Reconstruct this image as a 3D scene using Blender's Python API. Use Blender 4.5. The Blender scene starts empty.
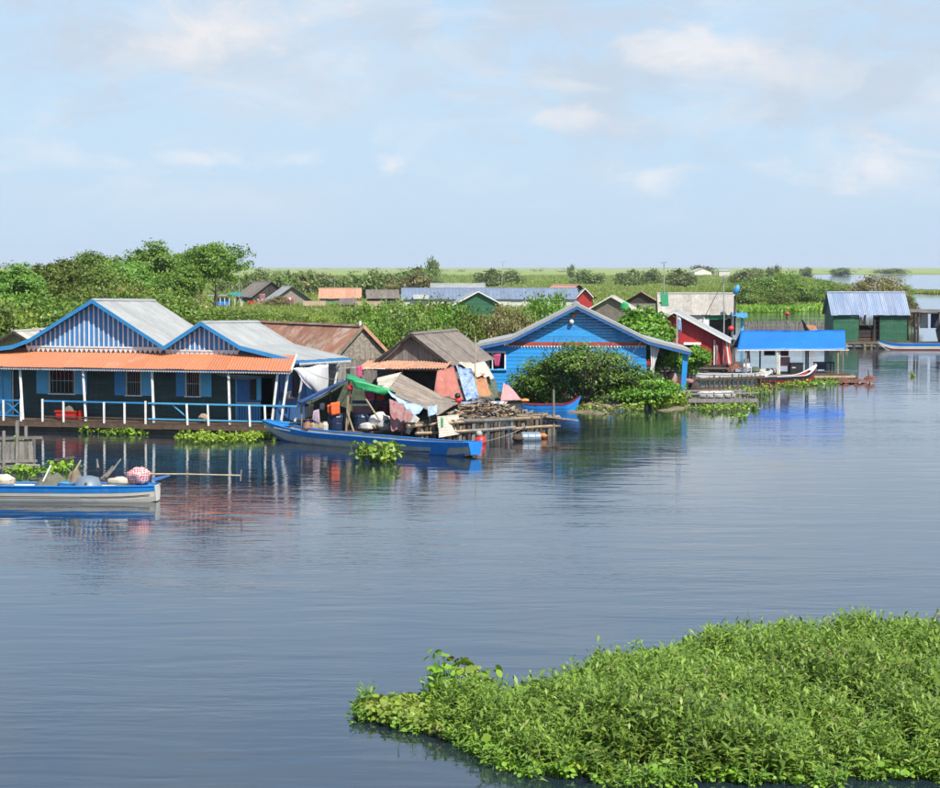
import bpy, math, random
import numpy as np
from mathutils import Vector, Matrix, geometry
V = Vector
rng = random.Random(7)
SC = bpy.context.scene
COL = SC.collection

# ------------------------------------------------------------------ camera
K = 2.0            # long lens: depths below were paced for a 42 mm view, the photograph is a tele view
F_PX, PW, PH, CAM_H, HOR = 1100.0 * K, 940.0, 788.0, 7.3, 266.5
PITCH = math.atan((PH / 2 - HOR) / F_PX)
cam_d = bpy.data.cameras.new('camera')
cam_d.sensor_width = 36.0
cam_d.lens = 36.0 * F_PX / PW
cam_d.clip_start = 0.1
cam_d.clip_end = 30000
cam = bpy.data.objects.new('camera', cam_d)
COL.objects.link(cam)
cam.location = (0, 0, CAM_H)
cam.rotation_euler = (math.pi / 2 - PITCH, 0, 0)
SC.camera = cam

# ------------------------------------------------------------------ light
SUN = V((0.66, -1.0, 1.42)).normalized()          # direction towards the sun
sun_el = math.asin(SUN.z)
sun_az = math.atan2(SUN.x, SUN.y)                  # clockwise from +Y
sl = bpy.data.lights.new('sun', 'SUN')
sl.energy = 4.9
sl.angle = math.radians(0.55)
sl.color = (1.0, 0.955, 0.88)
sun = bpy.data.objects.new('sun', sl)
COL.objects.link(sun)
sun.rotation_euler = SUN.to_track_quat('Z', 'Y').to_euler()
sun.location = (20, -30, 60)

SC.view_settings.view_transform = 'Standard'
SC.view_settings.look = 'None'
SC.view_settings.gamma = 1.0
SC.view_settings.exposure = 0.45
SC.view_settings.use_curve_mapping = False


def ray(px, py):
    x = (px - PW / 2) / F_PX
    y = (PH / 2 - py) / F_PX
    c, s = math.cos(PITCH), math.sin(PITCH)
    return V((x, c + y * s, -s + y * c))


def G(px, py, z=0.0):
    d = ray(px, py)
    t = (z - CAM_H) / d.z
    return V((d.x * t, d.y * t, z))


def P(px, py, Y):
    d = ray(px, py)
    t = Y * K / d.y
    return V((d.x * t, Y * K, CAM_H + d.z * t))


# ------------------------------------------------------------------ world
world = bpy.data.worlds.new('World')
SC.world = world
world.use_nodes = True
wn = world.node_tree
wn.nodes.clear()


def N(tree, typ, **kw):
    n = tree.nodes.new(typ)
    for k, v in kw.items():
        if k == 'inp':
            for kk, vv in v.items():
                n.inputs[kk].default_value = vv
        else:
            setattr(n, k, v)
    return n


def L(tree, a, b):
    tree.links.new(a, b)


def math_node(tree, op, a, b=None, c=None, clamp=False):
    n = tree.nodes.new('ShaderNodeMath')
    n.operation = op
    n.use_clamp = clamp
    for i, v in enumerate((a, b, c)):
        if v is None:
            continue
        if isinstance(v, (int, float)):
            n.inputs[i].default_value = v
        else:
            tree.links.new(v, n.inputs[i])
    return n.outputs[0]


def mix_col(tree, fac, a, b):
    n = tree.nodes.new('ShaderNodeMix')
    n.data_type = 'RGBA'
    for sock, v in ((n.inputs[0], fac), (n.inputs[6], a), (n.inputs[7], b)):
        if isinstance(v, (int, float)):
            sock.default_value = v
        elif isinstance(v, tuple):
            sock.default_value = v if len(v) == 4 else (*v, 1)
        else:
            tree.links.new(v, sock)
    return n.outputs[2]


def map_range(tree, v, a, b, c=0.0, d=1.0, smooth=True):
    n = tree.nodes.new('ShaderNodeMapRange')
    n.interpolation_type = 'SMOOTHSTEP' if smooth else 'LINEAR'
    tree.links.new(v, n.inputs[0])
    for i, x in zip((1, 2, 3, 4), (a, b, c, d)):
        n.inputs[i].default_value = x
    return n.outputs[0]


SKY_STR = 0.082
sky = N(wn, 'ShaderNodeTexSky', sky_type='NISHITA', sun_disc=False, sun_elevation=sun_el,
        sun_rotation=sun_az, altitude=10, air_density=1.0, dust_density=1.2, ozone_density=2.0)
tc = N(wn, 'ShaderNodeTexCoord')
dvec = tc.outputs['Generated']
sep = N(wn, 'ShaderNodeSeparateXYZ')
L(wn, dvec, sep.inputs[0])
zc = math_node(wn, 'MAXIMUM', sep.outputs[2], 0.0)
den = math_node(wn, 'ADD', zc, 0.16)
cx = math_node(wn, 'DIVIDE', sep.outputs[0], den)
cy = math_node(wn, 'DIVIDE', sep.outputs[1], den)
cv = N(wn, 'ShaderNodeCombineXYZ')
L(wn, cx, cv.inputs[0])
L(wn, cy, cv.inputs[1])
# high thin sheet of cloud over the whole dome
n1 = N(wn, 'ShaderNodeTexNoise', inp={'Scale': 2.2, 'Detail': 8.0, 'Roughness': 0.55, 'Distortion': 0.35})
L(wn, cv.outputs[0], n1.inputs['Vector'])
veil = map_range(wn, n1.outputs[0], 0.36, 0.74)
# low broken cumulus, laid over azimuth and height
az = math_node(wn, 'ARCTAN2', sep.outputs[0], sep.outputs[1])
cv2 = N(wn, 'ShaderNodeCombineXYZ')
L(wn, math_node(wn, 'MULTIPLY', az, 1.0), cv2.inputs[0])
L(wn, math_node(wn, 'MULTIPLY', zc, 1.9), cv2.inputs[1])
n2 = N(wn, 'ShaderNodeTexNoise', inp={'Scale': 26.0, 'Detail': 10.0, 'Roughness': 0.66, 'Distortion': 0.5})
L(wn, cv2.outputs[0], n2.inputs['Vector'])
n3 = N(wn, 'ShaderNodeTexNoise', inp={'Scale': 5.5, 'Detail': 3.0, 'Roughness': 0.5})
L(wn, cv2.outputs[0], n3.inputs['Vector'])


def blob(px, py, rx, ry):
    d = ray(px, py).normalized()
    a0 = math.atan2(d.x, d.y)
    z0 = d.z
    ax = math_node(wn, 'DIVIDE', math_node(wn, 'SUBTRACT', az, a0), rx / F_PX)
    ay = math_node(wn, 'DIVIDE', math_node(wn, 'SUBTRACT', sep.outputs[2], z0), ry / F_PX)
    r2 = math_node(wn, 'ADD', math_node(wn, 'MULTIPLY', ax, ax), math_node(wn, 'MULTIPLY', ay, ay))
    r = math_node(wn, 'SQRT', r2)
    return math_node(wn, 'MULTIPLY_ADD', math_node(wn, 'SUBTRACT', n2.outputs[0], 0.5), 4.2,
                     math_node(wn, 'SUBTRACT', 1.0, r))


def cloud_max(lst):
    m = None
    for b in lst:
        m = b if m is None else math_node(wn, 'MAXIMUM', m, b)
    return m


white = cloud_max([blob(872, 168, 85, 34), blob(545, 118, 60, 18), blob(655, 178, 50, 18), blob(200, 158, 70, 16),
                   blob(392, 166, 22, 14), blob(300, 160, 40, 12), blob(230, 25, 120, 40), blob(690, 45, 90, 26)])
grey = cloud_max([blob(620, 80, 190, 70), blob(860, 68, 170, 66), blob(520, 20, 220, 40), blob(800, 105, 120, 34), blob(150, 40, 260, 60)])
# texture of broken cloud, the same all over the dome
cv3 = N(wn, 'ShaderNodeCombineXYZ')
L(wn, math_node(wn, 'MULTIPLY', az, 1.0), cv3.inputs[0])
L(wn, math_node(wn, 'MULTIPLY', zc, 2.6), cv3.inputs[1])
n4 = N(wn, 'ShaderNodeTexNoise', inp={'Scale': 13.0, 'Detail': 10.0, 'Roughness': 0.58, 'Distortion': 0.6})
L(wn, cv3.outputs[0], n4.inputs['Vector'])
n5 = N(wn, 'ShaderNodeTexNoise', inp={'Scale': 6.5, 'Detail': 8.0, 'Roughness': 0.55, 'Distortion': 0.3})
mp5 = N(wn, 'ShaderNodeMapping')
mp5.inputs['Location'].default_value = (3.7, 1.3, 0)
L(wn, cv3.outputs[0], mp5.inputs[0])
L(wn, mp5.outputs[0], n5.inputs['Vector'])
up = map_range(wn, zc, 0.004, 0.05)
tex_w = math_node(wn, 'MULTIPLY', map_range(wn, n4.outputs[0], 0.47, 0.70), up)
tex_g = math_node(wn, 'MULTIPLY', map_range(wn, n5.outputs[0], 0.44, 0.66), up)
wm = math_node(wn, 'MULTIPLY', map_range(wn, white, -0.1, 1.3), 0.50)
gm = math_node(wn, 'MULTIPLY', map_range(wn, grey, -0.2, 1.0), 0.66)
pale = mix_col(wn, map_range(wn, zc, 0.07, 0.34), (5.2, 7.0, 8.9), (3.5, 5.9, 9.6))
col = mix_col(wn, map_range(wn, zc, 0.12, 0.75, 0.85, 0.25), sky.outputs[0], pale)
col = mix_col(wn, math_node(wn, 'MULTIPLY', tex_g, map_range(wn, zc, 0.12, 0.35, 0.55, 0.25)), col, (6.0, 6.7, 7.6))
col = mix_col(wn, math_node(wn, 'MULTIPLY', tex_w, 0.34), col, (8.2, 8.3, 8.5))
col = mix_col(wn, gm, col, (5.3, 5.9, 6.8))
col = mix_col(wn, math_node(wn, 'MULTIPLY', gm, map_range(wn, n4.outputs[0], 0.45, 0.66, 0.0, 0.7)), col, (8.0, 8.0, 8.1))
col = mix_col(wn, wm, col, (9.0, 8.6, 8.5))
bg = N(wn, 'ShaderNodeBackground', inp={'Strength': SKY_STR})
L(wn, col, bg.inputs[0])
wo = N(wn, 'ShaderNodeOutputWorld')
L(wn, bg.outputs[0], wo.inputs[0])


# ------------------------------------------------------------------ materials
def lin(h):
    h = h.lstrip('#')
    r = []
    for i in (0, 2, 4):
        c = int(h[i:i + 2], 16) / 255
        r.append(c / 12.92 if c <= 0.04045 else ((c + 0.055) / 1.055) ** 2.4)
    return tuple(r)


MATS = {}


def mat(name, c1, c2=None, rough=0.7, scale=3.0, stretch=(1, 1, 1), lo=0.35, hi=0.65, bump=0.0, bscale=20.0,
        metal=0.0, var=0.12, c3=None, s3=1.2, lo3=0.55, hi3=0.7, spec=0.5, trans=0.0, streak=0.22):
    """Procedural paint or weathered stuff: two tones by noise, an optional patchy third (rust, dirt), relief."""
    m = bpy.data.materials.new(name)
    m.use_nodes = True
    t = m.node_tree
    t.nodes.clear()
    out = N(t, 'ShaderNodeOutputMaterial')
    b = N(t, 'ShaderNodeBsdfPrincipled')
    if isinstance(c1, str):
        c1 = lin(c1)
    c2 = c2 or tuple(x * 0.72 for x in c1)
    if isinstance(c2, str):
        c2 = lin(c2)
    tcn = N(t, 'ShaderNodeTexCoord')
    oi = N(t, 'ShaderNodeObjectInfo')
    mp = N(t, 'ShaderNodeMapping')
    mp.inputs['Scale'].default_value = stretch
    L(t, tcn.outputs['Object'], mp.inputs[0])
    off = N(t, 'ShaderNodeVectorMath', operation='MULTIPLY_ADD')
    cr = N(t, 'ShaderNodeCombineXYZ')
    for i in range(3):
        L(t, oi.outputs['Random'], cr.inputs[i])
    L(t, cr.outputs[0], off.inputs[0])
    off.inputs[1].default_value = (37, 53, 71)
    L(t, mp.outputs[0], off.inputs[2])
    no = N(t, 'ShaderNodeTexNoise', inp={'Scale': scale, 'Detail': 6.0, 'Roughness': 0.62})
    L(t, off.outputs[0], no.inputs['Vector'])
    col = mix_col(t, map_range(t, no.outputs[0], lo, hi), c1, c2)
    if c3:
        if isinstance(c3, str):
            c3 = lin(c3)
        no3 = N(t, 'ShaderNodeTexNoise', inp={'Scale': s3, 'Detail': 7.0, 'Roughness': 0.68})
        L(t, off.outputs[0], no3.inputs['Vector'])
        col = mix_col(t, map_range(t, no3.outputs[0], lo3, hi3), col, c3)
    if streak:
        # rain streaks and grime: stretched downwards in world space, fading and soiling the colour
        gp = N(t, 'ShaderNodeNewGeometry')
        ms_ = N(t, 'ShaderNodeMapping')
        ms_.inputs['Scale'].default_value = (5.0, 5.0, 0.55)
        L(t, gp.outputs['Position'], ms_.inputs[0])
        ns = N(t, 'ShaderNodeTexNoise', inp={'Scale': 1.3, 'Detail': 6.0, 'Roughness': 0.7})
        L(t, ms_.outputs[0], ns.inputs['Vector'])
        g = sum(c1) / 3
        col = mix_col(t, math_node(t, 'MULTIPLY', map_range(t, ns.outputs[0], 0.50, 0.72), streak * 1.6), col, tuple(.35 * c + .12 * g + .02 for c in c1))
        col = mix_col(t, math_node(t, 'MULTIPLY', map_range(t, ns.outputs[0], 0.48, 0.30), streak), col, tuple(min(.8, .7 * c + .25 * g + .10) for c in c1))
    if var:
        hs = N(t, 'ShaderNodeHueSaturation')
        L(t, col, hs.inputs['Color'])
        L(t, math_node(t, 'MULTIPLY_ADD', oi.outputs['Random'], 2 * var, 1 - var), hs.inputs['Value'])
        col = hs.outputs[0]
    L(t, col, b.inputs['Base Color'])
    b.inputs['Metallic'].default_value = metal
    b.inputs['Specular IOR Level'].default_value = spec
    L(t, math_node(t, 'MULTIPLY_ADD', no.outputs[0], 0.25, rough - 0.12, clamp=True), b.inputs['Roughness'])
    if bump:
        nb = N(t, 'ShaderNodeTexNoise', inp={'Scale': bscale, 'Detail': 4.0})
        L(t, off.outputs[0], nb.inputs['Vector'])
        bp = N(t, 'ShaderNodeBump', inp={'Strength': bump, 'Distance': 0.03})
        L(t, nb.outputs[0], bp.inputs['Height'])
        L(t, bp.outputs[0], b.inputs['Normal'])
    sh = b.outputs[0]
    if trans:
        tl = N(t, 'ShaderNodeBsdfTranslucent')
        L(t, col, tl.inputs[0])
        ms = N(t, 'ShaderNodeMixShader', inp={0: trans})
        L(t, sh, ms.inputs[1])
        L(t, tl.outputs[0], ms.inputs[2])
        sh = ms.outputs[0]
    L(t, sh, out.inputs[0])
    MATS[name] = m
    return m


def leafmat(name, dark, light, dry, trans=0.3, rough=0.5, dry_lo=0.93, ob_var=0.3):
    """Leaf colour from a per-leaf random attribute 'tint' (r: tone, g: dryness) and a per-plant shift."""
    m = bpy.data.materials.new(name)
    m.use_nodes = True
    t = m.node_tree
    t.nodes.clear()
    out = N(t, 'ShaderNodeOutputMaterial')
    b = N(t, 'ShaderNodeBsdfPrincipled', inp={'Roughness': rough})
    at = N(t, 'ShaderNodeAttribute', attribute_name='tint')
    sp = N(t, 'ShaderNodeSeparateColor')
    L(t, at.outputs['Color'], sp.inputs[0])
    oi = N(t, 'ShaderNodeObjectInfo')
    col = mix_col(t, sp.outputs[0], dark, light)
    col = mix_col(t, map_range(t, sp.outputs[1], dry_lo, min(1.0, dry_lo + 0.05)), col, dry)
    hs = N(t, 'ShaderNodeHueSaturation')
    L(t, col, hs.inputs['Color'])
    L(t, math_node(t, 'MULTIPLY_ADD', oi.outputs['Random'], 2 * ob_var, 1 - ob_var), hs.inputs['Value'])
    L(t, math_node(t, 'MULTIPLY_ADD', oi.outputs['Random'], 0.03, 0.487), hs.inputs['Hue'])
    L(t, hs.outputs[0], b.inputs['Base Color'])
    tl = N(t, 'ShaderNodeBsdfTranslucent')
    L(t, hs.outputs[0], tl.inputs[0])
    ms = N(t, 'ShaderNodeMixShader', inp={0: trans})
    L(t, b.outputs[0], ms.inputs[1])
    L(t, tl.outputs[0], ms.inputs[2])
    L(t, ms.outputs[0], out.inputs[0])
    MATS[name] = m
    return m


WOODS = (1, 1, 6)
mat('zinc', (0.315, 0.325, 0.32), (0.25, 0.26, 0.26), rough=0.55, scale=0.9, bump=0.0, c3=(0.30, 0.29, 0.27), s3=0.7, lo3=0.60, hi3=0.8, var=0.06)
mat('zinc_blue', (0.22, 0.29, 0.42), (0.31, 0.36, 0.45), rough=0.6, scale=2.4, stretch=(1.2, 0.12, 0.12), c3=(0.44, 0.46, 0.49), s3=1.8, lo3=0.56, hi3=0.66, var=0.1)
mat('zinc_navy', (0.12, 0.16, 0.235), (0.16, 0.20, 0.27), rough=0.75, scale=1.1, var=0.08)
mat('zinc_old', (0.40, 0.38, 0.34), (0.32, 0.29, 0.25), rough=0.65, scale=1.3, c3=(0.33, 0.17, 0.08), s3=0.9, lo3=0.58, hi3=0.74, var=0.12)
mat('rust', (0.20, 0.085, 0.052), (0.25, 0.135, 0.09), rough=0.8, scale=1.6, c3=(0.30, 0.25, 0.21), s3=0.8, lo3=0.48, hi3=0.68, bump=0.2, var=0.16)
mat('rust_pale', (0.46, 0.20, 0.11), (0.42, 0.27, 0.19), rough=0.8, scale=3.0, c3=(0.30, 0.12, 0.06), s3=2.2, lo3=0.54, hi3=0.7, bump=0.2)
mat('orange_roof', (0.52, 0.175, 0.075), (0.48, 0.18, 0.09), rough=0.6, scale=0.9, c3=(0.50, 0.27, 0.19), s3=0.8, lo3=0.58, hi3=0.74, var=0.08)
mat('slate_sheet', (0.135, 0.115, 0.10), (0.20, 0.17, 0.14), rough=0.85, scale=2.0, c3=(0.09, 0.08, 0.07), s3=3.0, bump=0.3, var=0.15)
mat('thatch_sheet', (0.27, 0.225, 0.18), (0.19, 0.155, 0.125), rough=0.9, scale=2.2, c3=(0.34, 0.31, 0.27), s3=1.2, bump=0.4, bscale=35, var=0.12)
mat('thatch', (0.26, 0.20, 0.13), (0.17, 0.13, 0.085), rough=0.95, scale=7, stretch=(1, 1, 0.4), bump=0.6, bscale=30)
mat('straw', (0.36, 0.28, 0.17), (0.24, 0.18, 0.11), rough=0.95, scale=6, bump=0.5, bscale=30)
mat('blue_bright', (0.010, 0.275, 0.66), (0.012, 0.24, 0.58), rough=0.6, scale=1.2, c3=(0.03, 0.16, 0.42), s3=0.8, lo3=0.56, hi3=0.8, var=0.10)
mat('blue_trim', (0.035, 0.25, 0.54), (0.03, 0.21, 0.46), rough=0.5, scale=2, var=0.05)
mat('blue_stripe', (0.045, 0.235, 0.54), (0.04, 0.20, 0.47), rough=0.6, scale=2, var=0.08)
mat('blue_door', (0.028, 0.125, 0.36), (0.022, 0.10, 0.29), rough=0.55, scale=2, var=0.06)
mat('blue_navy', (0.014, 0.05, 0.16), (0.012, 0.04, 0.12), rough=0.5, scale=2)
mat('cyan_paint', (0.10, 0.43, 0.68), (0.085, 0.37, 0.60), rough=0.55, scale=2, var=0.06)
mat('white_paint', (0.74, 0.74, 0.72), (0.62, 0.61, 0.58), rough=0.55, scale=4, c3=(0.42, 0.38, 0.32), s3=2.5, lo3=0.64, hi3=0.8, var=0.06)
mat('white_dirty', (0.62, 0.60, 0.55), (0.50, 0.47, 0.42), rough=0.65, scale=3, c3=(0.30, 0.25, 0.19), s3=1.5, lo3=0.58, hi3=0.74)
mat('dark_green', (0.015, 0.050, 0.045), (0.011, 0.036, 0.034), rough=0.55, scale=2, var=0.15)
mat('green_paint', (0.014, 0.115, 0.052), (0.011, 0.085, 0.040), rough=0.6, scale=1.6, c3=(0.09, 0.12, 0.06), s3=1.4, lo3=0.62, hi3=0.74, var=0.12)
mat('green_sheet', (0.012, 0.20, 0.09), (0.010, 0.16, 0.07), rough=0.6)
mat('red_paint', (0.42, 0.018, 0.018), (0.34, 0.015, 0.015), rough=0.6, scale=1.5, var=0.07)
mat('red_trim', (0.42, 0.07, 0.045), (0.34, 0.06, 0.04), rough=0.6)
mat('wood_grey', (0.23, 0.21, 0.185), (0.15, 0.135, 0.12), rough=0.85, scale=5, stretch=(2, 2, 0.5), bump=0.4, bscale=25, var=0.22)
mat('wood_brown', (0.115, 0.072, 0.045), (0.075, 0.048, 0.032), rough=0.85, scale=4, bump=0.4, var=0.25)
mat('wood_tan', (0.33, 0.24, 0.15), (0.24, 0.17, 0.105), rough=0.85, scale=5, bump=0.3, var=0.3)
mat('wood_dark', (0.045, 0.033, 0.025), (0.03, 0.022, 0.018), rough=0.8, scale=4, bump=0.3, var=0.25)
mat('log_wet', (0.10, 0.085, 0.062), (0.06, 0.05, 0.036), rough=0.75, scale=3, bump=0.4, var=0.3)
mat('bamboo', (0.38, 0.32, 0.20), (0.28, 0.23, 0.14), rough=0.6, scale=5, var=0.25)
mat('metal_pole', (0.45, 0.45, 0.44), (0.34, 0.33, 0.31), rough=0.5, metal=0.3)
mat('woven', (0.33, 0.29, 0.23), (0.17, 0.145, 0.11), rough=0.9, scale=9, bump=0.5, bscale=18, c3=(0.22, 0.19, 0.15), s3=1.5)
mat('tarp_blue', (0.008, 0.155, 0.60), (0.008, 0.13, 0.52), rough=0.45, scale=0.7, bump=0.6, bscale=2.2, var=0.03, streak=0.1, c3=(0.03, 0.22, 0.68), s3=1.3, lo3=0.6, hi3=0.72)
mat('tarp_navy', (0.022, 0.07, 0.19), (0.018, 0.055, 0.15), rough=0.5, scale=2, bump=0.3, bscale=3, c3=(0.10, 0.18, 0.33), s3=2.0, lo3=0.62, hi3=0.75)
mat('tarp_green', (0.02, 0.38, 0.12), (0.016, 0.28, 0.09), rough=0.45, scale=2, bump=0.3, bscale=3, trans=0.15)
mat('tarp_worn', (0.20, 0.31, 0.52), (0.36, 0.44, 0.56), rough=0.6, scale=3, bump=0.3, bscale=5, c3=(0.07, 0.15, 0.34), s3=2.5, lo3=0.5, hi3=0.62)
mat('tarp_pink', (0.44, 0.155, 0.115), (0.37, 0.12, 0.09), rough=0.7, scale=1.5, bump=0.3, bscale=4, c3=(0.50, 0.25, 0.20), s3=1.6, lo3=0.56, hi3=0.7)
mat('tarp_brown', (0.40, 0.19, 0.085), (0.30, 0.135, 0.06), rough=0.75, scale=2, c3=(0.10, 0.05, 0.03), s3=2.0, lo3=0.58, hi3=0.68, bump=0.3, bscale=4)
mat('tarp_cream', (0.56, 0.51, 0.42), (0.45, 0.40, 0.32), rough=0.75, scale=3, bump=0.5, bscale=6)
mat('camo', (0.05, 0.085, 0.05), (0.12, 0.13, 0.09), rough=0.8, scale=5)
mat('cloth_white', (0.72, 0.71, 0.71), (0.64, 0.63, 0.63), rough=0.85, scale=1.5, bump=0.25, bscale=5, var=0.05, trans=0.15)
mat('cloth_pink', (0.60, 0.33, 0.33), (0.52, 0.26, 0.27), rough=0.85, scale=3, trans=0.15)
mat('cloth_rose', (0.36, 0.21, 0.20), (0.28, 0.13, 0.13), rough=0.85, scale=3, c3=(0.33, 0.05, 0.06), s3=2.0, lo3=0.56, hi3=0.66, trans=0.1)
mat('cloth_magenta', (0.62, 0.09, 0.22), (0.52, 0.07, 0.17), rough=0.85, scale=3, trans=0.15)
mat('cloth_red', (0.52, 0.03, 0.03), (0.42, 0.025, 0.03), rough=0.85, trans=0.1)
mat('cloth_black', (0.016, 0.016, 0.02), (0.028, 0.026, 0.03), rough=0.85)
mat('cloth_navy', (0.02, 0.03, 0.075), (0.03, 0.04, 0.09), rough=0.85)
mat('cloth_maroon', (0.12, 0.016, 0.03), (0.09, 0.012, 0.024), rough=0.85)
mat('cloth_lilac', (0.42, 0.32, 0.38), (0.33, 0.25, 0.30), rough=0.85, trans=0.15)
mat('cloth_orange', (0.80, 0.13, 0.03), (0.70, 0.11, 0.025), rough=0.75)
mat('sack', (0.52, 0.49, 0.45), (0.36, 0.34, 0.32), rough=0.85, scale=4, bump=0.5, bscale=8)
mat('plastic_red', (0.62, 0.03, 0.022), (0.55, 0.026, 0.02), rough=0.4, var=0.03)
mat('plastic_orange', (0.72, 0.24, 0.05), (0.64, 0.21, 0.05), rough=0.45)
mat('plastic_blue', (0.008, 0.022, 0.06), (0.007, 0.018, 0.048), rough=0.4)
mat('plastic_sky', (0.05, 0.30, 0.66), (0.04, 0.25, 0.58), rough=0.4)
mat('plastic_grey', (0.16, 0.21, 0.26), (0.13, 0.17, 0.21), rough=0.45)
mat('plastic_yellow', (0.62, 0.45, 0.06), (0.55, 0.39, 0.05), rough=0.45)
mat('plastic_black', (0.015, 0.015, 0.017), (0.02, 0.02, 0.022), rough=0.45)
mat('boat_blue', (0.010, 0.225, 0.66), (0.010, 0.19, 0.58), rough=0.42, scale=1.5, c3=(0.02, 0.16, 0.48), s3=0.9, lo3=0.6, hi3=0.75, var=0.03)
mat('boat_white', (0.74, 0.72, 0.66), (0.62, 0.58, 0.50), rough=0.45, scale=1.2, stretch=(0.4, 1, 1), c3=(0.40, 0.30, 0.19), s3=1.2, lo3=0.64, hi3=0.78, var=0.03, streak=0.07)
mat('boat_grey', (0.40, 0.40, 0.38), (0.30, 0.29, 0.27), rough=0.55, scale=2, c3=(0.16, 0.13, 0.10), s3=1.5, lo3=0.62, hi3=0.75)
mat('boat_red', (0.30, 0.022, 0.016), (0.23, 0.018, 0.014), rough=0.5)
mat('boat_dark', (0.025, 0.03, 0.04), (0.018, 0.02, 0.026), rough=0.5)
mat('boat_teal', (0.06, 0.14, 0.16), (0.05, 0.11, 0.12), rough=0.5)
mat('net', (0.22, 0.17, 0.11), (0.15, 0.115, 0.07), rough=0.9, scale=14, bump=0.6, bscale=60)
mat('net_red', (0.20, 0.075, 0.045), (0.14, 0.055, 0.035), rough=0.9, scale=14, bump=0.6, bscale=60)
mat('net_green', (0.10, 0.11, 0.075), (0.15, 0.14, 0.10), rough=0.9, scale=14, bump=0.6, bscale=60)
mat('interior_shade', (0.035, 0.030, 0.026), (0.025, 0.021, 0.018), rough=0.9)  # near-black colour standing in for the unlit inside behind openings
mat('bark', (0.12, 0.095, 0.07), (0.075, 0.06, 0.045), rough=0.9, scale=6, bump=0.5)
mat('twig', (0.24, 0.18, 0.12), (0.18, 0.13, 0.09), rough=0.9, scale=6)
mat('mud', (0.22, 0.17, 0.10), (0.14, 0.11, 0.065), rough=0.9, scale=2.5, bump=0.6, bscale=9)
mat('tv_white', (0.68, 0.68, 0.67), rough=0.5)
leafmat('leaf_scrub', (0.065, 0.125, 0.014), (0.205, 0.290, 0.034), (0.30, 0.25, 0.09), dry_lo=0.95, ob_var=0.22)
leafmat('leaf_tree', (0.080, 0.180, 0.016), (0.210, 0.360, 0.036), (0.28, 0.32, 0.07), dry_lo=0.97, ob_var=0.15)
leafmat('leaf_yellow', (0.150, 0.210, 0.026), (0.330, 0.390, 0.060), (0.36, 0.29, 0.10), dry_lo=0.9, ob_var=0.2)
leafmat('leaf_brown', (0.130, 0.125, 0.042), (0.260, 0.245, 0.085), (0.32, 0.22, 0.09), dry_lo=0.78)
leafmat('leaf_far', (0.095, 0.140, 0.030), (0.195, 0.245, 0.055), (0.20, 0.19, 0.07), dry_lo=0.95, ob_var=0.2)
leafmat('leaf_bush', (0.060, 0.140, 0.014), (0.190, 0.320, 0.042), (0.30, 0.22, 0.08), dry_lo=0.96, ob_var=0.05)
leafmat('leaf_bright', (0.085, 0.205, 0.012), (0.22, 0.40, 0.030), (0.36, 0.40, 0.06), dry_lo=0.97, ob_var=0.08)
leafmat('leaf_mat', (0.075, 0.170, 0.014), (0.300, 0.440, 0.060), (0.42, 0.44, 0.14), dry_lo=0.965, ob_var=0.0)
leafmat('leaf_herb', (0.055, 0.120, 0.014), (0.190, 0.300, 0.040), (0.30, 0.28, 0.09), dry_lo=0.95, ob_var=0.0)
leafmat('leaf_weed', (0.14, 0.26, 0.014), (0.32, 0.47, 0.040), (0.42, 0.42, 0.08), dry_lo=0.95, ob_var=0.05)
leafmat('leaf_olive', (0.14, 0.22, 0.022), (0.34, 0.43, 0.065), (0.42, 0.30, 0.14), dry_lo=0.95, ob_var=0.05)
leafmat('leaf_red', (0.16, 0.25, 0.03), (0.32, 0.40, 0.06), (0.24, 0.08, 0.05), dry_lo=0.8, ob_var=0.0)
leafmat('grass', (0.190, 0.265, 0.040), (0.300, 0.370, 0.075), (0.36, 0.34, 0.12), dry_lo=0.95, ob_var=0.0, trans=0.45)


# ------------------------------------------------------------------ mesh helpers
WL = {}


class Fr:
    """A ground frame: u runs along a facade, n points out of it, z up."""

    def __init__(s, A, B=None, ang=0.0):
        s.O = V((A.x, A.y, 0))
        if B is not None:
            d = V((B.x - A.x, B.y - A.y, 0)).normalized()
        else:
            d = V((math.cos(ang), math.sin(ang), 0))
        s.u, s.n = d, V((d.y, -d.x, 0))

    def p(s, u, n, z):
        return s.O + s.u * u + s.n * n + V((0, 0, z))

    def px(s, x, y, n=0.0):
        d = ray(x, y)
        c = V((0, 0, CAM_H))
        t = (n - (c - s.O).dot(s.n)) / d.dot(s.n)
        w = c + d * t
        return (w - s.O).dot(s.u), w.z

    def q(s, x, y, n=0.0):
        u, z = s.px(x, y, n)
        return s.p(u, n, z)

    def rect(s, x0, y0, x1, y1, n=0.0):
        u0, z1 = s.px(x0, y0, n)
        u1, z0 = s.px(x1, y1, n)
        return u0, u1, z0, z1


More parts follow.
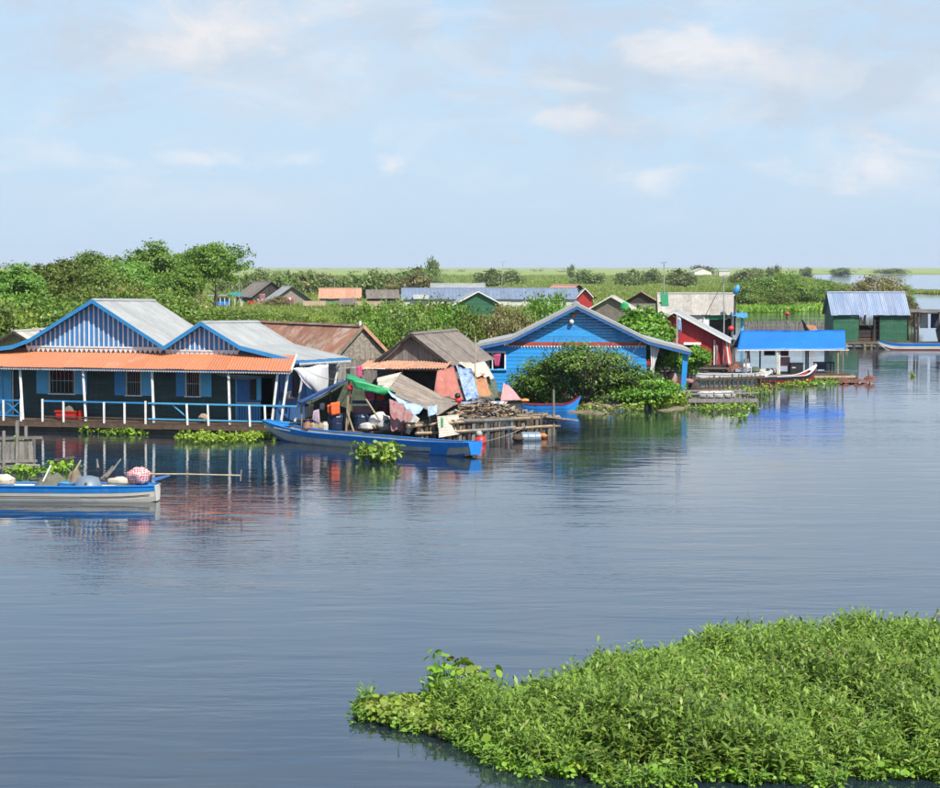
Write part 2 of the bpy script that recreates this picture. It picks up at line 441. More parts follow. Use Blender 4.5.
class MB:
    def __init__(s):
        s.v, s.f = [], []

    def add(s, vs, fs):
        k = len(s.v)
        s.v += [V(a) for a in vs]
        s.f += [tuple(i + k for i in f) for f in fs]
        return s

    def hexa(s, a):
        return s.add(a, [(0, 3, 2, 1), (4, 5, 6, 7), (0, 1, 5, 4), (1, 2, 6, 5), (2, 3, 7, 6), (3, 0, 4, 7)])

    def box(s, fr, u0, u1, n0, n1, z0, z1):
        return s.hexa([fr.p(u0, n1, z0), fr.p(u1, n1, z0), fr.p(u1, n0, z0), fr.p(u0, n0, z0),
                       fr.p(u0, n1, z1), fr.p(u1, n1, z1), fr.p(u1, n0, z1), fr.p(u0, n0, z1)])

    def bar(s, p, q, w, h=None, up=V((0, 0, 1))):
        h = h or w
        d = (q - p).normalized()
        if abs(d.dot(up)) > 0.95:
            up = V((0, 1, 0))
        a = d.cross(up).normalized() * (w / 2)
        b = a.cross(d).normalized() * (h / 2)
        return s.hexa([p - a - b, p + a - b, q + a - b, q - a - b, p - a + b, p + a + b, q + a + b, q - a + b])

    def tube(s, pts, r, k=6, cap=True):
        rs = r if isinstance(r, (list, tuple)) else [r] * len(pts)
        vs, fs = [], []
        n = len(pts)
        for i, p in enumerate(pts):
            d = (pts[min(i + 1, n - 1)] - pts[max(i - 1, 0)]).normalized()
            a = d.cross(V((0, 0, 1)))
            if a.length < 0.05:
                a = d.cross(V((0, 1, 0)))
            a.normalize()
            b = d.cross(a)
            for j in range(k):
                t = 2 * math.pi * j / k
                vs.append(p + (a * math.cos(t) + b * math.sin(t)) * rs[i])
        for i in range(n - 1):
            for j in range(k):
                fs.append((i * k + j, i * k + (j + 1) % k, (i + 1) * k + (j + 1) % k, (i + 1) * k + j))
        if cap:
            fs.append(tuple(reversed(range(k))))
            fs.append(tuple((n - 1) * k + j for j in range(k)))
        return s.add(vs, fs)

    def slab(s, pts, off):
        n = len(pts)
        vs = list(pts) + [p + off for p in pts]
        fs = [tuple(range(n)), tuple(reversed(range(n, 2 * n)))]
        for i in range(n):
            j = (i + 1) % n
            fs.append((j, i, n + i, n + j))
        return s.add(vs, fs)

    def grid(s, fn, nu, nv, th=None):
        """fn(a,b)->point for a,b in 0..1; th gives it a back face."""
        vs = [fn(i / nu, j / nv) for j in range(nv + 1) for i in range(nu + 1)]
        W = nu + 1
        fs = [(j * W + i, j * W + i + 1, (j + 1) * W + i + 1, (j + 1) * W + i) for j in range(nv) for i in range(nu)]
        if th is not None:
            k = len(vs)
            vs2 = [p + th for p in vs]
            fs2 = [tuple(reversed([i + k for i in f])) for f in fs]
            rim = [i for i in range(nu)] and []
            bd = [i for i in range(W)] + [j * W + nu for j in range(1, nv + 1)] + \
                 [nv * W + i for i in range(nu - 1, -1, -1)] + [j * W for j in range(nv - 1, 0, -1)]
            for a, b in zip(bd, bd[1:] + bd[:1]):
                rim.append((b, a, a + k, b + k))
            vs, fs = vs + vs2, fs + fs2 + rim
        return s.add(vs, fs)

    def lathe(s, base, prof, k=10, axis=V((0, 0, 1)), side=V((1, 0, 0))):
        """prof: (r, h) pairs along axis from base."""
        a = side
        b = axis.cross(a)
        vs, fs = [], []
        for r, h in prof:
            for j in range(k):
                t = 2 * math.pi * j / k
                vs.append(base + axis * h + (a * math.cos(t) + b * math.sin(t)) * r)
        for i in range(len(prof) - 1):
            for j in range(k):
                fs.append((i * k + j, i * k + (j + 1) % k, (i + 1) * k + (j + 1) % k, (i + 1) * k + j))
        fs.append(tuple(reversed(range(k))))
        fs.append(tuple((len(prof) - 1) * k + j for j in range(k)))
        return s.add(vs, fs)

    def build(s, name, m, parent=None, smooth=False, base=False):
        xs = np.array([tuple(p) for p in s.v])
        lo, hi = xs.min(0), xs.max(0)
        c = V(((lo + hi) / 2).tolist())
        if base:
            c.z = lo[2]
        me = bpy.data.meshes.new(name)
        me.from_pydata([tuple(p - c) for p in s.v], [], s.f)
        me.materials.append(MATS[m])
        if smooth:
            me.polygons.foreach_set('use_smooth', [True] * len(me.polygons))
        me.update()
        o = bpy.data.objects.new(name, me)
        COL.objects.link(o)
        if parent is not None:
            o.parent = parent
            o.location = c - WL[parent.name]
        else:
            o.location = c
        WL[o.name] = c
        return o


def tag(o, label=None, cat=None, group=None, kind=None):
    for k, v in (('label', label), ('category', cat), ('group', group), ('kind', kind)):
        if v:
            o[k] = v
    return o


def thing(name, label, cat, loc, group=None):
    o = bpy.data.objects.new(name, None)
    o.empty_display_size = 0.3
    COL.objects.link(o)
    o.location = loc
    WL[o.name] = V(loc)
    return tag(o, label, cat, group)


def copy_tree(o, parent=None):
    c = o.copy()
    COL.objects.link(c)
    if parent is not None:
        c.parent = parent
    WL[c.name] = V(c.location)
    for ch in list(o.children):
        copy_tree(ch, c)
    return c


def np_mesh(name, verts, quads, m, tint=None, smooth=False):
    """Fast mesh from numpy: verts (n,3), quads (m,4) or tris (m,3)."""
    me = bpy.data.meshes.new(name)
    nv, nf, k = len(verts), len(quads), quads.shape[1]
    me.vertices.add(nv)
    me.vertices.foreach_set('co', np.ascontiguousarray(verts, dtype=np.float32).ravel())
    me.loops.add(nf * k)
    me.loops.foreach_set('vertex_index', quads.astype(np.int32).ravel())
    me.polygons.add(nf)
    me.polygons.foreach_set('loop_start', np.arange(0, nf * k, k, dtype=np.int32))
    me.polygons.foreach_set('loop_total', np.full(nf, k, dtype=np.int32))
    if smooth:
        me.polygons.foreach_set('use_smooth', np.ones(nf, dtype=bool))
    me.update(calc_edges=True)
    if tint is not None:
        at = me.attributes.new('tint', 'FLOAT_COLOR', 'POINT')
        a = np.ones((nv, 4), dtype=np.float32)
        a[:, :tint.shape[1]] = tint
        at.data.foreach_set('color', a.ravel())
    me.materials.append(MATS[m])
    return me


# ------------------------------------------------------------------ building helpers
def roof_strip(root, A, B, k, m, waves=6, amp=0.022, name='roof_sheet', jit=0.012):
    """Corrugated roofing between two profiles A and B (lists of points ridge -> eave), split into k sheets."""
    A, B = [V(a) for a in A], [V(b) for b in B]
    nrm = (B[0] - A[0]).cross(A[-1] - A[0]).normalized()
    if nrm.z < 0:
        nrm = -nrm
    nr = len(A) - 1
    for i in range(k):
        mb = MB()
        t0, t1 = i / k - (0.004 if i else 0), (i + 1) / k
        lift = nrm * (rng.uniform(0, jit) + 0.006 * (i % 2))
        eave = rng.uniform(-0.03, 0.05)
        fe = (A[-1] - A[-2]).normalized()

        def fn(a, b):
            t = t0 + (t1 - t0) * a
            j = min(int(b * nr + 1e-6), nr - 1)
            w = b * nr - j
            p = A[j].lerp(A[j + 1], w).lerp(B[j].lerp(B[j + 1], w), t)
            return p + lift + nrm * (amp * math.sin(a * waves * 2 * math.pi)) + fe * (eave * b)
        mb.grid(fn, waves * 4, nr, th=-nrm * 0.012)
        mb.build(name, m, root)


def hboards(root, fr, u0, u1, z0, z1, n, k, m, holes=(), th=0.03, name='wall_board', left=None, right=None, jit=0.008):
    """Horizontal boards, cut round holes (u0,u1,z0,z1). left/right: functions z -> u for gable outlines."""
    dz = (z1 - z0) / k
    for i in range(k):
        a, b = z0 + i * dz, z0 + (i + 1) * dz - 0.013
        segs = [(u0, u1)]
        for h in holes:
            if h[2] < (a + b) / 2 < h[3]:
                ns = []
                for s0, s1 in segs:
                    if h[1] <= s0 or h[0] >= s1:
                        ns.append((s0, s1))
                    else:
                        if h[0] - s0 > 0.03:
                            ns.append((s0, h[0]))
                        if s1 - h[1] > 0.03:
                            ns.append((h[1], s1))
                segs = ns
        for s0, s1 in segs:
            nn = n + rng.uniform(-jit, jit)
            if left:
                l0, l1, r0, r1 = left(a), left(b), right(a), right(b)
                if r1 - l1 < 0.02:
                    l1 = r1 = (l1 + r1) / 2
                pts = [(l0, a), (r0, a), (r1, b), (l1, b)]
            else:
                pts = [(s0, a), (s1, a), (s1, b), (s0, b)]
            tilt = 0.012
            mb = MB()
            f = [fr.p(p[0], nn + (tilt if p[1] == a else 0), p[1]) for p in pts]
            mb.slab(f, -fr.n * th)
            mb.build(name, m, root)


def vboards(root, fr, u0, u1, zb, top, n, k, m, th=0.025, name='wall_board', gap=0.006, jit=0.006):
    """Vertical boards from zb up to top(u)."""
    du = (u1 - u0) / k
    for i in range(k):
        a, b = u0 + i * du, u0 + (i + 1) * du - gap
        ta, tb = top(a), top(b)
        if max(ta, tb) - zb < 0.03:
            continue
        nn = n + rng.uniform(-jit, jit)
        mb = MB()
        mid = [fr.p((a + b) / 2, nn, max(ta, tb, top((a + b) / 2)))] if top((a + b) / 2) > max(ta, tb) else []
        mb.slab([fr.p(a, nn, zb), fr.p(b, nn, zb), fr.p(b, nn, max(tb, zb + .01))] + mid + [fr.p(a, nn, max(ta, zb + .01))],
                -fr.n * th)
        mb.build(name, m, root)


def prof_at(prof):
    """Piecewise linear u -> z from a list of (u,z)."""
    pr = sorted(prof)

    def f(u):
        if u <= pr[0][0]:
            return pr[0][1]
        for (a, za), (b, zb) in zip(pr, pr[1:]):
            if u <= b:
                return za + (zb - za) * (u - a) / max(1e-6, b - a)
        return pr[-1][1]
    return f


def cloth(name, m, corners, root=None, nu=10, nv=8, sag=0.0, ripple=0.03, seed=0, th=0.008, out=None, freq=3.0, base=False):
    """A hanging or stretched cloth between four corners (tl, tr, br, bl) with folds."""
    tl, tr, br, bl = corners
    nrm = (tr - tl).cross(bl - tl).normalized()
    if out is not None and nrm.dot(out) < 0:
        nrm = -nrm
    r = random.Random(seed)
    ph, ph2 = r.uniform(0, 6), r.uniform(0, 6)

    def fn(a, b):
        p = tl.lerp(tr, a).lerp(bl.lerp(br, a), b)
        w = math.sin(a * freq * 2 * math.pi + ph + b * 1.3) * ripple * (0.3 + b) + math.sin(a * 2.1 * freq + b * 4 + ph2) * ripple * 0.7
        return p + nrm * w - V((0, 0, 1)) * (sag * 4 * a * (1 - a) * 0.6 + sag * 4 * b * (1 - b) * 0.4)
    mb = MB()
    mb.grid(fn, nu, nv, th=-nrm * th)
    return mb.build(name, m, root, smooth=True, base=base)

# ================================================================== SETTING
def water_material():
    m = bpy.data.materials.new('lake_water')
    m.use_nodes = True
    t = m.node_tree
    t.nodes.clear()
    out = N(t, 'ShaderNodeOutputMaterial')
    b = N(t, 'ShaderNodeBsdfPrincipled', inp={'Base Color': (0.013, 0.022, 0.033, 1), 'Roughness': 0.03, 'IOR': 1.333})
    ge = N(t, 'ShaderNodeNewGeometry')

    def noise(scale, sx, sy, rot, detail, rough=0.55, dist=0.0):
        mp = N(t, 'ShaderNodeMapping')
        mp.inputs['Scale'].default_value = (sx, sy, 1)
        mp.inputs['Rotation'].default_value = (0, 0, rot)
        L(t, ge.outputs['Position'], mp.inputs[0])
        n = N(t, 'ShaderNodeTexNoise', inp={'Scale': scale, 'Detail': detail, 'Roughness': rough, 'Distortion': dist})
        L(t, mp.outputs[0], n.inputs['Vector'])
        return n.outputs[0]
    swell = noise(0.55, 0.55, 1.5, 0.12, 2.0, dist=0.4)
    rip = noise(2.3, 0.5, 1.5, -0.1, 3.0, dist=0.5)
    fine = noise(7.0, 0.6, 1.3, 0.25, 2.0)
    patch = noise(0.045, 0.5, 1.6, 0.1, 3.0)
    patch2 = noise(0.16, 0.3, 1.6, -0.05, 2.0)
    pm = map_range(t, patch, 0.40, 0.62, 0.30, 1.15)
    pm = math_node(t, 'MULTIPLY', pm, map_range(t, patch2, 0.35, 0.65, 0.6, 1.15))
    h = math_node(t, 'MULTIPLY', swell, 0.8)
    h = math_node(t, 'MULTIPLY_ADD', rip, math_node(t, 'MULTIPLY', pm, 0.42), h)
    h = math_node(t, 'MULTIPLY_ADD', fine, math_node(t, 'MULTIPLY', pm, 0.07), h)
    bp = N(t, 'ShaderNodeBump', inp={'Strength': 1.0, 'Distance': 0.023})
    L(t, h, bp.inputs['Height'])
    L(t, bp.outputs[0], b.inputs['Normal'])
    L(t, b.outputs[0], out.inputs[0])
    MATS['lake_water'] = m


water_material()


def ground_material():
    m = bpy.data.materials.new('marsh_ground')
    m.use_nodes = True
    t = m.node_tree
    t.nodes.clear()
    out = N(t, 'ShaderNodeOutputMaterial')
    b = N(t, 'ShaderNodeBsdfPrincipled', inp={'Roughness': 0.9, 'Specular IOR Level': 0.1})
    ge = N(t, 'ShaderNodeNewGeometry')
    mp = N(t, 'ShaderNodeMapping')
    mp.inputs['Scale'].default_value = (0.6, 0.25, 1)
    L(t, ge.outputs['Position'], mp.inputs[0])
    a = N(t, 'ShaderNodeTexNoise', inp={'Scale': 0.03, 'Detail': 6.0, 'Roughness': 0.65})
    c = N(t, 'ShaderNodeTexNoise', inp={'Scale': 0.5, 'Detail': 6.0, 'Roughness': 0.7})
    L(t, mp.outputs[0], a.inputs['Vector'])
    L(t, ge.outputs['Position'], c.inputs['Vector'])
    col = mix_col(t, map_range(t, a.outputs[0], 0.38, 0.62), (0.200, 0.270, 0.060), (0.280, 0.330, 0.090))
    col = mix_col(t, math_node(t, 'MULTIPLY', map_range(t, c.outputs[0], 0.5, 0.7), 0.6), col, (0.140, 0.200, 0.045))
    L(t, col, b.inputs['Base Color'])
    bp = N(t, 'ShaderNodeBump', inp={'Strength': 0.8, 'Distance': 0.5})
    L(t, c.outputs[0], bp.inputs['Height'])
    L(t, bp.outputs[0], b.inputs['Normal'])
    L(t, b.outputs[0], out.inputs[0])
    MATS['marsh_ground'] = m


ground_material()

mb = MB()
mb.add([V((-9000, -60, 0)), V((9000, -60, 0)), V((9000, 14000, 0)), V((-9000, 14000, 0))], [(0, 1, 2, 3)])
tag(mb.build('water', 'lake_water'), kind='structure')


def poly_sheet(name, pts, m, z):
    tess = geometry.tessellate_polygon([[V((p.x, p.y, 0)) for p in pts]])
    mb = MB()
    vs = [V((p.x, p.y, z)) for p in pts]
    mb.v = vs
    for t in tess:
        a, b, c = (vs[i] for i in t)
        mb.f.append(t if (b - a).cross(c - a).z > 0 else t[::-1])
    return mb.build(name, m)


EDGE = [V((p.x, p.y * K, 0)) for p in (V((-400, 60)), V((-60, 60)), V((-24, 63)), V((-14, 63)), V((-6, 62)), V((-1, 63)), V((4, 68)), V((9, 74)), V((13, 84)),
        V((17, 98)), V((22, 118)), V((30, 150)))] + [G(700, 312.5), G(735, 312), G(765, 311), G(800, 310.5), G(828, 308.5),
        G(846, 302), G(862, 296), G(858, 290), G(840, 285), G(815, 280.5), G(800, 277)]
MARSH = EDGE + [G(790, 274.6), G(830, 274.4), G(880, 274.8), G(940, 274.5), G(1100, 274.3), V((6000, 1900)), V((8500, 13000)),
                V((-8500, 13000)), V((-8500, 500))]
MARSH = [V((p.x, p.y, 0)) for p in MARSH]
tag(poly_sheet('marsh_ground', MARSH, 'marsh_ground', 0.14), kind='structure')
# small reed islet in the far lake
isl = []
for i in range(18):
    a = i / 18 * 2 * math.pi
    c0 = G(928, 293)
    isl.append(V((c0.x + math.cos(a) * 5.2 * (1 + .2 * math.sin(3 * a)), c0.y + math.sin(a) * 26 * (1 + .2 * math.cos(2 * a)), 0)))
tag(poly_sheet('reed_islet_ground', isl, 'marsh_ground', 0.12), kind='structure')
# low blue ridge on the far left horizon
mb = MB()
r5 = random.Random(5)
top, n_r = [], 60
for i in range(n_r + 1):
    x = -6800 + i * 90
    h = 25 * math.sin(math.pi * i / n_r) ** 0.6 * (0.8 + 0.2 * math.sin(i * 0.9) * math.sin(i * 0.37)) + r5.uniform(0, 4)
    top.append((x, h))
for (x0, h0), (x1, h1) in zip(top, top[1:]):
    mb.add([V((x0, 11000, 0)), V((x1, 11000, 0)), V((x1, 11400, h1)), V((x0, 11400, h0)), V((x1, 12000, 0)), V((x0, 12000, 0))],
           [(0, 1, 2, 3), (3, 2, 4, 5)])
mat('hill_green', (0.055, 0.085, 0.05), (0.045, 0.07, 0.045), rough=0.95, scale=0.01, var=0)
tag(mb.build('hills', 'hill_green'), kind='structure')


# ================================================================== STRIPED FLOATING HOUSE
def striped_house():
    F = Fr(G(0, 430), G(270, 437))
    Lu = -3.6
    Wn = -1.4
    root = thing('floating_house', 'dark green floating house with twin blue-and-white striped gables and orange veranda roof', 'house', F.p(7, -4, 0))
    Ru = F.px(276, 420, Wn)[0]
    Re = F.px(299, 436, 0)[0]
    dz = 0.5
    # raft
    for i in range(5):
        mb = MB()
        mb.box(F, Lu, Re + rng.uniform(-.1, .1), 0.06 - i * 0.3, -0.225 - i * 0.3, dz - 0.06, dz + rng.uniform(-.004, .004))
        mb.build('deck_plank', 'wood_brown', root)
    for k, (a, b) in enumerate(((Lu, 3.1), (3.12, 8.0), (8.02, Re))):
        mb = MB()
        mb.box(F, a, b, 0.02, 0.12, 0.2 + 0.015 * k, 0.43)
        mb.build('deck_beam', 'wood_brown', root)
    for i in range(9):
        mb = MB()
        n = -0.15 - i * 0.8
        mb.tube([F.p(Lu, n, 0.08), F.p(4, n, 0.11), F.p(Re - .3 * rng.random(), n, 0.07)], 0.15, 7)
        mb.build('float_log', 'log_wet', root)
    mb = MB()
    mb.box(F, Lu, Ru, Wn - 0.1, -6.6, 0.3, dz - 0.02)
    mb.build('floor', 'wood_dark', root)
    # front wall with real openings
    w1 = F.rect(50.5, 368, 74.5, 393.5, Wn)
    w2 = F.rect(127.5, 369.5, 141, 395, Wn)
    w3 = F.rect(187, 371.5, 200, 396, Wn)
    d1 = F.rect(261.5, 377, 273, 424, Wn)
    d1 = (d1[0], d1[1], 0.4, d1[3])
    hboards(root, F, Lu, Ru, dz, 3.42, Wn, 15, 'dark_green', holes=(w1, w2, w3, d1))
    for a, b in ((0, -8.0), ):
        mb = MB()
        mb.box(F, Lu, Ru, -6.6, -6.66, dz, 3.4)
        mb.build('back_wall', 'dark_green', root)
    mb = MB()
    mb.box(F, Ru - 0.04, Ru, Wn - 0.05, -6.58, dz, 3.4)
    mb.build('side_wall', 'blue_door', root)
    # windows
    for r, sl, sr, shm in ((w1, (37, 50.5), (74.5, 87.5), ('cyan_paint', 'cyan_paint')), (w2, (115, 127), (141, 152), ('blue_trim', 'cyan_paint')),
                           (w3, (176.5, 187), (200, 212), ('blue_trim', 'cyan_paint'))):
        u0, u1, z0, z1 = r
        mb = MB()
        for a in ((u0 - .05, u1 + .05, z1, z1 + .06), (u0 - .06, u0, z0, z1), (u1, u1 + .06, z0, z1)):
            mb.box(F, a[0], a[1], Wn + .02, Wn + .06, a[2], a[3])
        w = mb.build('window', 'white_dirty', root)
        mb = MB()
        mb.box(F, u0 - .1, u1 + .1, Wn + .02, Wn + .1, z0 - .06, z0 - .003)
        mb.build('sill', 'white_paint', w)
        for i in range(6):
            mb = MB()
            uu = u0 + (u1 - u0) * (i + .5) / 6
            mb.tube([F.p(uu, Wn - .01, z0), F.p(uu, Wn - .01, z1)], 0.011, 5)
            mb.build('grille_bar', 'metal_pole', w)
        mb = MB()
        mb.box(F, u0, u1, Wn - .02, Wn + .005, (z0 + z1) / 2 - .015, (z0 + z1) / 2 + .015)
        mb.build('grille_bar', 'metal_pole', w)
        c = F.p(u0 + .05, Wn - .2, z1 + .02), F.p(u1 - .05, Wn - .2, z1 + .02), F.p(u1 - .05, Wn - .2, z1 - .5), F.p(u0 + .05, Wn - .2, z1 - .45)
        cloth('curtain', 'cloth_maroon', c, w, 8, 4, ripple=.02, seed=int(u0 * 7))
        for (xa, xb), sm, sgn in ((sl, shm[0], -1), (sr, shm[1], 1)):
            ua, ub = F.px(xa, 380, Wn)[0], F.px(xb, 380, Wn)[0]
            if sgn < 0:
                ub = u0 - .065
            else:
                ua = u1 + .065
            mb = MB()
            mb.box(F, ua, ub, Wn + .025, Wn + .06, z0 - .03, z1 + .03)
            s = mb.build('shutter', sm, w)
        # crossing ledges on the shutters
    # turquoise door at far left
    ua, ub, za, zb = F.rect(-14, 369, 13, 417, Wn)
    for i in range(3):
        a = ua + (ub - ua) * i / 3
        mb = MB()
        mb.box(F, a, a + (ub - ua) / 3 - .03, Wn + .025, Wn + .06, dz + .02, zb)
        mb.build('door_panel', 'cyan_paint', root)
    mb = MB()
    mb.box(F, ub + .005, ub + .07, Wn + .025, Wn + .07, dz + .01, zb)
    mb.build('door_frame', 'white_dirty', root)
    # blue door leaf with a picketed lower half
    ua, ub, za, zb = F.rect(237.5, 377, 261.5, 424, Wn)
    mb = MB()
    mb.box(F, ua, ub, Wn + .025, Wn + .06, dz + .02, zb)
    d = mb.build('door', 'blue_door', root)
    zm = F.px(250, 403, Wn)[1]
    for i in range(9):
        u = ua + .05 + (ub - ua - .1) * i / 8
        mb = MB()
        mb.box(F, u - .012, u + .012, Wn + .062, Wn + .078, dz + .06, zm)
        mb.build('picket', 'cyan_paint', d)
    for z in (dz + .05, zm):
        mb = MB()
        mb.box(F, ua, ub, Wn + .08, Wn + .095, z - .025, z + .025)
        mb.build('door_rail', 'white_dirty', d)
    mb = MB()
    mb.box(F, ua - .07, ua - .005, Wn + .03, Wn + .07, dz + .02, zb)
    mb.build('door_frame', 'cyan_paint', d)
    u0, u1, z0, z1 = F.rect(250.5, 378, 257, 400, Wn)
    mb = MB()
    mb.box(F, u0, u1, Wn + .063, Wn + .07, z0, z1)
    mb.build('door_opening_panel', 'interior_shade', d)  # dark panel painting an unlit opening onto the solid door leaf
    u0, u1, z0, z1 = F.rect(257.5, 376, 262, 400, Wn)
    mb = MB()
    mb.box(F, u0, u1, Wn + .07, Wn + .1, z0, z1)
    mb.build('shutter', 'cyan_paint', d)
    # ---- roofs
    nf, nb = -1.02, -7.2
    zd = -0.12
    pk1, kl1, el1 = F.px(92, 299.5, nf), F.px(30, 338.5, nf), F.px(-60, 354, nf)
    v1 = F.px(164, 346.5, nf)
    pk2, kr2, er2 = F.px(201, 322, nf), F.px(240, 346, nf), F.px(298, 360.5, nf)
    km1 = F.px(12, 345.5, nf)
    L1 = [pk1, kl1, km1, el1]
    R1 = [pk1, v1]
    L2 = [pk2, v1]
    R2 = [pk2, kr2, er2]

    def strip(prof, k, m, na=nf, nz=nb):
        roof_strip(root, [F.p(u, na, z) for u, z in prof], [F.p(u, nz, z + zd) for u, z in prof], k, m, waves=9, amp=0.012, jit=0.006)
    strip(L1, 9, 'zinc')
    strip(R1, 9, 'zinc')
    strip([(u - 0.02, z + .02) for u, z in L2], 9, 'zinc')
    strip(R2, 9, 'zinc')
    for pk in (pk1, pk2):
        mb = MB()
        mb.slab([F.p(pk[0] - .16, nf - .01, pk[1] - .05), F.p(pk[0], nf - .01, pk[1] + .055), F.p(pk[0] + .16, nf - .01, pk[1] - .05)],
                F.p(0, nb, zd) - F.p(0, nf, 0))
        mb.build('ridge_cap', 'zinc', root)
    # fascia boards along the gable edges
    for prof in (L1, R1, L2, R2):
        for (ua, za), (ub, zb) in zip(prof, prof[1:]):
            mb = MB()
            h = 0.17
            mb.slab([F.p(ua, nf + .035, za - h), F.p(ub, nf + .035, zb - h), F.p(ub, nf + .035, zb + .015), F.p(ua, nf + .035, za + .015)], -F.n * .03)
            mb.build('fascia_board', 'blue_trim', root)
    # gable faces: blue boards and white battens
    gn = Wn + 0.0
    for prof, xa, xb, yb, k in (([el1, kl1, pk1, v1], 27, 163, 347.5, 28), ([v1, pk2, kr2], 166, 239, 351, 15)):
        f = prof_at(prof)
        ua, ub = F.px(xa, yb, gn)[0], F.px(xb, yb, gn)[0]
        zb = F.px(100 if xa < 100 else 200, yb, gn)[1]
        top = lambda u: f(u) - 0.10
        vboards(root, F, ua, ub, zb, top, gn, k, 'blue_stripe', name='gable_board')
        du = (ub - ua) / k
        for i in range(k + 1):
            u = ua + i * du
            t = top(u) - .02
            if t - zb > .08:
                mb = MB()
                mb.box(F, u - .035, u + .035, gn + .012, gn + .035, zb, t)
                mb.build('batten', 'white_paint', root)
        mb = MB()
        n_t = k
        for i in range(n_t):
            u = ua + (i + .5) * du
            w = du * .46
            mb.slab([F.p(u - w, gn + .05, zb), F.p(u + w, gn + .05, zb), F.p(u + w, gn + .05, zb - .08), F.p(u, gn + .05, zb - .25), F.p(u - w, gn + .05, zb - .08)], -F.n * .012)
        mb.box(F, ua, ub, gn + .06, gn + .075, zb - .02, zb + .05)
        mb.build('fringe', 'white_paint', root)
    # wall strip between gables and veranda roof
    u0 = F.px(-60, 355, Wn)[0]
    ue = F.px(297, 362, Wn)[0]
    zt = F.px(100, 352, Wn)[1]
    f_all = prof_at([el1, kl1, pk1, v1, pk2, kr2, er2])
    mb = MB()
    g1 = F.px(100, 347.5, Wn)[1]
    mb.box(F, Lu, F.px(238, 350, Wn)[0], Wn + .04, Wn + .01, zt - .05, g1 - .06)
    mb.build('wall_strip', 'wood_brown', root)
    mb = MB()
    us = [F.px(238, 350, Wn)[0], ue - .1]
    mb.slab([F.p(us[0], Wn, g1 - .3), F.p(us[1], Wn, f_all(us[1]) - .35), F.p(us[1], Wn, f_all(us[1]) - .1), F.p(us[0], Wn, f_all(us[0]) - .1)], -F.n * .03)
    mb.build('gable_panel', 'blue_navy', root)
    # ---- orange veranda roof
    ze = F.px(120, 368.3, .18)[1]
    zt = F.px(120, 353, Wn)[1]
    ur = F.px(297, 362, Wn)[0]
    ur2 = F.px(291, 374, .18)[0]
    roof_strip(root, [F.p(Lu, Wn + .06, zt), F.p(Lu, .18, ze)], [F.p(ur, Wn + .06, zt), F.p(ur2, .18, ze)], 18, 'orange_roof', waves=8, amp=.014,
               name='veranda_roof_sheet', jit=.004)
    mb = MB()
    k = 150
    for i in range(k):
        u = Lu + (ur2 - Lu) * (i + .5) / k
        w = (ur2 - Lu) / k * .5
        mb.slab([F.p(u - w, .2, ze - .035), F.p(u + w, .2, ze - .035), F.p(u + w * .8, .2, ze - .10), F.p(u, .2, ze - .145), F.p(u - w * .8, .2, ze - .10)], -F.n * .012)
    mb.build('fringe', 'white_dirty', root)
    mb = MB()
    mb.box(F, Lu, ur2, .19, .215, ze - .05, ze - .012)
    mb.build('eave_board', 'blue_navy', root)
    mb = MB()
    mb.bar(F.p(ur + .02, Wn + .06, zt + .01), F.p(ur2 + .02, .2, ze), .05, .14)
    mb.build('rake_board', 'white_paint', root)
    # eave trim of the right-hand lean-to
    mb = MB()
    mb.bar(F.p(er2[0] + .03, nf, er2[1] - .07), F.p(er2[0] + .03, nb, er2[1] - .07 + zd), .03, .12)
    mb.build('eave_board', 'blue_trim', root)
    mb = MB()
    for i in range(46):
        n = nf + (nb - nf) * (i + .5) / 46
        w = .075
        z = er2[1] - .12 + zd * (i / 46)
        mb.slab([F.p(er2[0] + .05, n - w, z), F.p(er2[0] + .05, n + w, z), F.p(er2[0] + .05, n, z - .12)], F.u * .012)
    mb.build('fringe', 'white_paint', root)
    # ---- posts and railing
    for xt, yt, xb, yb in ((20, 368, 23, 421), (83, 368, 86, 421), (152, 369, 154, 421), (228.5, 373, 230, 424), (278, 374, 271.5, 424), (288.5, 374, 280.5, 424)):
        a, b = F.px(xt, yt, -.04), F.px(xb, yb, -.04)
        mb = MB()
        mb.bar(F.p(b[0], -.04, dz - .02), F.p(a[0], -.04, ze - .02), .1, .1)
        mb.build('veranda_post', 'white_paint', root)
    zr = F.px(120, 402.5, .02)[1]
    zl = dz + .16

    def U(x):
        return F.px(x, 412, .02)[0]
    for xa, xb, m in ((-40, 21.5, 'blue_trim'), (43, 146, 'blue_trim'), (148, 300, 'cyan_paint')):
        mb = MB()
        mb.bar(F.p(U(xa), .03, zr), F.p(U(xb), .03, zr), .05, .07)
        mb.build('top_rail', m, root)
        mb = MB()
        mb.bar(F.p(U(xa), .03, zl), F.p(U(xb), .03, zl), .04, .06)
        mb.build('bottom_rail', m if xa != 43 else 'wood_brown', root)
    for x in (4, 21.5, 43, 64, 104.5, 125, 146, 188, 209, 250.5, 266):
        mb = MB()
        big = x in (43, 146, 21.5)
        mb.bar(F.p(U(x), .06, dz - .22), F.p(U(x) - (.04 if x > 150 else 0), .06, zr + (.09 if big else .0)), .085, .085)
        mb.build('baluster', 'white_paint', root)
    for xa, xb in ((-16, 4), (4, 21.5)):
        for s in (0, 1):
            mb = MB()
            mb.bar(F.p(U(xa), .0 + s * .025, zl if s else zr), F.p(U(xb), .0 + s * .025, zr if s else zl), .03, .05)
            mb.build('cross_brace', 'blue_trim', root)
    mb = MB()
    mb.bar(F.p(U(172), -.02, zr - .05), F.p(U(188), -.02, zl + .05), .03, .05)
    mb.build('cross_brace', 'cyan_paint', root)
    # porch on the right: rails and pickets running back, leaning posts
    Rp = Re
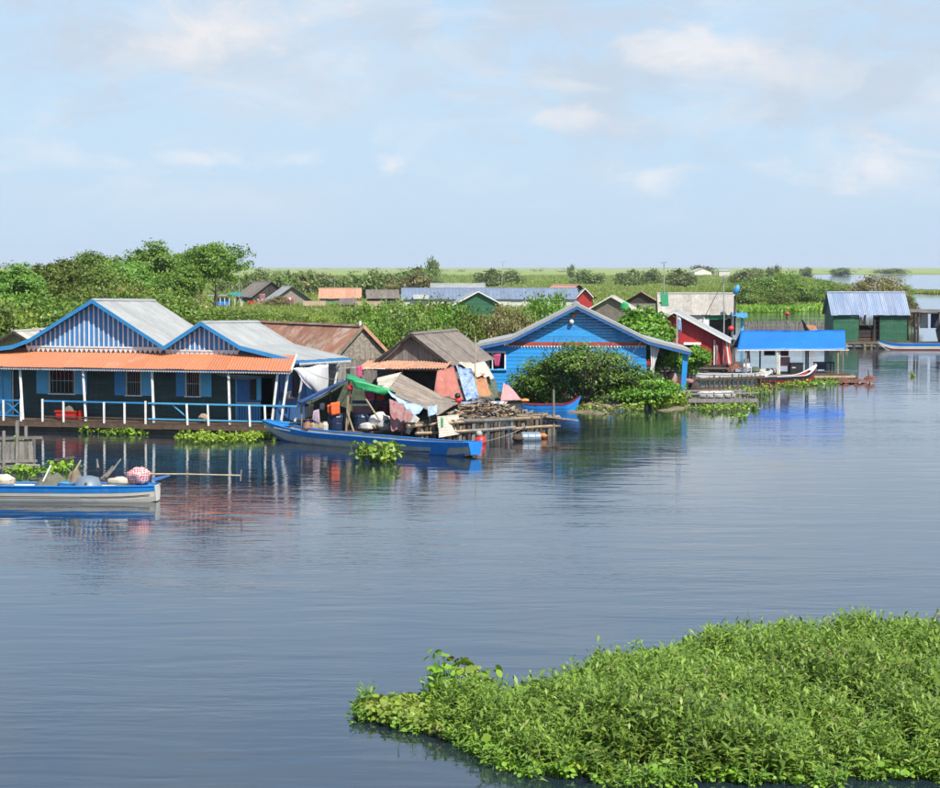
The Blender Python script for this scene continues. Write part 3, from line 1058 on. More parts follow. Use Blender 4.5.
    mb = MB()
    mb.box(F, Ru + .02, Re + .2, Wn + .0, -6.5, dz - .08, dz - .01)
    mb.build('porch_floor', 'wood_brown', root)
    for z in (zr, zl):
        mb = MB()
        mb.bar(F.p(Rp, .0, z), F.p(Rp + .3, -4.6, z), .05, .06)
        mb.build('top_rail' if z == zr else 'bottom_rail', 'cyan_paint', root)
    for i in range(10):
        mb = MB()
        n = -.25 - i * .47
        u = Rp + .3 * (-n / 4.6)
        mb.bar(F.p(u, n, dz - .05), F.p(u + .05, n, zr), .07, .07)
        mb.build('baluster', 'white_paint', root)
    for n in (-2.2, -4.4, -6.3):
        mb = MB()
        mb.bar(F.p(Ru + .55, n, dz), F.p(er2[0] - .15, n, er2[1] - .1), .09, .09)
        mb.build('veranda_post', 'white_paint', root)
    # side wall window and picket panel of the right-hand wall
    for i in range(3):
        mb = MB()
        mb.box(F, Ru + .003, Ru + .03, Wn - .4 - i * 1.5, Wn - 1.1 - i * 1.5, 1.5, 2.75)
        mb.build('side_shutter', ('blue_door', 'interior_shade', 'blue_trim')[i], root)  # middle panel is dark, painted like an unlit opening
    return F, dz, Ru, Re, er2, zr


F1, DZ1, RU1, RE1, ER2, ZR1 = striped_house()


# red basket crate, cat-sized bundle, hanging grey tarp, white sheet
def veranda_things():
    F, dz = F1, DZ1
    u = F.px(69, 414, -.7)[0]
    root = thing('plastic_crate', 'red plastic crate with a fishing net heaped in it on the veranda', 'crate', F.p(u, -.7, dz))
    b = MB()
    w, d, h = .48, .28, .40
    for s in (-1, 1):
        b.slab([F.p(u - w, -.7 + s * d, dz + .02), F.p(u + w, -.7 + s * d, dz + .02), F.p(u + w + .05, -.7 + s * (d + .03), dz + h), F.p(u - w - .05, -.7 + s * (d + .03), dz + h)], F.n * (-s * .02))
        b.slab([F.p(u + s * w, -.7 - d, dz + .02), F.p(u + s * w, -.7 + d, dz + .02), F.p(u + s * (w + .05), -.7 + d + .03, dz + h), F.p(u + s * (w + .05), -.7 - d - .03, dz + h)], F.u * (-s * .02))
    b.box(F, u - w, u + w, -.7 - d, -.7 + d, dz + .005, dz + .02)
    b.build('crate_body', 'plastic_red', root)
    b = MB()
    b.box(F, u - w - .08, u + w + .08, -.7 + d + .035, -.7 + d + .055, dz + h - .06, dz + h)
    b.build('crate_rim', 'plastic_red', root)
    b = MB()

    def fn(a, c):
        x, y = a * 2 - 1, c * 2 - 1
        r = math.hypot(x, y)
        return F.p(u + x * .42, -.7 + y * .24, dz + .3 + .36 * max(0, 1 - r) ** .8 + .02 * math.sin(9 * x + 5 * y))
    b.grid(fn, 10, 8)
    b.build('heaped_net', 'net_green', root, smooth=True)
    # brown sack
    u = F.px(203, 417, -.5)[0]
    b = MB()

    def fs(a, c):
        th, ph = a * 2 * math.pi, c * math.pi
        r = 1 + .15 * math.sin(3 * th + 2) * math.sin(ph) + .1 * math.sin(5 * ph)
        return F.p(u + .24 * r * math.cos(th) * math.sin(ph), -.5 + .18 * r * math.sin(th) * math.sin(ph), dz + .2 - .2 * r * math.cos(ph))
    b.grid(fs, 14, 8)
    tag(b.build('sack', 'straw', smooth=True, base=True), 'small lumpy tan sack on the veranda deck behind the railing', 'sack')
    # grey tarp hung under the veranda eave
    c = [F.q(212, 372, .05), F.q(262, 375, .05), F.q(256, 376, -.5), F.q(214, 375, -.5)]
    b = MB()

    def ft(a, cc):
        p = c[0].lerp(c[1], a)
        d = math.sin(math.pi * a) ** .7
        return p + V((0, 0, -.06 - .23 * d * cc)) - F.n * (.35 * cc)
    b.grid(ft, 14, 4, th=-F.n * .01)
    tag(b.build('hanging_tarp', 'plastic_grey', smooth=True), 'grey tarp sagging along the orange veranda eave above the blue door', 'tarp')
    # big white sheet at the right end
    tl, tr, br, bl = F.q(292, 369, -.5), F.q(329, 364, -2.6), F.q(327, 396, -2.8), F.q(305, 382, -1.2)
    b = MB()

    def fw(a, cc):
        p = tl.lerp(tr, a).lerp(bl.lerp(br, a), cc)
        bulge = math.sin(math.pi * a) * math.sin(math.pi * cc)
        return p + F.n * (.45 * bulge + .07 * math.sin(8 * a - 6 * cc)) + V((0, 0, -.22 * math.sin(math.pi * a) * cc + .03 * math.sin(11 * a + 4 * cc)))
    b.grid(fw, 18, 12, th=F.n * -.01)
    tag(b.build('hanging_sheet', 'cloth_white', smooth=True), 'large white sheet billowing from the eave at the right end of the striped house', 'sheet')
    tl, tr, br, bl = F.q(301, 381, -1.6), F.q(313, 379, -1.9), F.q(325, 392, -3.0), F.q(317, 394, -2.8)
    tag(cloth('hanging_sheet', 'cloth_lilac', (tl, tr, br, bl), None, 10, 8, ripple=.05, seed=3), 'small grey-lilac cloth folded below the big white sheet', 'sheet')
    root = thing('plastic_basin', 'small white basin on the ledge beside the dark doorway', 'basin', F.q(287, 396, -2.2))
    b = MB()
    p = F.q(287, 397, -2.2)
    b.lathe(p, [(.12, 0), (.2, .22), (.21, .24), (.18, .22), (.1, .04)], 12)
    b.build('bowl', 'white_paint', root)
    b = MB()
    b.lathe(p - V((0, 0, .06)), [(.3, 0), (.3, .05)], 8)
    b.build('shelf', 'wood_brown', root)


veranda_things()


# ================================================================== GENERIC HUT
def hut(name, label, fr, hw, depth, z0, eave, ridge, wall='wood_grey', roof='zinc', over=.35, fover=.45, k_sheets=6, nb=14, board='v',
        fascia=None, gable=None, bands=None, floor=True, holes=(), group=None, right_eave=None, waves=7, amp=.014, side=None):
    """Gable-fronted hut: fr.O is under the ridge at the front wall; the ridge runs back along -n."""
    root = thing(name, label, 'hut' if 'hut' in name else 'house', fr.p(0, -depth / 2, 0), group)
    re = right_eave or eave
    sl = (ridge - eave) / hw
    e0, e1 = (-(hw + over), eave - sl * over), (hw + over, re - (ridge - re) / hw * over)
    f = prof_at([(-hw, eave), (0, ridge), (hw, re)])
    if board == 'v':
        vboards(root, fr, -hw, hw, z0, lambda u: f(u) - .02, 0, nb, wall, jit=.01)
    elif board == 'h':
        k1 = max(2, int((eave - z0) / ((ridge - z0) / nb)))
        hboards(root, fr, -hw, hw, z0, eave, 0, k1, wall, holes=holes)
        k2 = max(2, nb - k1)
        hboards(root, fr, -hw, hw, eave, ridge - .03, 0, k2, gable or wall, name='gable_board',
                left=lambda z: -hw * (ridge - z) / (ridge - eave) + .01, right=lambda z: hw * (ridge - z) / (ridge - re) - .01 if z > re else hw)
    else:
        b = MB()
        b.slab([fr.p(-hw, 0, z0), fr.p(hw, 0, z0), fr.p(hw, 0, re), fr.p(0, 0, ridge - .02), fr.p(-hw, 0, eave)], -fr.n * .05)
        b.build('front_wall', wall, root)
    for s in (-1, 1):
        b = MB()
        b.box(fr, s * hw - .02, s * hw + .02, -.06, -depth, z0, (eave if s < 0 else re) - .02)
        b.build('side_wall', side or wall, root)
    b = MB()
    b.slab([fr.p(-hw, -depth, z0), fr.p(hw, -depth, z0), fr.p(hw, -depth, re - .02), fr.p(0, -depth, ridge - .04), fr.p(-hw, -depth, eave - .02)], -fr.n * .04)
    b.build('back_wall', side or wall, root)
    nf, nbk = fover, -depth - .3
    for e in (e0, e1):
        roof_strip(root, [fr.p(0, nf, ridge), fr.p(e[0], nf, e[1])], [fr.p(0, nbk, ridge), fr.p(e[0], nbk, e[1])], k_sheets, roof, waves=waves, amp=amp)
    b = MB()
    b.slab([fr.p(-.18, nf + .01, ridge - .06), fr.p(0, nf + .01, ridge + .05), fr.p(.18, nf + .01, ridge - .06)], fr.n * (nbk - nf - .02))
    b.build('ridge_cap', roof, root)
    if fascia:
        for e in (e0, e1):
            b = MB()
            h = .16
            b.slab([fr.p(0, nf + .03, ridge - h), fr.p(e[0], nf + .03, e[1] - h), fr.p(e[0], nf + .03, e[1] + .0), fr.p(0, nf + .03, ridge + .0)], -fr.n * .028)
            b.build('fascia_board', fascia, root)
    if floor:
        b = MB()
        b.box(fr, -hw - .2, hw + .2, .3, -depth - .2, z0 - .2, z0 - .01)
        b.build('floor', 'wood_dark', root)
        for i in range(4):
            b = MB()
            n = .2 - (depth + .2) * i / 3
            b.tube([fr.p(-hw - .3, n, z0 - .3), fr.p(hw + .3, n, z0 - .28)], .14, 6)
            b.build('float_log', 'log_wet', root)
    return root


def eave_hut(name, label, fr, length, z0, eave, ridge, hn, wall='wood_grey', roof='zinc', over=.3, k_sheets=8, nb=9, board='h', holes=(), cat='house',
             ends='wood_grey', waves=7, amp=.014, floor=True, group=None, back=None):
    """Eave-fronted hut: fr.O is the front left wall corner, the ridge runs along u, the depth is 2*hn."""
    root = thing(name, label, cat, fr.p(length / 2, -hn, 0), group)
    if board == 'h':
        hboards(root, fr, 0, length, z0, eave, 0, nb, wall, holes=holes)
    else:
        vboards(root, fr, 0, length, z0, lambda u: eave, 0, nb, wall)
    for u in (0, length):
        b = MB()
        s = .05 if u else -.05
        b.slab([fr.p(u, -.04, z0), fr.p(u, -2 * hn, z0), fr.p(u, -2 * hn, eave - .02), fr.p(u, -hn, ridge - .03), fr.p(u, -.04, eave - .02)], fr.u * -s)
        b.build('end_wall', ends, root)
    b = MB()
    b.box(fr, 0, length, -2 * hn, -2 * hn - .04, z0, eave)
    if back is None:
        b.build('back_wall', wall, root)
    sl = (ridge - eave) / hn
    o = .3
    roof_strip(root, [fr.p(-over, -hn, ridge), fr.p(-over, o, eave - sl * o)], [fr.p(length + over, -hn, ridge), fr.p(length + over, o, eave - sl * o)], k_sheets, roof, waves=waves, amp=amp)
    roof_strip(root, [fr.p(-over, -hn, ridge), fr.p(-over, -2 * hn - o, eave - sl * o)], [fr.p(length + over, -hn, ridge), fr.p(length + over, -2 * hn - o, eave - sl * o)], k_sheets, roof, waves=waves, amp=amp)
    b = MB()
    b.slab([fr.p(-over, -hn + .18, ridge - .05), fr.p(-over, -hn, ridge + .05), fr.p(-over, -hn - .18, ridge - .05)], fr.u * (length + 2 * over))
    b.build('ridge_cap', roof, root)
    if floor:
        b = MB()
        b.box(fr, -.3, length + .3, .35, -2 * hn - .3, z0 - .16, z0 - .01)
        b.build('floor', 'wood_brown', root)
        for i in range(5):
            b = MB()
            n = .3 - (2 * hn + .4) * i / 4
            b.tube([fr.p(-.4, n, z0 - .27), fr.p(length / 2, n, z0 - .25), fr.p(length + .4, n, z0 - .28)], .14, 6)
            b.build('float_log', 'log_wet', root)
    return root


# little woven house at the left edge
fr = Fr(V((-26.6, 64.5 * K, 0)), ang=-.2)
hut('hut', 'grey woven-walled hut with zinc roof at the left edge behind the striped house', fr, 2.2, 5, .4, 2.3, 3.55, wall='woven', roof='zinc_old', board='s', fascia='wood_dark', over=.3)


# ---- rusty-roofed house between striped house and grey hut
def rusty_house():
    fr = Fr(V((-11.3, 58.3 * K, 0)), V((-5.3, 54.0 * K, 0)))
    fr2 = Fr(fr.p(0, 1.3, 0), fr.p(5, 1.3, 0))
    length = 10.2
    root = eave_hut('house', 'weathered house with rusty red roof and leaf-clad gable beside the white sheet', fr2, length, .45, 3.1, 4.4, 1.4, wall='wood_grey', roof='rust', ends='wood_grey', over=.25, k_sheets=12, nb=10, waves=6, amp=.02)
    # leaf panels hung on the gable end
    f = Fr(fr2.p(length, 0, 0), fr2.p(length, -2.8, 0))
    for i in range(9):
        u = .1 + i * .3
        zt = 3.1 + 1.28 * (1 - abs(u + .12 - 1.4) / 1.4)
        b = MB()
        b.slab([f.p(u, .08 + .02 * (i % 3), 2.7 + rng.uniform(-.15, .1)), f.p(u + .29, .09, 2.7 + rng.uniform(-.15, .1)), f.p(u + .29, .09, zt - .1), f.p(u, .08, zt - .1)], -f.n * .03)
        b.build('leaf_panel', 'woven', root)
    for i in range(10):
        u = .02 + i * .28
        b = MB()
        b.slab([f.p(u, .075, .45), f.p(u + .27, .075, .45), f.p(u + .27, .075, 2.75), f.p(u, .075, 2.75)], -f.n * .02)
        b.build('wall_board', 'wood_grey', root)
    for s in (0, 1):
        b = MB()
        a = f.p(1.4, .25, 4.38)
        c = f.p(1.4 + (1 if s else -1) * 1.75, .28, 2.75)
        b.bar(a, c, .05, .16)
        b.build('barge_board', 'thatch' if not s else 'rust_pale', root)
    b = MB()
    b.tube([f.p(1.35, .02, 4.4), f.p(1.35, .02, 4.62)], .07, 8)
    b.build('finial', 'white_paint', root)
    # open lean-to in front with pale post
    b = MB()
    b.tube([fr2.p(length - .3, .5, .4), fr2.p(length - .1, .45, 3.0)], .06, 6)
    b.build('post', 'white_dirty', root)
    b = MB()
    b.tube([fr2.p(length - 1.7, .5, .4), fr2.p(length - 1.3, .4, 2.9)], .05, 6)
    b.build('post', 'wood_tan', root)


rusty_house()


# ---- grey hut with rusty awning, hung with tarps
def grey_hut():
    fr = Fr(V((-2.75, 53 * K, 0)), V((-2.75 + .87, 53 * K - .28, 0)))
    root = hut('hut', 'grey plank hut with brown ribbed roof and a rusty awning across its front', fr, 1.85, 6.4, .6, 2.75, 4.1, wall='wood_grey', roof='slate_sheet', nb=14, over=.25, fover=.3, k_sheets=5, waves=5, amp=.025, fascia='wood_dark')
    for o in [o for o in root.children if o.name.startswith('wall_board')]:
        pass
    # dark panel on the front wall, painted as the doorway's shade
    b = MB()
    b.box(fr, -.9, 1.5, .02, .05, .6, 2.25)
    b.build('doorway', 'interior_shade', root)
    roof_strip(root, [fr.p(-2.3, .05, 2.75), fr.p(-2.45, 1.3, 2.38)], [fr.p(2.0, .05, 2.75), fr.p(2.1, 1.3, 2.46)], 5, 'rust_pale', waves=6, amp=.025, name='awning_sheet')
    for u in (-2.2, -.2, 1.9):
        b = MB()
        b.tube([fr.p(u, 1.15, .4), fr.p(u + .05, 1.15, 2.4)], .045, 6)
        b.build('awning_post', 'wood_grey', root)
    b = MB()
    b.bar(fr.p(-2.3, 1.2, 2.36), fr.p(2.05, 1.2, 2.42), .06, .07)
    b.build('awning_beam', 'wood_grey', root)
    D = 51.3
    tag(cloth('tarp', 'tarp_pink', (P(437, 371, D), P(453.5, 366.5, D + .4), P(464, 399, D - .6), P(434, 396, D - .8)), None, 12, 10, ripple=.04, seed=1, base=True),
        'faded salmon-pink tarp leaning against the side of the grey hut', 'tarp')
    tag(cloth('tarp', 'tarp_worn', (P(455, 366, D + .6), P(470.5, 369, D + 1.1), P(479.5, 400, D - .2), P(465.5, 400, D - .5)), None, 12, 10, ripple=.07, seed=5, base=True),
        'worn blue-and-white tarp hanging between the pink and the brown tarps', 'tarp')
    tag(cloth('tarp', 'tarp_brown', (P(472, 371, D + 1.1), P(486, 375, D + 1.8), P(493, 394, D + .8), P(481, 401, D + .1)), None, 12, 10, ripple=.07, seed=8, base=True),
        'orange-brown tarp draped at the back corner of the grey hut', 'tarp')
    tag(cloth('tarp', 'tarp_cream', (P(458, 362.5, D + 1.2), P(484, 360.5, D + 3.0), P(494, 378, D + 1.8), P(474, 374, D + .8)), None, 14, 8, ripple=.06, seed=11, sag=.1, base=True),
        'crumpled cream tarp thrown over the eave above the brown tarp', 'tarp')
    tag(cloth('tarp', 'camo', (P(486, 376, D + 2.0), P(495, 380, D + 2.4), P(500, 399, D + 1.5), P(489, 400, D + 1.0)), None, 8, 8, ripple=.06, seed=14, base=True),
        'dark green tarp hanging beside the brown tarp, nearest the bush', 'tarp')
    # pink cloth heap
    tag(cloth('draped_cloth', 'cloth_pink', (P(503, 383, 52.4), P(508, 385, 52.9), P(524, 400, 52.3), P(502, 401, 51.8)), None, 10, 8, ripple=.04, seed=21, base=True),
        'pale pink cloth draped over a frame beside the firewood pile', 'cloth')
    # pole
    b = MB()
    p = G(474.5, 413)
    b.tube([P(475, 400, 52), P(475.5, 336, 52.2)], .028, 6)
    tag(b.build('mooring_pole', 'bamboo', base=True), 'thin bamboo pole standing in front of the brown ribbed roof', 'pole')


grey_hut()


# ================================================================== BLUE HOUSE
def blue_house():
    D = 60.0
    A = P(577, 400, D)
    fr = Fr(V((A.x, A.y, 0)), ang=-.04)
    root = thing('house', 'bright blue plank house with wide low gable and red trim behind the bush', 'house', fr.p(0, -4, 0))
    nf = .48
    pk, kl, el = fr.px(577, 304, nf), fr.px(511, 337.5, nf), fr.px(475, 345, nf)
    kr, er = fr.px(648, 339, nf), fr.px(691, 350, nf)
    nb = -8.3
    Lp, Rp = [pk, kl, el], [pk, kr, er]
    for pr in (Lp, Rp):
        roof_strip(root, [fr.p(u, nf, z) for u, z in pr], [fr.p(u, nb, z - .05) for u, z in pr], 9, 'zinc', waves=9, amp=.014)
        for (ua, za), (ub, zb) in zip(pr, pr[1:]):
            b = MB()
            b.slab([fr.p(ua, nf + .03, za - .30), fr.p(ub, nf + .03, zb - .30), fr.p(ub, nf + .03, zb - .13), fr.p(ua, nf + .03, za - .13)], -fr.n * .03)
            b.build('fascia_board', 'blue_door', root)
            b = MB()
            b.slab([fr.p(ua, nf + .05, za - .128), fr.p(ub, nf + .05, zb - .128), fr.p(ub, nf + .05, zb + .03), fr.p(ua, nf + .05, za + .03)], -fr.n * .05)
            b.build('verge_sheet', 'zinc', root)
    b = MB()
    b.slab([fr.p(pk[0] - .2, nf, pk[1] - .06), fr.p(pk[0], nf, pk[1] + .06), fr.p(pk[0] + .2, nf, pk[1] - .06)], fr.n * (nb - nf))
    b.build('ridge_cap', 'zinc', root)
    # gable
    zg = fr.px(577, 342, 0)[1]
    f = prof_at([el, kl, pk, kr, er])
    zt = pk[1] - .12

    def edge(sgn):
        def g(z):
            a = pk if True else None
            k = kl if sgn < 0 else kr
            t = (pk[1] - .1 - z) / (pk[1] - k[1])
            return pk[0] + (k[0] - pk[0]) * t
        return g
    hboards(root, fr, 0, 0, zg, zt, 0, 12, 'blue_bright', name='gable_board', left=edge(-1), right=edge(1), jit=.004)
    ul, ur = fr.px(484, 360, 0)[0], fr.px(646, 360, 0)[0]
    b = MB()
    b.box(fr, fr.px(508, 344, 0)[0], ur, .02, .07, zg - .2, zg)
    b.build('red_band', 'red_trim', root)
    b = MB()
    k = 46
    ua, ub = fr.px(508, 344, 0)[0], ur
    for i in range(k):
        u = ua + (ub - ua) * (i + .5) / k
        w = (ub - ua) / k * .48
        b.slab([fr.p(u - w, .06, zg - .2), fr.p(u + w, .06, zg - .2), fr.p(u, .06, zg - .32)], -fr.n * .012)
    b.build('fringe', 'white_paint', root)
    win = fr.rect(485, 353, 505, 369, 0)
    hboards(root, fr, ul, ur, .5, zg - .2, 0, 12, 'blue_bright', holes=(win,), jit=.004)
    u0, u1, z0, z1 = win
    b = MB()
    for a in ((u0 - .05, u1 + .05, z1, z1 + .09), (u0 - .05, u0 + .03, z0, z1), (u1 - .03, u1 + .05, z0, z1), (u0 + .38, u0 + .46, z0, z1)):
        b.box(fr, a[0], a[1], .02, .07, a[2], a[3])
    w = b.build('window', 'white_paint', root)
    b = MB()
    b.box(fr, u0 - .1, u1 + .1, .02, .12, z0 - .07, z0 - .003)
    b.build('sill', 'cyan_paint', w)
    for s, m in ((ul, 'blue_bright'), (ur, 'blue_bright')):
        b = MB()
        b.box(fr, s - .02, s + .02, -.04, -8, .5, f(s) - .15)
        b.build('side_wall', m, root)
    b = MB()
    b.box(fr, ul, ur, -8, -8.05, .5, 2.7)
    b.build('back_wall', 'blue_bright', root)
    b = MB()
    b.box(fr, ul - .5, er[0] - .2, .7, -8.2, .3, .49)
    b.build('floor', 'wood_brown', root)
    for i in range(6):
        b = MB()
        b.tube([fr.p(ul - .6, .6 - i * 1.7, .16), fr.p(er[0] - .1, .6 - i * 1.7, .18)], .16, 6)
        b.build('float_log', 'log_wet', root)
    # porch post on the right, leaning
    a, c = fr.px(685.5, 352, .2), fr.px(683, 386, .2)
    b = MB()
    b.bar(fr.p(c[0], .2, .45), fr.p(a[0], .2, a[1] - .05), .28, .16)
    b.build('porch_post', 'blue_bright', root)
    b = MB()
    b.bar(fr.p(er[0] - .4, -7.5, .45), fr.p(er[0] - .4, -7.5, er[1] - .1), .16, .16)
    b.build('porch_post', 'blue_bright', root)
    # lamps on the gable
    for x, y, r, m in ((573.5, 315.5, .12, 'plastic_orange'), (571.5, 315.5 + 6.5, .14, 'white_dirty')):
        c = fr.q(x, y, .14)
        b = MB()
        b.lathe(c - V((0, 0, r)), [(.02, 0), (r * .8, r * .35), (r, r), (r * .75, r * 1.7), (.03, 2 * r)], 10)
        lamp = b.build('gable_lamp', m, root, smooth=True)
        b = MB()
        b.tube([c, c - fr.n * .16], .02, 5)
        b.build('bracket', 'metal_pole', lamp)
    # washing in the window, curtain at the right corner
    c = [fr.q(492.5, 354, .16), fr.q(501, 354, .16), fr.q(499, 366.5, .16), fr.q(495, 366.5, .16)]
    tag(cloth('hanging_cloth', 'cloth_magenta', c, None, 8, 6, ripple=.03, seed=4), 'magenta cloth hanging in the white-framed window of the blue house', 'cloth')
    c = [fr.q(655.5, 344, .1), fr.q(661, 344, .1), fr.q(651.5, 375, .15), fr.q(647.5, 373, .12)]
    b = MB()

    def fn(a, t):
        w = .5 * (1 - t) ** 1.5 + .12 + .16 * max(0, t - .7) / .3
        p = c[0].lerp(c[2], t) + V((0, 0, 0))
        return p + V(((a - .5) * w, -.05 * math.sin(a * 14 + t * 3), 0))
    b.grid(fn, 10, 10, th=V((0, .012, 0)))
    tag(b.build('curtain', 'cloth_white', smooth=True), 'knotted white curtain at the right corner of the blue house', 'curtain')
    # small flag staff on the right roof slope
    p = fr.q(677, 347, nf - .5)
    root2 = thing('flag_staff', 'short staff with a small blue-and-white flag on the roof by the red house', 'flag', p)
    b = MB()
    b.bar(p - V((0, 0, .15)), p + V((0, 0, 1.75)), .07, .07)
    b.build('staff', 'metal_pole', root2)
    t = p + V((.05, 0, 1.65))
    cloth('flag', 'tarp_worn', (t, t + V((.16, 0, -.1)), t + V((.2, 0, -.85)), t + V((.02, 0, -.8))), root2, 4, 5, ripple=.03, seed=9)
    return fr


FB = blue_house()


# ================================================================== RED HOUSE AND GREY ROOF BEHIND
def red_house():
    fr = Fr(P(674, 380, 76), ang=-.13)
    fr.O.z = 0
    pk = fr.px(674, 311, .45)
    hw = 3.3
    ridge = pk[1]
    re = fr.px(722, 338, 0)[1] + .1
    root = hut('house', 'red painted house with pale zinc roof beside the blue tarp shelter', fr, hw, 6, .55, re, ridge, wall='red_paint', roof='zinc', board='v', nb=30, over=.6, fover=.5, fascia='white_paint', k_sheets=7)
    # small window with a white awning
    r = fr.rect(686, 345, 698, 355, .02)
    b = MB()
    b.box(fr, r[0], r[1], .015, .05, r[2], r[3])
    w = b.build('window', 'interior_shade', root)  # solid dark box, the room's shade is put into its colour
    b = MB()
    b.slab([fr.p(r[0] - .15, .03, r[3] + .15), fr.p(r[1] + .2, .03, r[3] + .15), fr.p(r[1] + .2, .5, r[3] + .02), fr.p(r[0] - .15, .5, r[3] + .02)], V((0, 0, .03)))
    b.build('window_awning', 'white_paint', w)
    b = MB()
    b.box(fr, r[0] - .05, r[1] + .05, .02, .09, r[2] - .07, r[2] - .005)
    b.build('sill', 'white_dirty', w)
    b = MB()
    b.box(fr, r[1] + .02, r[1] + .12, .02, .07, r[2], r[3])
    b.build('frame', 'white_dirty', w)
    # open porch on the right under the eave: posts
    for x in (714.5, 719, 727, 734):
        u, z = fr.px(x, 350, .1)
        b = MB()
        b.bar(fr.p(u, .1 - .4 * (x > 716), .5), fr.p(u, .1 - .4 * (x > 716), re - .25 - .06 * (x > 725)), .12, .1)
        b.build('porch_post', 'white_dirty' if x < 730 else 'wood_brown', root)
    b = MB()
    u0 = fr.px(714, 350, 0)[0]
    b.box(fr, hw + .02, hw + 1.4, .3, -6, .3, .5)
    b.build('porch_floor', 'wood_brown', root)
    for i, (x0, x1, m) in enumerate(((723, 725.2, 'cloth_red'), (725.3, 727.4, 'cloth_white'), (727.5, 729, 'cloth_orange'))):
        c = [fr.q(x0, 340, .35), fr.q(x1, 340, .35), fr.q(x1 + 3.5, 366, .35), fr.q(x0 + 3, 366, .35)]
        tag(cloth('hanging_cloth', m, c, None, 5, 8, ripple=.02, seed=31 + i), ('red', 'white', 'orange')[i] + ' strip of the striped cloth hanging on the red house porch', 'cloth')
    c = [fr.q(715.5, 345, .2), fr.q(718, 345, .2), fr.q(718, 366, .2), fr.q(716, 366, .2)]
    tag(cloth('hanging_cloth', 'cloth_rose', c, None, 5, 8, ripple=.03, seed=41), 'dull rose cloth hanging at the red wall corner', 'cloth')
    # heaped nets by the porch
    b = MB()
    p0 = fr.q(735, 369, .6)

    def fn(a, t):
        x, y = a * 2 - 1, t * 2 - 1
        r = math.hypot(x, y)
        return p0 + fr.u * (x * .55) + fr.n * (y * .5) + V((0, 0, .4 * max(0, 1 - r) + .05 * math.sin(8 * x + 6 * y)))
    b.grid(fn, 10, 8)
    tag(b.build('net_heap', 'net_red', smooth=True, base=True), 'heap of orange-brown net on the porch of the red house', 'net')


red_house()


def grey_roof_house():
    fr = Fr(P(661, 342, 102), ang=-.04)
    fr.O.z = 0
    L_ = fr.px(733, 330, 0)[0]
    eave = fr.px(700, 313.5, .3)[1] + .1
    ridge = fr.px(700, 293, -2.2)[1]
    r = fr.px(709, 315, 0)[0], fr.px(731, 340, 0)[0]
    root = eave_hut('house', 'long pale zinc-roofed house with a green patch panel behind the red house', fr, L_, .5, eave, ridge, 2.2, wall='white_dirty', roof='zinc_old', holes=((r[0], r[1], .5, eave - .6),), ends='green_paint', k_sheets=9, over=.3)
    # green roof panel, proud of the sheets
    a, c = fr.px(660.5, 293, -2.2)[0], fr.px(668, 293, -2.2)[0]
    sl = (ridge - eave) / 2.2
    b = MB()
    b.slab([fr.p(a, -2.15, ridge + .05), fr.p(c, -2.15, ridge + .05), fr.p(c, -.65, ridge + .05 - sl * 1.5), fr.p(a, -.65, ridge + .05 - sl * 1.5)], V((0, 0, -.03)))
    b.build('roof_patch', 'green_sheet', root)
    u0, u1, z0, z1 = fr.rect(705, 313.5, 727, 318.5, .05)
    b = MB()
    b.box(fr, u0, u1, .04, .08, z0 - .1, z1 - .2)
    b.build('door_lintel', 'green_sheet', root)
    b = MB()
    b.box(fr, fr.px(703, 330, 0)[0], fr.px(709, 330, 0)[0], .03, .08, .6, eave - .25)
    b.build('wall_panel', 'white_paint', root)
    # blue water jug on a post and little blue awning
    p = P(735.5, 312, 101)
    r2 = thing('water_jug', 'light blue plastic jug tied to the top of a dark post', 'jug', P(735.5, 330, 101))
    b = MB()
    b.tube([P(734.5, 335, 101.2), P(735, 296, 101.2)], .1, 6)
    b.build('post', 'wood_dark', r2)
    b = MB()
    b.lathe(P(735.5, 294, 101), [(.1, 0), (.27, .06), (.27, .6), (.12, .78), (.11, .86)], 10, axis=V((.25, 0, .97)))
    b.build('jug_body', 'plastic_sky', r2, smooth=True)
    tag(cloth('awning_cloth', 'plastic_sky', (P(731, 311.5, 102), P(747, 313, 102), P(748, 317.5, 100.6), P(732, 316, 100.6)), None, 8, 4, ripple=.05, seed=2, sag=.05, base=True),
        'small sky-blue tarp awning beside the blue jug post', 'tarp')
    b = MB()
    b.box(Fr(P(742, 340, 101)), -.13, .13, -.1, .1, .6, 2.6)
    tag(b.build('hanging_cloth', 'cyan_paint'), 'pale blue cloth panel hanging below the small blue awning', 'cloth')
    p = P(731, 329, 99.5)
    r3 = thing('buoy', 'red round buoy hanging beside the dark post behind the red house', 'buoy', p)
    b = MB()
    b.lathe(p - V((0, 0, .25)), [(.05, 0), (.22, .08), (.3, .27), (.22, .46), (.06, .54)], 12)
    b.build('float_ball', 'plastic_red', r3, smooth=True)
    b = MB()
    b.tube([p + V((0, 0, .25)), p + V((0, 0, 1.2))], .03, 5)
    b.build('rope', 'cloth_black', r3)


grey_roof_house()


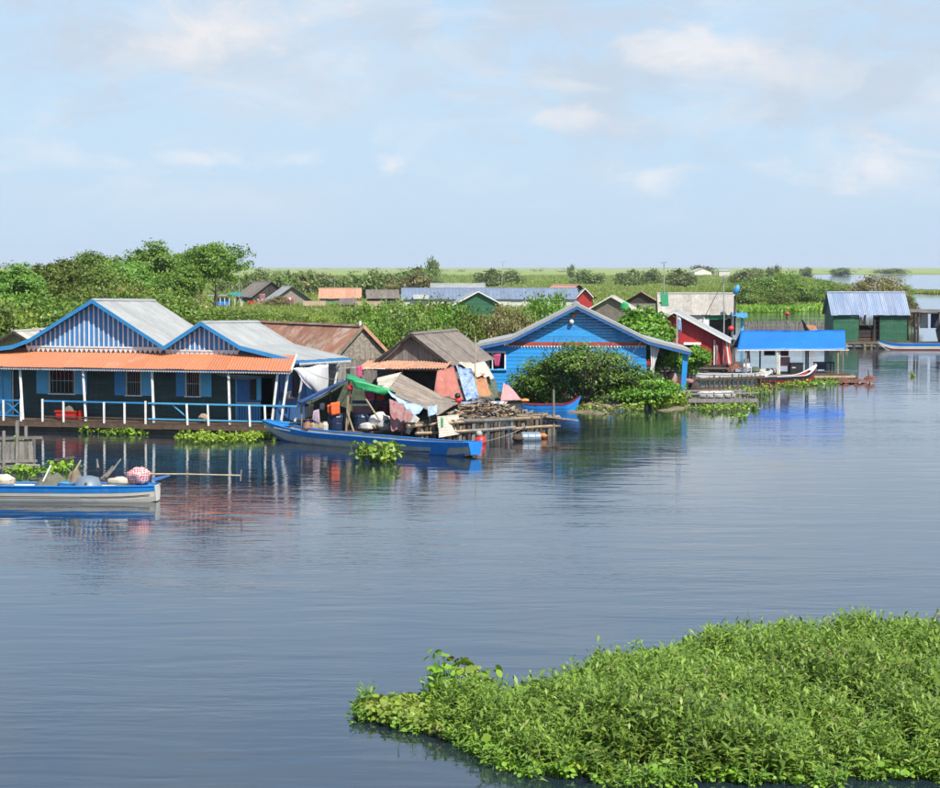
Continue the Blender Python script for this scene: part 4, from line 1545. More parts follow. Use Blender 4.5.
# ================================================================== GREEN HOUSE
def green_house():
    fr = Fr(G(833, 347), G(908, 347))
    L_ = fr.px(907, 330, 0)[0]
    eave = fr.px(870, 313.5, .3)[1] + .08
    ridge = fr.px(870, 292, -2.4)[1]
    h0, h1 = fr.px(858.5, 325, 0)[0], fr.px(880, 325, 0)[0]
    root = eave_hut('house', 'green plank floating house with streaked blue-grey metal roof on the right', fr, L_, .55, eave, ridge, 2.4, wall='green_paint', roof='zinc_blue', holes=((h0, h1, .5, 9),), ends='green_paint', k_sheets=12, nb=14, over=.25, waves=4, amp=.03, back=1)
    fb = Fr(fr.p(0, -4.8, 0), fr.p(L_, -4.8, 0))
    g0, g1 = h0 + .15, h1 + .25
    hboards(root, fb, 0, L_, .55, eave, 0, 6, 'green_paint', holes=((g0, g1, 1.9, 9),), name='back_board')
    for u in (h0, h1, (h0 + h1) * .5 + .5):
        b = MB()
        b.bar(fr.p(u, -.05, .5), fr.p(u, -.05, eave), .12, .1)
        b.build('door_post', 'wood_dark', root)
    for z, m in ((1.0, 'wood_dark'), (1.35, 'wood_dark'), (.75, 'wood_brown')):
        b = MB()
        b.box(fr, h0 + .06, h1 - .06, -.35, -.42, z - .17, z + .15)
        b.build('half_gate_board', m, root)
    b = MB()
    b.bar(fr.p(h0 + .3, -.3, 2.3), fr.p(h1 - .3, -.3, 1.5), .06, .06)
    b.build('brace', 'wood_dark', root)
    for i in range(11):
        b = MB()
        u = -.2 + i * (L_ + .4) / 10
        b.tube([fr.p(u + rng.uniform(-.2, .2), .55, .12), fr.p(u + rng.uniform(-.2, .2), -.5, .3)], rng.uniform(.1, .16), 6)
        b.build('raft_pole', 'bamboo' if i % 3 else 'log_wet', root)
    # red cloth inside, by the back opening
    p = fr.p(h0 + 1.55, -3.6, 3.0)
    # awning frame at its right
    r2 = thing('jetty_shelter', 'dark post-and-beam shelter over the boats right of the green house', 'shelter', fr.p(L_ + 2, -1.5, 0))
    z = fr.px(925, 312, -1)[1]
    roof_strip(r2, [fr.p(L_ + .3, -2.4, z + .25), fr.p(L_ + .3, .2, z)], [fr.p(L_ + 3.6, -2.4, z + .2), fr.p(L_ + 3.6, .2, z + .02)], 4, 'slate_sheet', waves=5, amp=.02)
    for u, n, m in ((.75, .0, 'wood_dark'), (1.05, -.1, 'wood_brown'), (3.3, -.2, 'wood_dark'), (.5, -2.2, 'wood_brown'), (3.4, -2.2, 'wood_dark')):
        b = MB()
        b.tube([fr.p(L_ + u, n, -.3), fr.p(L_ + u - .08, n, z - .02)], .11, 6)
        b.build('post', m, r2)
    b = MB()
    b.bar(fr.p(L_ + .4, .1, z - .1), fr.p(L_ + 3.5, .1, z - .08), .12, .12)
    b.build('beam', 'wood_dark', r2)
    b = MB()
    b.box(fr, L_ - .3, L_ + 4.5, .2, -2.6, .3, .42)
    b.build('jetty_deck', 'wood_brown', r2)
    for i, (u, m) in enumerate(((1.6, 'cloth_white'), (2.6, 'cloth_navy'), (3.5, 'cloth_white'))):
        c = [fr.p(L_ + u, -2.2, z - .1), fr.p(L_ + u + .75, -2.2, z - .1), fr.p(L_ + u + .75, -2.2, z - 1.5), fr.p(L_ + u, -2.2, z - 1.5)]
        tag(cloth('hanging_cloth', m, c, None, 6, 6, ripple=.05, seed=50 + i), ('white sheet hanging nearest the green house under the dark shelter',
            'navy cloth hanging between two white sheets under the dark shelter', 'white sheet hanging at the right end of the dark shelter')[i], 'cloth')
    return fr, L_


FG, LG = green_house()


# ================================================================== BLUE TARP SHELTER
def tarp_shelter():
    fr = Fr(G(738, 381), G(845, 380))
    root = thing('tarp_shelter', 'open floating shelter roofed with a bright blue tarp', 'shelter', fr.p(3.5, -1.5, 0))
    ua, ub = fr.px(737, 348, .1)[0], fr.px(846, 350, .1)[0]
    ze = fr.px(790, 349.5, .1)[1]
    zr = fr.px(790, 330.5, -1.9)[1]
    b = MB()
    ua2, ub2 = fr.px(741, 330, -1.9)[0], fr.px(845, 331, -1.9)[0]

    def fn(a, t):
        u = (ua2 + (ub2 - ua2) * a) * (1 - t) + (ua + (ub - ua) * a) * t
        z = zr + (ze - zr) * t + .015 * math.sin(a * 23) * math.sin(t * 4) + .02 * math.sin(a * 9 + t * 5) - .10 * t * (1 - t)
        z += .012 * math.sin(a * 40 + 3 * t) * (1 - t)
        return fr.p(u, -1.9 + 2.0 * t, z)
    b.grid(fn, 40, 8, th=V((0, 0, -.02)))
    b.build('tarp_roof', 'tarp_blue', root, smooth=True)
    b = MB()

    def fb(a, t):
        u = ua2 + (ub2 - ua2) * a
        return fr.p(u, -1.9 - 1.9 * t, zr - (zr - ze) * t + .03 * math.sin(a * 19))
    b.grid(fb, 20, 5, th=V((0, 0, -.02)))
    b.build('tarp_roof', 'tarp_blue', root, smooth=True)
    b = MB()
    b.bar(fr.p(ua, .12, ze - .03), fr.p(ub + .2, .12, ze - .06), .06, .06)
    b.build('eave_pole', 'white_dirty', root)
    for x, n, m in ((746, 0, 'wood_grey'), (777.5, 0, 'white_dirty'), (779.5, -.1, 'white_dirty'), (838, 0, 'wood_tan'), (806, -3.4, 'wood_grey'), (808, -3.4, 'wood_grey'), (760, -3.4, 'wood_grey'), (843, -3.4, 'wood_grey')):
        u = fr.px(x, 360, n)[0]
        b = MB()
        b.bar(fr.p(u, n, .2), fr.p(u, n, ze - .03), .1, .1)
        b.build('post', m, root)
    b = MB()
    b.box(fr, -1.2, fr.px(850, 375, 0)[0], .1, -3.8, .28, .4)
    b.build('deck', 'wood_brown', root)
    for i in range(7):
        b = MB()
        n = .15 - i * .62
        b.tube([fr.p(-1.3, n, .15), fr.p(3, n, .18), fr.p(fr.px(854, 375, 0)[0], n, .16)], .15, 6)
        b.build('raft_log', 'straw' if i < 2 else 'log_wet', root)
    # washing on the line and clutter
    for i, (x0, x1, y0, y1, m, lab) in enumerate(((764, 775.5, 349, 355.5, 'cloth_black', 'black cloth hanging left of the white posts under the blue tarp'),
                                                  (778.5, 788.5, 349, 356, 'cloth_maroon', 'maroon cloth hanging right of the white posts under the blue tarp'),
                                                  (780, 790, 357, 366, 'cloth_rose', 'rose cloth hanging low under the maroon one below the blue tarp'))):
        c = [fr.q(x0, y0, -.6), fr.q(x1, y0, -.6), fr.q(x1, y1, -.6), fr.q(x0, y1, -.6)]
        tag(cloth('hanging_cloth', m, c, None, 8, 5, ripple=.03, seed=60 + i), lab, 'cloth')
    # dark table
    f2 = Fr(fr.p(fr.px(815, 365, -1.2)[0], -1.2, 0), fr.p(20, -1.2, 0))
    r2 = thing('table', 'dark table standing on the open end of the blue tarp raft', 'table', f2.p(.7, 0, .4))
    w = fr.px(833, 365, -1.2)[0] - fr.px(815, 365, -1.2)[0]
    b = MB()
    b.box(f2, 0, w, -.35, .35, 1.05, 1.12)
    b.build('table_top', 'cloth_black', r2)
    b = MB()
    b.box(f2, .03, w * .55, .3, .33, .65, 1.045)
    b.build('apron', 'cloth_navy', r2)
    for u in (.05, w - .05):
        for n in (-.3, .28):
            b = MB()
            b.bar(f2.p(u, n, .4), f2.p(u, n, 1.045), .07, .07)
            b.build('leg', 'wood_dark', r2)
    # black crate/box with lid
    f3 = Fr(fr.p(fr.px(789, 368, -.6)[0], -.6, 0), fr.p(20, -.6, 0))
    r3 = thing('storage_box', 'dark blue-black storage box beside the hanging rose cloth', 'box', f3.p(.4, 0, .4))
    b = MB()
    b.box(f3, 0, .85, -.3, .3, .42, 1.05)
    b.build('box_body', 'plastic_black', r3)
    b = MB()
    b.box(f3, -.03, .88, -.33, .33, 1.053, 1.12)
    b.build('lid', 'plastic_blue', r3)
    b = MB()
    b.box(f3, .1, .35, .303, .315, .78, .84)
    b.build('handle', 'tv_white', r3)
    # stool and clothes at the left
    f4 = Fr(fr.p(fr.px(744, 372, -.3)[0], -.3, 0), fr.p(20, -.3, 0))
    r4 = thing('chair', 'white plastic chair at the left end of the blue tarp shelter', 'chair', f4.p(.2, 0, .4))
    b = MB()
    b.box(f4, 0, .45, -.22, .22, .82, .87)
    b.build('seat', 'tv_white', r4)
    b = MB()
    b.slab([f4.p(.03, -.2, .9), f4.p(.42, -.2, .9), f4.p(.40, -.28, 1.4), f4.p(.05, -.28, 1.4)], f4.n * .04)
    b.build('backrest', 'tv_white', r4)
    for u in (.03, .42):
        for n in (-.18, .18):
            b = MB()
            b.bar(f4.p(u, n, .4), f4.p(u, n, .82), .045, .045)
            b.build('leg', 'tv_white', r4)
    b = MB()
    c = [fr.q(745.5, 350, -.7), fr.q(749.5, 350, -.7), fr.q(750.5, 363, -.7), fr.q(745, 362, -.7)]
    tag(cloth('hanging_cloth', 'cloth_lilac', c, None, 6, 6, ripple=.06, seed=70), 'greyish pink shirt hanging above the white chair', 'shirt')
    for i, (x, y, m, lab) in enumerate(((755, 367, 'camo', 'dark green bundle on deck right of the white chair'), (761, 369, 'sack', 'pale sack lying nearest the dark green bundle'),
                                        (768, 367, 'cloth_black', 'black bundle below the hanging black cloth'), (772, 368.5, 'sack', 'pale sack beside the black bundle under the tarp'))):
        bundle(fr.p(fr.px(x, y, -.6)[0], -.6, .4), .42, .32, .36 + .1 * (i == 0), m, lab, 80 + i)


def bundle(p, rx, ry, h, m, label, seed, cat='bundle', name='bundle'):
    """A lumpy sack or bundle resting on p."""
    r = random.Random(seed)
    a1, a2, a3 = r.uniform(0, 6), r.uniform(0, 6), r.uniform(0, 6)
    b = MB()

    def fs(a, c):
        th, ph = a * 2 * math.pi, c * math.pi
        k = 1 + .16 * math.sin(3 * th + a1) * math.sin(ph) + .10 * math.sin(5 * th + a2 + 3 * ph) + .08 * math.sin(7 * ph + a3)
        z = h / 2 - h / 2 * k * math.cos(ph)
        return p + V((rx * k * math.cos(th) * math.sin(ph), ry * k * math.sin(th) * math.sin(ph), max(0.0, z)))
    b.grid(fs, 16, 10)
    return tag(b.build(name, m, smooth=True, base=True), label, cat)


tarp_shelter()


# ================================================================== BOATS
def boat(name, label, A, B, beam, depth, rise_a=.35, rise_b=.1, hull='boat_white', band='boat_blue', inner='wood_brown', bf=.45, blunt_a=.12, blunt_b=.45,
         thwarts=4, keel=-.12, rail=None, stripe=None, cat='boat', end=None):
    """Long narrow boat from end A to end B on the water. rise: how far the ends lift; blunt: end width over beam."""
    A, B = V((A.x, A.y, 0)), V((B.x, B.y, 0))
    fr = Fr(A, B)
    Lg = (B - A).length
    root = thing(name, label, cat, fr.p(Lg / 2, 0, 0))
    K = 22

    def half(t):
        w = math.sin(math.pi * min(max(.08 + .84 * t, 0), 1)) ** .55
        ea = blunt_a + (1 - blunt_a) * min(1, t / .28) ** .75
        eb = blunt_b + (1 - blunt_b) * min(1, (1 - t) / .22) ** .8
        return beam / 2 * min(ea, eb)

    def sheer(t):
        return depth + rise_a * max(0, 1 - t / .33) ** 2 + rise_b * max(0, 1 - (1 - t) / .3) ** 2

    def kl(t):
        return keel + (rise_a + depth * .55 - keel) * max(0, 1 - t / .2) ** 2.2 + (rise_b + depth * .25) * max(0, 1 - (1 - t) / .14) ** 2

    def sec(t, f, off=0.0):
        """point on outer side at fraction f of the height (0 keel edge, 1 sheer)"""
        w, z0, z1 = half(t), kl(t), sheer(t)
        ww = w * (.62 + .38 * f ** .7) + off
        return ww, z0 + (z1 - z0) * f
    b = MB()
    vs, fs = [], []
    fr_f = (0, .3, .65, 1)
    ring = 2 * len(fr_f) + 4
    for i in range(K + 1):
        t = i / K
        u = t * Lg
        row = []
        for f in reversed(fr_f):
            w, z = sec(t, f)
            row.append(fr.p(u, w, z))
        for f in fr_f:
            w, z = sec(t, f)
            row.append(fr.p(u, -w, z))
        w, z = sec(t, 1)
        wi = max(.02, w - .05)
        zb = max(kl(t) + .07, z - depth * .75)
        w2, _ = sec(t, .2)
        w2 = max(.015, w2 - .05)
        row += [fr.p(u, -wi, z), fr.p(u, -w2, zb), fr.p(u, w2, zb), fr.p(u, wi, z)]
        vs += row
    for i in range(K):
        for j in range(ring):
            fs.append((i * ring + j, i * ring + (j + 1) % ring, (i + 1) * ring + (j + 1) % ring, (i + 1) * ring + j))
    fs.append(tuple(reversed(range(ring))))
    fs.append(tuple(K * ring + j for j in range(ring)))
    b.add(vs, fs)
    b.build('hull', hull, root, smooth=False)
    for s in (1, -1):
        b = MB()

        def fn(a, c):
            w, z = sec(a, 1 - bf * (1 - c), .012)
            return fr.p(a * Lg, s * w, z + .004)
        b.grid(fn, K, 3, th=fr.n * (-s * .01))
        b.build('side_band', band, root)
        b = MB()

        def fg(a, c):
            w, z = sec(a, 1)
            return fr.p(a * Lg, s * (w + .03 - c * .13), z + .012)
        b.grid(fg, K, 1, th=V((0, 0, -.03)))
        b.build('gunwale', rail or band, root)
        if stripe:
            b = MB()
            f0, f1, t0, t1, sm = stripe

            def fz(a, c):
                t = t0 + (t1 - t0) * a
                w, z = sec(t, f0 + (f1 - f0) * c, .02)
                return fr.p(t * Lg, s * w, z)
            b.grid(fz, K, 1, th=fr.n * (-s * .008))
            b.build('stripe', sm, root)
    # transom and end decks
    for t, off in ((0.0, -.012), (1.0, .012)):
        w, z0, z1 = half(t), kl(t), sheer(t)
        b = MB()
        b.slab([fr.p(t * Lg + off, w + .012, z1), fr.p(t * Lg + off, w * .66, z0), fr.p(t * Lg + off, -w * .66, z0), fr.p(t * Lg + off, -w - .012, z1)], fr.u * (off * 2))
        b.build('transom', end or band, root)
    for t0, t1 in ((.0, .10), (.93, 1.0)):
        b = MB()

        def fd(a, c):
            t = t0 + (t1 - t0) * a
            w, z = sec(t, 1)
            return fr.p(t * Lg, (c * 2 - 1) * max(.02, w - .06), z - .015)
        b.grid(fd, 4, 2, th=V((0, 0, -.03)))
        b.build('end_deck', rail or band, root)
    for i in range(thwarts):
        t = .16 + .68 * (i + .5) / thwarts
        w, z = sec(t, .78)
        b = MB()
        b.box(fr, t * Lg - .12, t * Lg + .12, -(w - .04), w - .04, z - .04, z)
        b.build('thwart', inner, root)
    b = MB()

    def ff(a, c):
        t = .08 + .84 * a
        w, z = sec(t, .25)
        return fr.p(t * Lg, (c * 2 - 1) * max(.02, w - .03), max(.02, kl(t) + .1))
    b.grid(ff, 14, 1, th=V((0, 0, -.03)))
    b.build('floor_board', inner, root)
    return root, fr, Lg, sec


# white and blue boat lower left
A, B = G(-150, 498.5), G(157, 501)
BW, BWF, BWL, _ = boat('boat', 'long white boat with bright blue gunwale in the lower left foreground', V((A.x, A.y, 0)), V((B.x, B.y, 0)), 1.25, .5, .2, .02, 'boat_white', 'boat_blue', bf=.34,
                       blunt_a=.2, blunt_b=.62, thwarts=5, rail='boat_blue', stripe=(.44, .48, .02, .985, 'wood_brown'), end='boat_white')
# central blue boat
A, B = G(266, 439), G(475, 457.5)
BB, BBF, BBL, BSEC = boat('boat', 'long bright blue boat with grey-white sides moored before the tarp tent', V((A.x, A.y, 0)), V((B.x, B.y, 0)), 1.25, .5, .32, .10, 'boat_grey', 'boat_blue', bf=.35,
                       blunt_a=.3, blunt_b=.6, thwarts=5, stripe=(.0, .2, .04, .98, 'blue_door'), inner='boat_blue')
for t0, t1, f0, f1, m in ((.70, .84, .32, .45, 'blue_door'), (.86, .93, .0, 1.0, 'boat_blue')):
    b = MB()
    b.grid(lambda a, c: BBF.p(BBL * (t0 + (t1 - t0) * a - (.03 * (1 - c) if f1 > .9 else 0)), BSEC(t0 + (t1 - t0) * a, f0 + (f1 - f0) * c * (a if f1 < .9 else 1), .03)[0], BSEC(t0 + (t1 - t0) * a, f0 + (f1 - f0) * c * (a if f1 < .9 else 1), .03)[1]), 6, 4, th=-BBF.n * .008)
    b.build('painted_flash', m, BB)
b = MB()
b.grid(lambda a, c: BBF.p(BBL * (.10 + .085 * a), .60 + .012, .56 + .05 * c - .08 * a), 4, 1, th=-BBF.n * .006)
b.build('nameplate', 'white_dirty', BB)
# small blue boat with red prow by the bush
A, B = G(535, 412), G(580, 411.5)
boat('boat', 'small blue boat with red-tipped prow at the foot of the big bush', V((B.x, B.y, 0)), V((A.x - .6, A.y, 0)), .9, .38, .42, .05, 'boat_blue', 'boat_blue', blunt_a=.1, thwarts=2, inner='cloth_pink', rail='boat_red')
# white boat moored at the red house porch
A, B = G(696, 382), G(772, 381.5)
boat('boat', 'long white boat with teal side lying before the red house porch', V((B.x, B.y, 0)), V((A.x, A.y, 0)), 1.1, .5, .2, .05, 'boat_teal', 'white_paint', bf=.45, thwarts=3)
# black and white boat with a red belly
A, B = G(766, 384), G(816, 381)
boat('boat', 'dark boat with white stripe, red belly and raised prow before the blue tarp shelter', V((B.x, B.y, 0)), V((A.x - .5, A.y, 0)), 1.0, .42, .62, .05, 'boat_red', 'boat_dark', bf=.42, thwarts=2, rail='white_paint')
# boats at the green house
A, B = G(878, 350), G(960, 350)
boat('boat', 'white boat with blue top moored in front of the green house', V((A.x, A.y, 0)), V((B.x, B.y, 0)), 1.2, .55, .3, .1, 'boat_white', 'boat_blue', bf=.3, thwarts=3, rail='boat_blue', stripe=(.22, .34, .08, .98, 'boat_red'))
p = FG.p(LG + 3.4, .3, 0)
boat('boat', 'high-prowed dark blue boat with red bottom at the right edge', p, p + V((2.6, 7.5, 0)), 2.3, 1.5, 1.0, .2, 'boat_red', 'boat_dark', bf=.5, thwarts=2, rail='white_paint', blunt_a=.15)
# dark boat nose with a tan cover behind the blue tarp
A, B = G(802, 338), G(826, 338)
boat('boat', 'dark boat with steep prow left of the green house', V((A.x, A.y, 0)), V((B.x + 2.5, B.y, 0)), 1.3, .6, 1.3, .1, 'boat_dark', 'boat_dark', thwarts=1)
tag(cloth('boat_cover', 'tarp_brown', (P(806, 324, 108), P(816, 326, 108.5), P(820, 333, 107), P(810, 331, 107)), None, 8, 5, ripple=.06, seed=90, base=True), 'tan cover over the prow of the dark boat', 'tarp')


# far blue tour boat among the trees
def far_boat():
    A = G(214, 312)
    fr = Fr(V((A.x, A.y, 0)), ang=-.05)
    Lb = fr.px(243, 312, 0)[0]
    root, f, Lg, _ = boat('tour_boat', 'blue and white cabin boat with red hull far behind among the trees', fr.p(0, 0, 0), fr.p(Lb, 0, 0), 2.0, .9, .3, .1, 'boat_red', 'white_paint', thwarts=1, blunt_a=.4)
    b = MB()
    b.box(f, .1 * Lg, .56 * Lg, -.8, .8, .95, 1.75)
    b.build('cabin_wall', 'boat_blue', root)
    for i in range(3):
        b = MB()
        b.box(f, (.12 + .15 * i) * Lg, (.23 + .15 * i) * Lg, .805, .83, 1.75, 2.3)
        b.build('cabin_window', 'interior_shade', root)  # solid dark panels, cabin shade painted in
    for u in (.1, .25, .40, .56, .75, .95):
        for s in (-.8, .8):
            b = MB()
            b.bar(f.p(u * Lg, s, .9), f.p(u * Lg, s, 2.6), .1, .1)
            b.build('cabin_post', 'white_paint', root)
    b = MB()
    b.box(f, -.9, .6 * Lg, -1.1, 1.1, 2.6, 2.72)
    b.build('cabin_roof', 'zinc_blue', root)
    b = MB()
    pk = f.p(.75 * Lg, 0, 3.3)
    cs = [f.p(.5 * Lg, 1.2, 2.74), f.p(1.05 * Lg, 1.2, 2.66), f.p(1.05 * Lg, -1.2, 2.66), f.p(.5 * Lg, -1.2, 2.74)]
    b.add(cs + [pk], [(0, 1, 4), (1, 2, 4), (2, 3, 4), (3, 0, 4), (3, 2, 1, 0)])
    mat('canopy_teal', (0.01, 0.22, 0.19), rough=.7)
    b.build('canopy', 'canopy_teal', root)


far_boat()


# ================================================================== TARP TENT RAFT
def tent_raft():
    fr = Fr(G(345, 441), ang=.06)
    root = thing('tarp_tent', 'ramshackle tent of navy and green tarps on poles behind the blue boat', 'tent', fr.p(0, -1.2, 0))
    zt = .42
    u0, u1 = fr.px(300, 441, 0)[0], fr.px(437, 441, 0)[0]
    for i in range(9):
        b = MB()
        b.box(fr, u0, u1, .25 - i * .36, -.1 - i * .36, zt - .06, zt + rng.uniform(-.015, .01))
        b.build('deck_plank', 'wood_brown', root)
    for i in range(5):
        b = MB()
        b.tube([fr.p(u0 - .2, .15 - i * .75, .17), fr.p(u1 + .2, .15 - i * .75, .19)], .16, 6)
        b.build('float_log', 'log_wet', root)
    ridge = fr.px(347, 378.5, .1)
    lo = fr.px(298, 402.5, .25)
    rt = fr.px(396, 393.5, .3)
    dep = -2.9

    def navy(a, t):
        n = .15 + dep * t
        u = ridge[0] + (lo[0] - ridge[0]) * a
        z = ridge[1] + (lo[1] - ridge[1]) * a - .18 * math.sin(math.pi * a) - .10 * t + .04 * math.sin(7 * a + 5 * t)
        return fr.p(u, n, z)
    b = MB()
    b.grid(navy, 16, 8, th=V((0, 0, -.015)))
    b.build('navy_tarp', 'tarp_navy', root, smooth=True)

    def green(a, t):
        n = .35 + (dep + .6) * t
        u = ridge[0] + (rt[0] - ridge[0]) * a
        z = ridge[1] + .03 + (rt[1] - ridge[1]) * a - .10 * math.sin(math.pi * a) + .05 * math.sin(9 * a + 6 * t) + .10 * t
        return fr.p(u, n, z)
    b = MB()
    b.grid(green, 14, 8, th=V((0, 0, -.015)))
    b.build('green_tarp', 'tarp_green', root, smooth=True)
    # valance of the green tarp hanging in front
    c = [fr.q(351, 379, .4), fr.q(394, 390, .4), fr.q(384.5, 395.5, .42), fr.q(355, 388, .42)]
    cloth('tarp_flap', 'tarp_green', c, root, 12, 4, ripple=.03, seed=3)
    c = [fr.q(296, 402, .2), fr.q(347, 378, .2), fr.q(347, 381, .22), fr.q(300, 404.5, .22)]
    cloth('tarp_hem', 'tarp_navy', c, root, 14, 2, ripple=.015, seed=4)
    for (xa, ya, xb, yb, n, m) in ((349, 380, 346, 434, .05, 'wood_tan'), (351.5, 390, 347, 433, -.1, 'wood_tan'), (347, 412, 354, 434, .12, 'bamboo'), (362, 393, 380, 421, .2, 'bamboo'),
                                   (301, 402, 302, 434, -.2, 'wood_grey'), (376, 385, 376, 434, -.6, 'wood_dark'), (330, 392, 331, 434, -2.2, 'wood_grey'), (392, 392, 392, 434, -1.8, 'wood_dark')):
        a, c = fr.px(xa, ya, n), fr.px(xb, yb, n)
        b = MB()
        b.tube([fr.p(c[0], n, max(zt - .05, c[1])), fr.p(a[0], n, a[1])], .045, 6)
        b.build('tent_pole', m, root)
    # cross beam and shelf in navy
    b = MB()
    b.bar(fr.q(352, 402, -.9), fr.q(398, 402.5, -.9), .08, .14)
    b.build('cross_beam', 'blue_navy', root)
    b = MB()
    c = fr.rect(352.5, 406, 371.5, 418, -1.0)
    b.box(fr, c[0], c[1], -1.0, -1.06, c[2], c[3])
    b.build('back_panel', 'cloth_rose', root)
    b = MB()
    c = fr.rect(330, 385, 400, 434, -2.95)
    b.slab([fr.p(u0 + .4, -2.95, zt), fr.p(u1 - .3, -2.95, zt), fr.p(u1 - .3, -2.95, 1.8), fr.p(rt[0], -2.95, rt[1] + .0), fr.p(ridge[0], -2.95, ridge[1] - .12), fr.p(lo[0] + .3, -2.95, lo[1] - .1)], -fr.n * .03)
    b.build('shade_screen', 'camo', root)  # dark screen added at the back to make the tent's inside read as shaded
    # contents
    for x, m, lab in ((337, 'plastic_blue', 'dark blue plastic drum under the navy tarp, left of the poles'), (362, 'plastic_blue', 'dark blue plastic drum just right of the tent poles')):
        p = fr.p(fr.px(x, 425, -.5)[0], -.5, zt)
        r2 = thing('plastic_drum', lab, 'drum', p)
        b = MB()
        b.lathe(p, [(.36, 0), (.4, .06), (.4, .28), (.415, .3), (.4, .32), (.4, .55), (.415, .57), (.4, .6), (.37, .68)], 16)
        b.build('drum_body', m, r2, smooth=False)
        b = MB()
        b.lathe(p + V((0, 0, .685)), [(.37, 0), (.38, .02), (.1, .04)], 16)
        b.build('lid', m, r2)
    c = [fr.q(330.5, 403, -.1), fr.q(339.5, 401.5, -.1), fr.q(340, 414, -.1), fr.q(331.5, 415.5, -.1)]
    r2 = thing('life_vest', 'bright orange life vest hanging under the navy tarp', 'vest', fr.q(335, 409, -.1))
    cloth('vest_panel', 'cloth_orange', c, r2, 6, 6, ripple=.03, seed=6, th=.06)
    c = [fr.q(327, 405, -.25), fr.q(330, 404.5, -.2), fr.q(330.5, 414, -.2), fr.q(328, 413, -.25)]
    cloth('vest_side', 'cloth_orange', c, r2, 4, 4, ripple=.02, seed=7, th=.05)
    c = [fr.q(304.5, 404, .0), fr.q(313.5, 404, .0), fr.q(313, 418, .0), fr.q(305, 419, .0)]
    tag(cloth('hanging_cloth', 'cloth_black', c, None, 8, 6, ripple=.07, seed=8, th=.04), 'black jacket hanging at the left end of the navy tarp', 'jacket')
    c = [fr.q(313, 411, .1), fr.q(319, 409, .1), fr.q(320.5, 425, .15), fr.q(312.5, 420, .15)]
    tag(cloth('hanging_cloth', 'cloth_lilac', c, None, 8, 6, ripple=.06, seed=9), 'grey-pink cloth hanging right of the black jacket', 'cloth')
    c = [fr.q(320, 403, -.6), fr.q(325, 403, -.6), fr.q(324, 410, -.6), fr.q(320, 410, -.6)]
    tag(cloth('hanging_cloth', 'cloth_white', c, None, 6, 5, ripple=.04, seed=10), 'small white cloth hanging between the lilac cloth and the orange vest', 'cloth')
    b = MB()
    p = fr.q(325, 431, .1)
    b.lathe(V((p.x, p.y, zt)), [(.13, 0), (.14, .3), (.1, .34), (.1, .4)], 10)
    tag(b.build('canister', 'white_dirty', base=True), 'small grey-white canister on the deck by the blue boat', 'canister')
    for i, (x, y, m, w, lab) in enumerate(((308, 427, 'rust', .26, 'rust-brown bundle on the deck below the black jacket'), (317, 428, 'straw', .3, 'tan bundle below the grey-pink cloth'))):
        bundle(fr.p(fr.px(x, y, .0)[0], .0, zt), w, .25, .4, m, lab, 100 + i)
    # white and grey sacks right of poles
    for i, (x, w, h, m, lab) in enumerate(((367, .34, .34, 'sack', 'small grey sack at the foot of the leaning bamboo pole'), (380.5, .46, .75, 'cloth_white', 'large white sack heaped under the green tarp'),
                                           (386, .34, .5, 'sack', 'grey sack wedged right of the large white sack'), (374, .28, .3, 'straw', 'low tan sack left of the large white sack'))):
        bundle(fr.p(fr.px(x, 432, .05 - .2 * (i % 2))[0], .05 - .2 * (i % 2), zt), w, .32, h, m, lab, 110 + i)
    c = [fr.q(364, 391, -.5), fr.q(374.5, 392, -.5), fr.q(374, 400.5, -.5), fr.q(366, 400, -.5)]
    tag(cloth('hanging_cloth', 'cloth_magenta', c, None, 8, 5, ripple=.05, seed=12), 'pink cloth hanging under the green tarp', 'cloth')
    c = [fr.q(376, 395, -.5), fr.q(385, 396, -.5), fr.q(384, 401, -.5), fr.q(377, 401, -.5)]
    tag(cloth('hanging_cloth', 'cloth_red', c, None, 8, 5, ripple=.05, seed=13), 'red cloth hanging right of the pink one under the green tarp', 'cloth')
    c = [fr.q(379, 404, -.7), fr.q(388, 404, -.7), fr.q(389, 424, -.7), fr.q(378, 422, -.7)]
    tag(cloth('hanging_cloth', 'cloth_maroon', c, None, 8, 6, ripple=.06, seed=14), 'dark maroon cloth hanging below the red one', 'cloth')
    # red rag and buoy on the main pole
    bundle(fr.q(350, 391, .2), .12, .1, .26, 'cloth_red', 'red rag tied to the top of the main tent pole', 120, 'rag', 'rag')
    # things hung behind, on the line: black shirt, pink towel
    c = [P(346, 369, 48.5), P(350.5, 368, 48.5), P(350, 378, 48.5), P(346.5, 377, 48.5)]
    tag(cloth('hanging_cloth', 'cloth_black', c, None, 5, 5, ripple=.04, seed=15), 'black shirt on the line above the tent ridge', 'shirt')
    c = [P(356.5, 366, 48.5), P(362.5, 366, 48.5), P(362, 378.5, 48.5), P(357, 378, 48.5)]
    tag(cloth('hanging_cloth', 'cloth_magenta', c, None, 5, 5, ripple=.04, seed=16), 'pink towel on the line above the green tarp', 'towel')
    b = MB()
    b.tube([P(338, 369, 48.5), P(352, 367.5, 48.5), P(385, 369, 48.7)], .014, 5)
    tag(b.build('washing_line', 'metal_pole'), 'thin washing line above the tarp tent', 'line')
    # grey lean-to roof
    r3 = thing('lean_to', 'grey-brown ribbed lean-to roof sloping beside the green tarp', 'shelter', P(425, 436, 46.5) * 1)
    r3.location.z = 0
    WL[r3.name] = V(r3.location)
    near_t, far_t = P(385, 391, 45.9), P(399, 373, 48.9)
    near_e, far_e = P(424, 408, 45.6), P(447, 398.5, 48.3)
    roof_strip(r3, [near_t, near_e], [far_t, far_e], 5, 'thatch_sheet', waves=5, amp=.03)
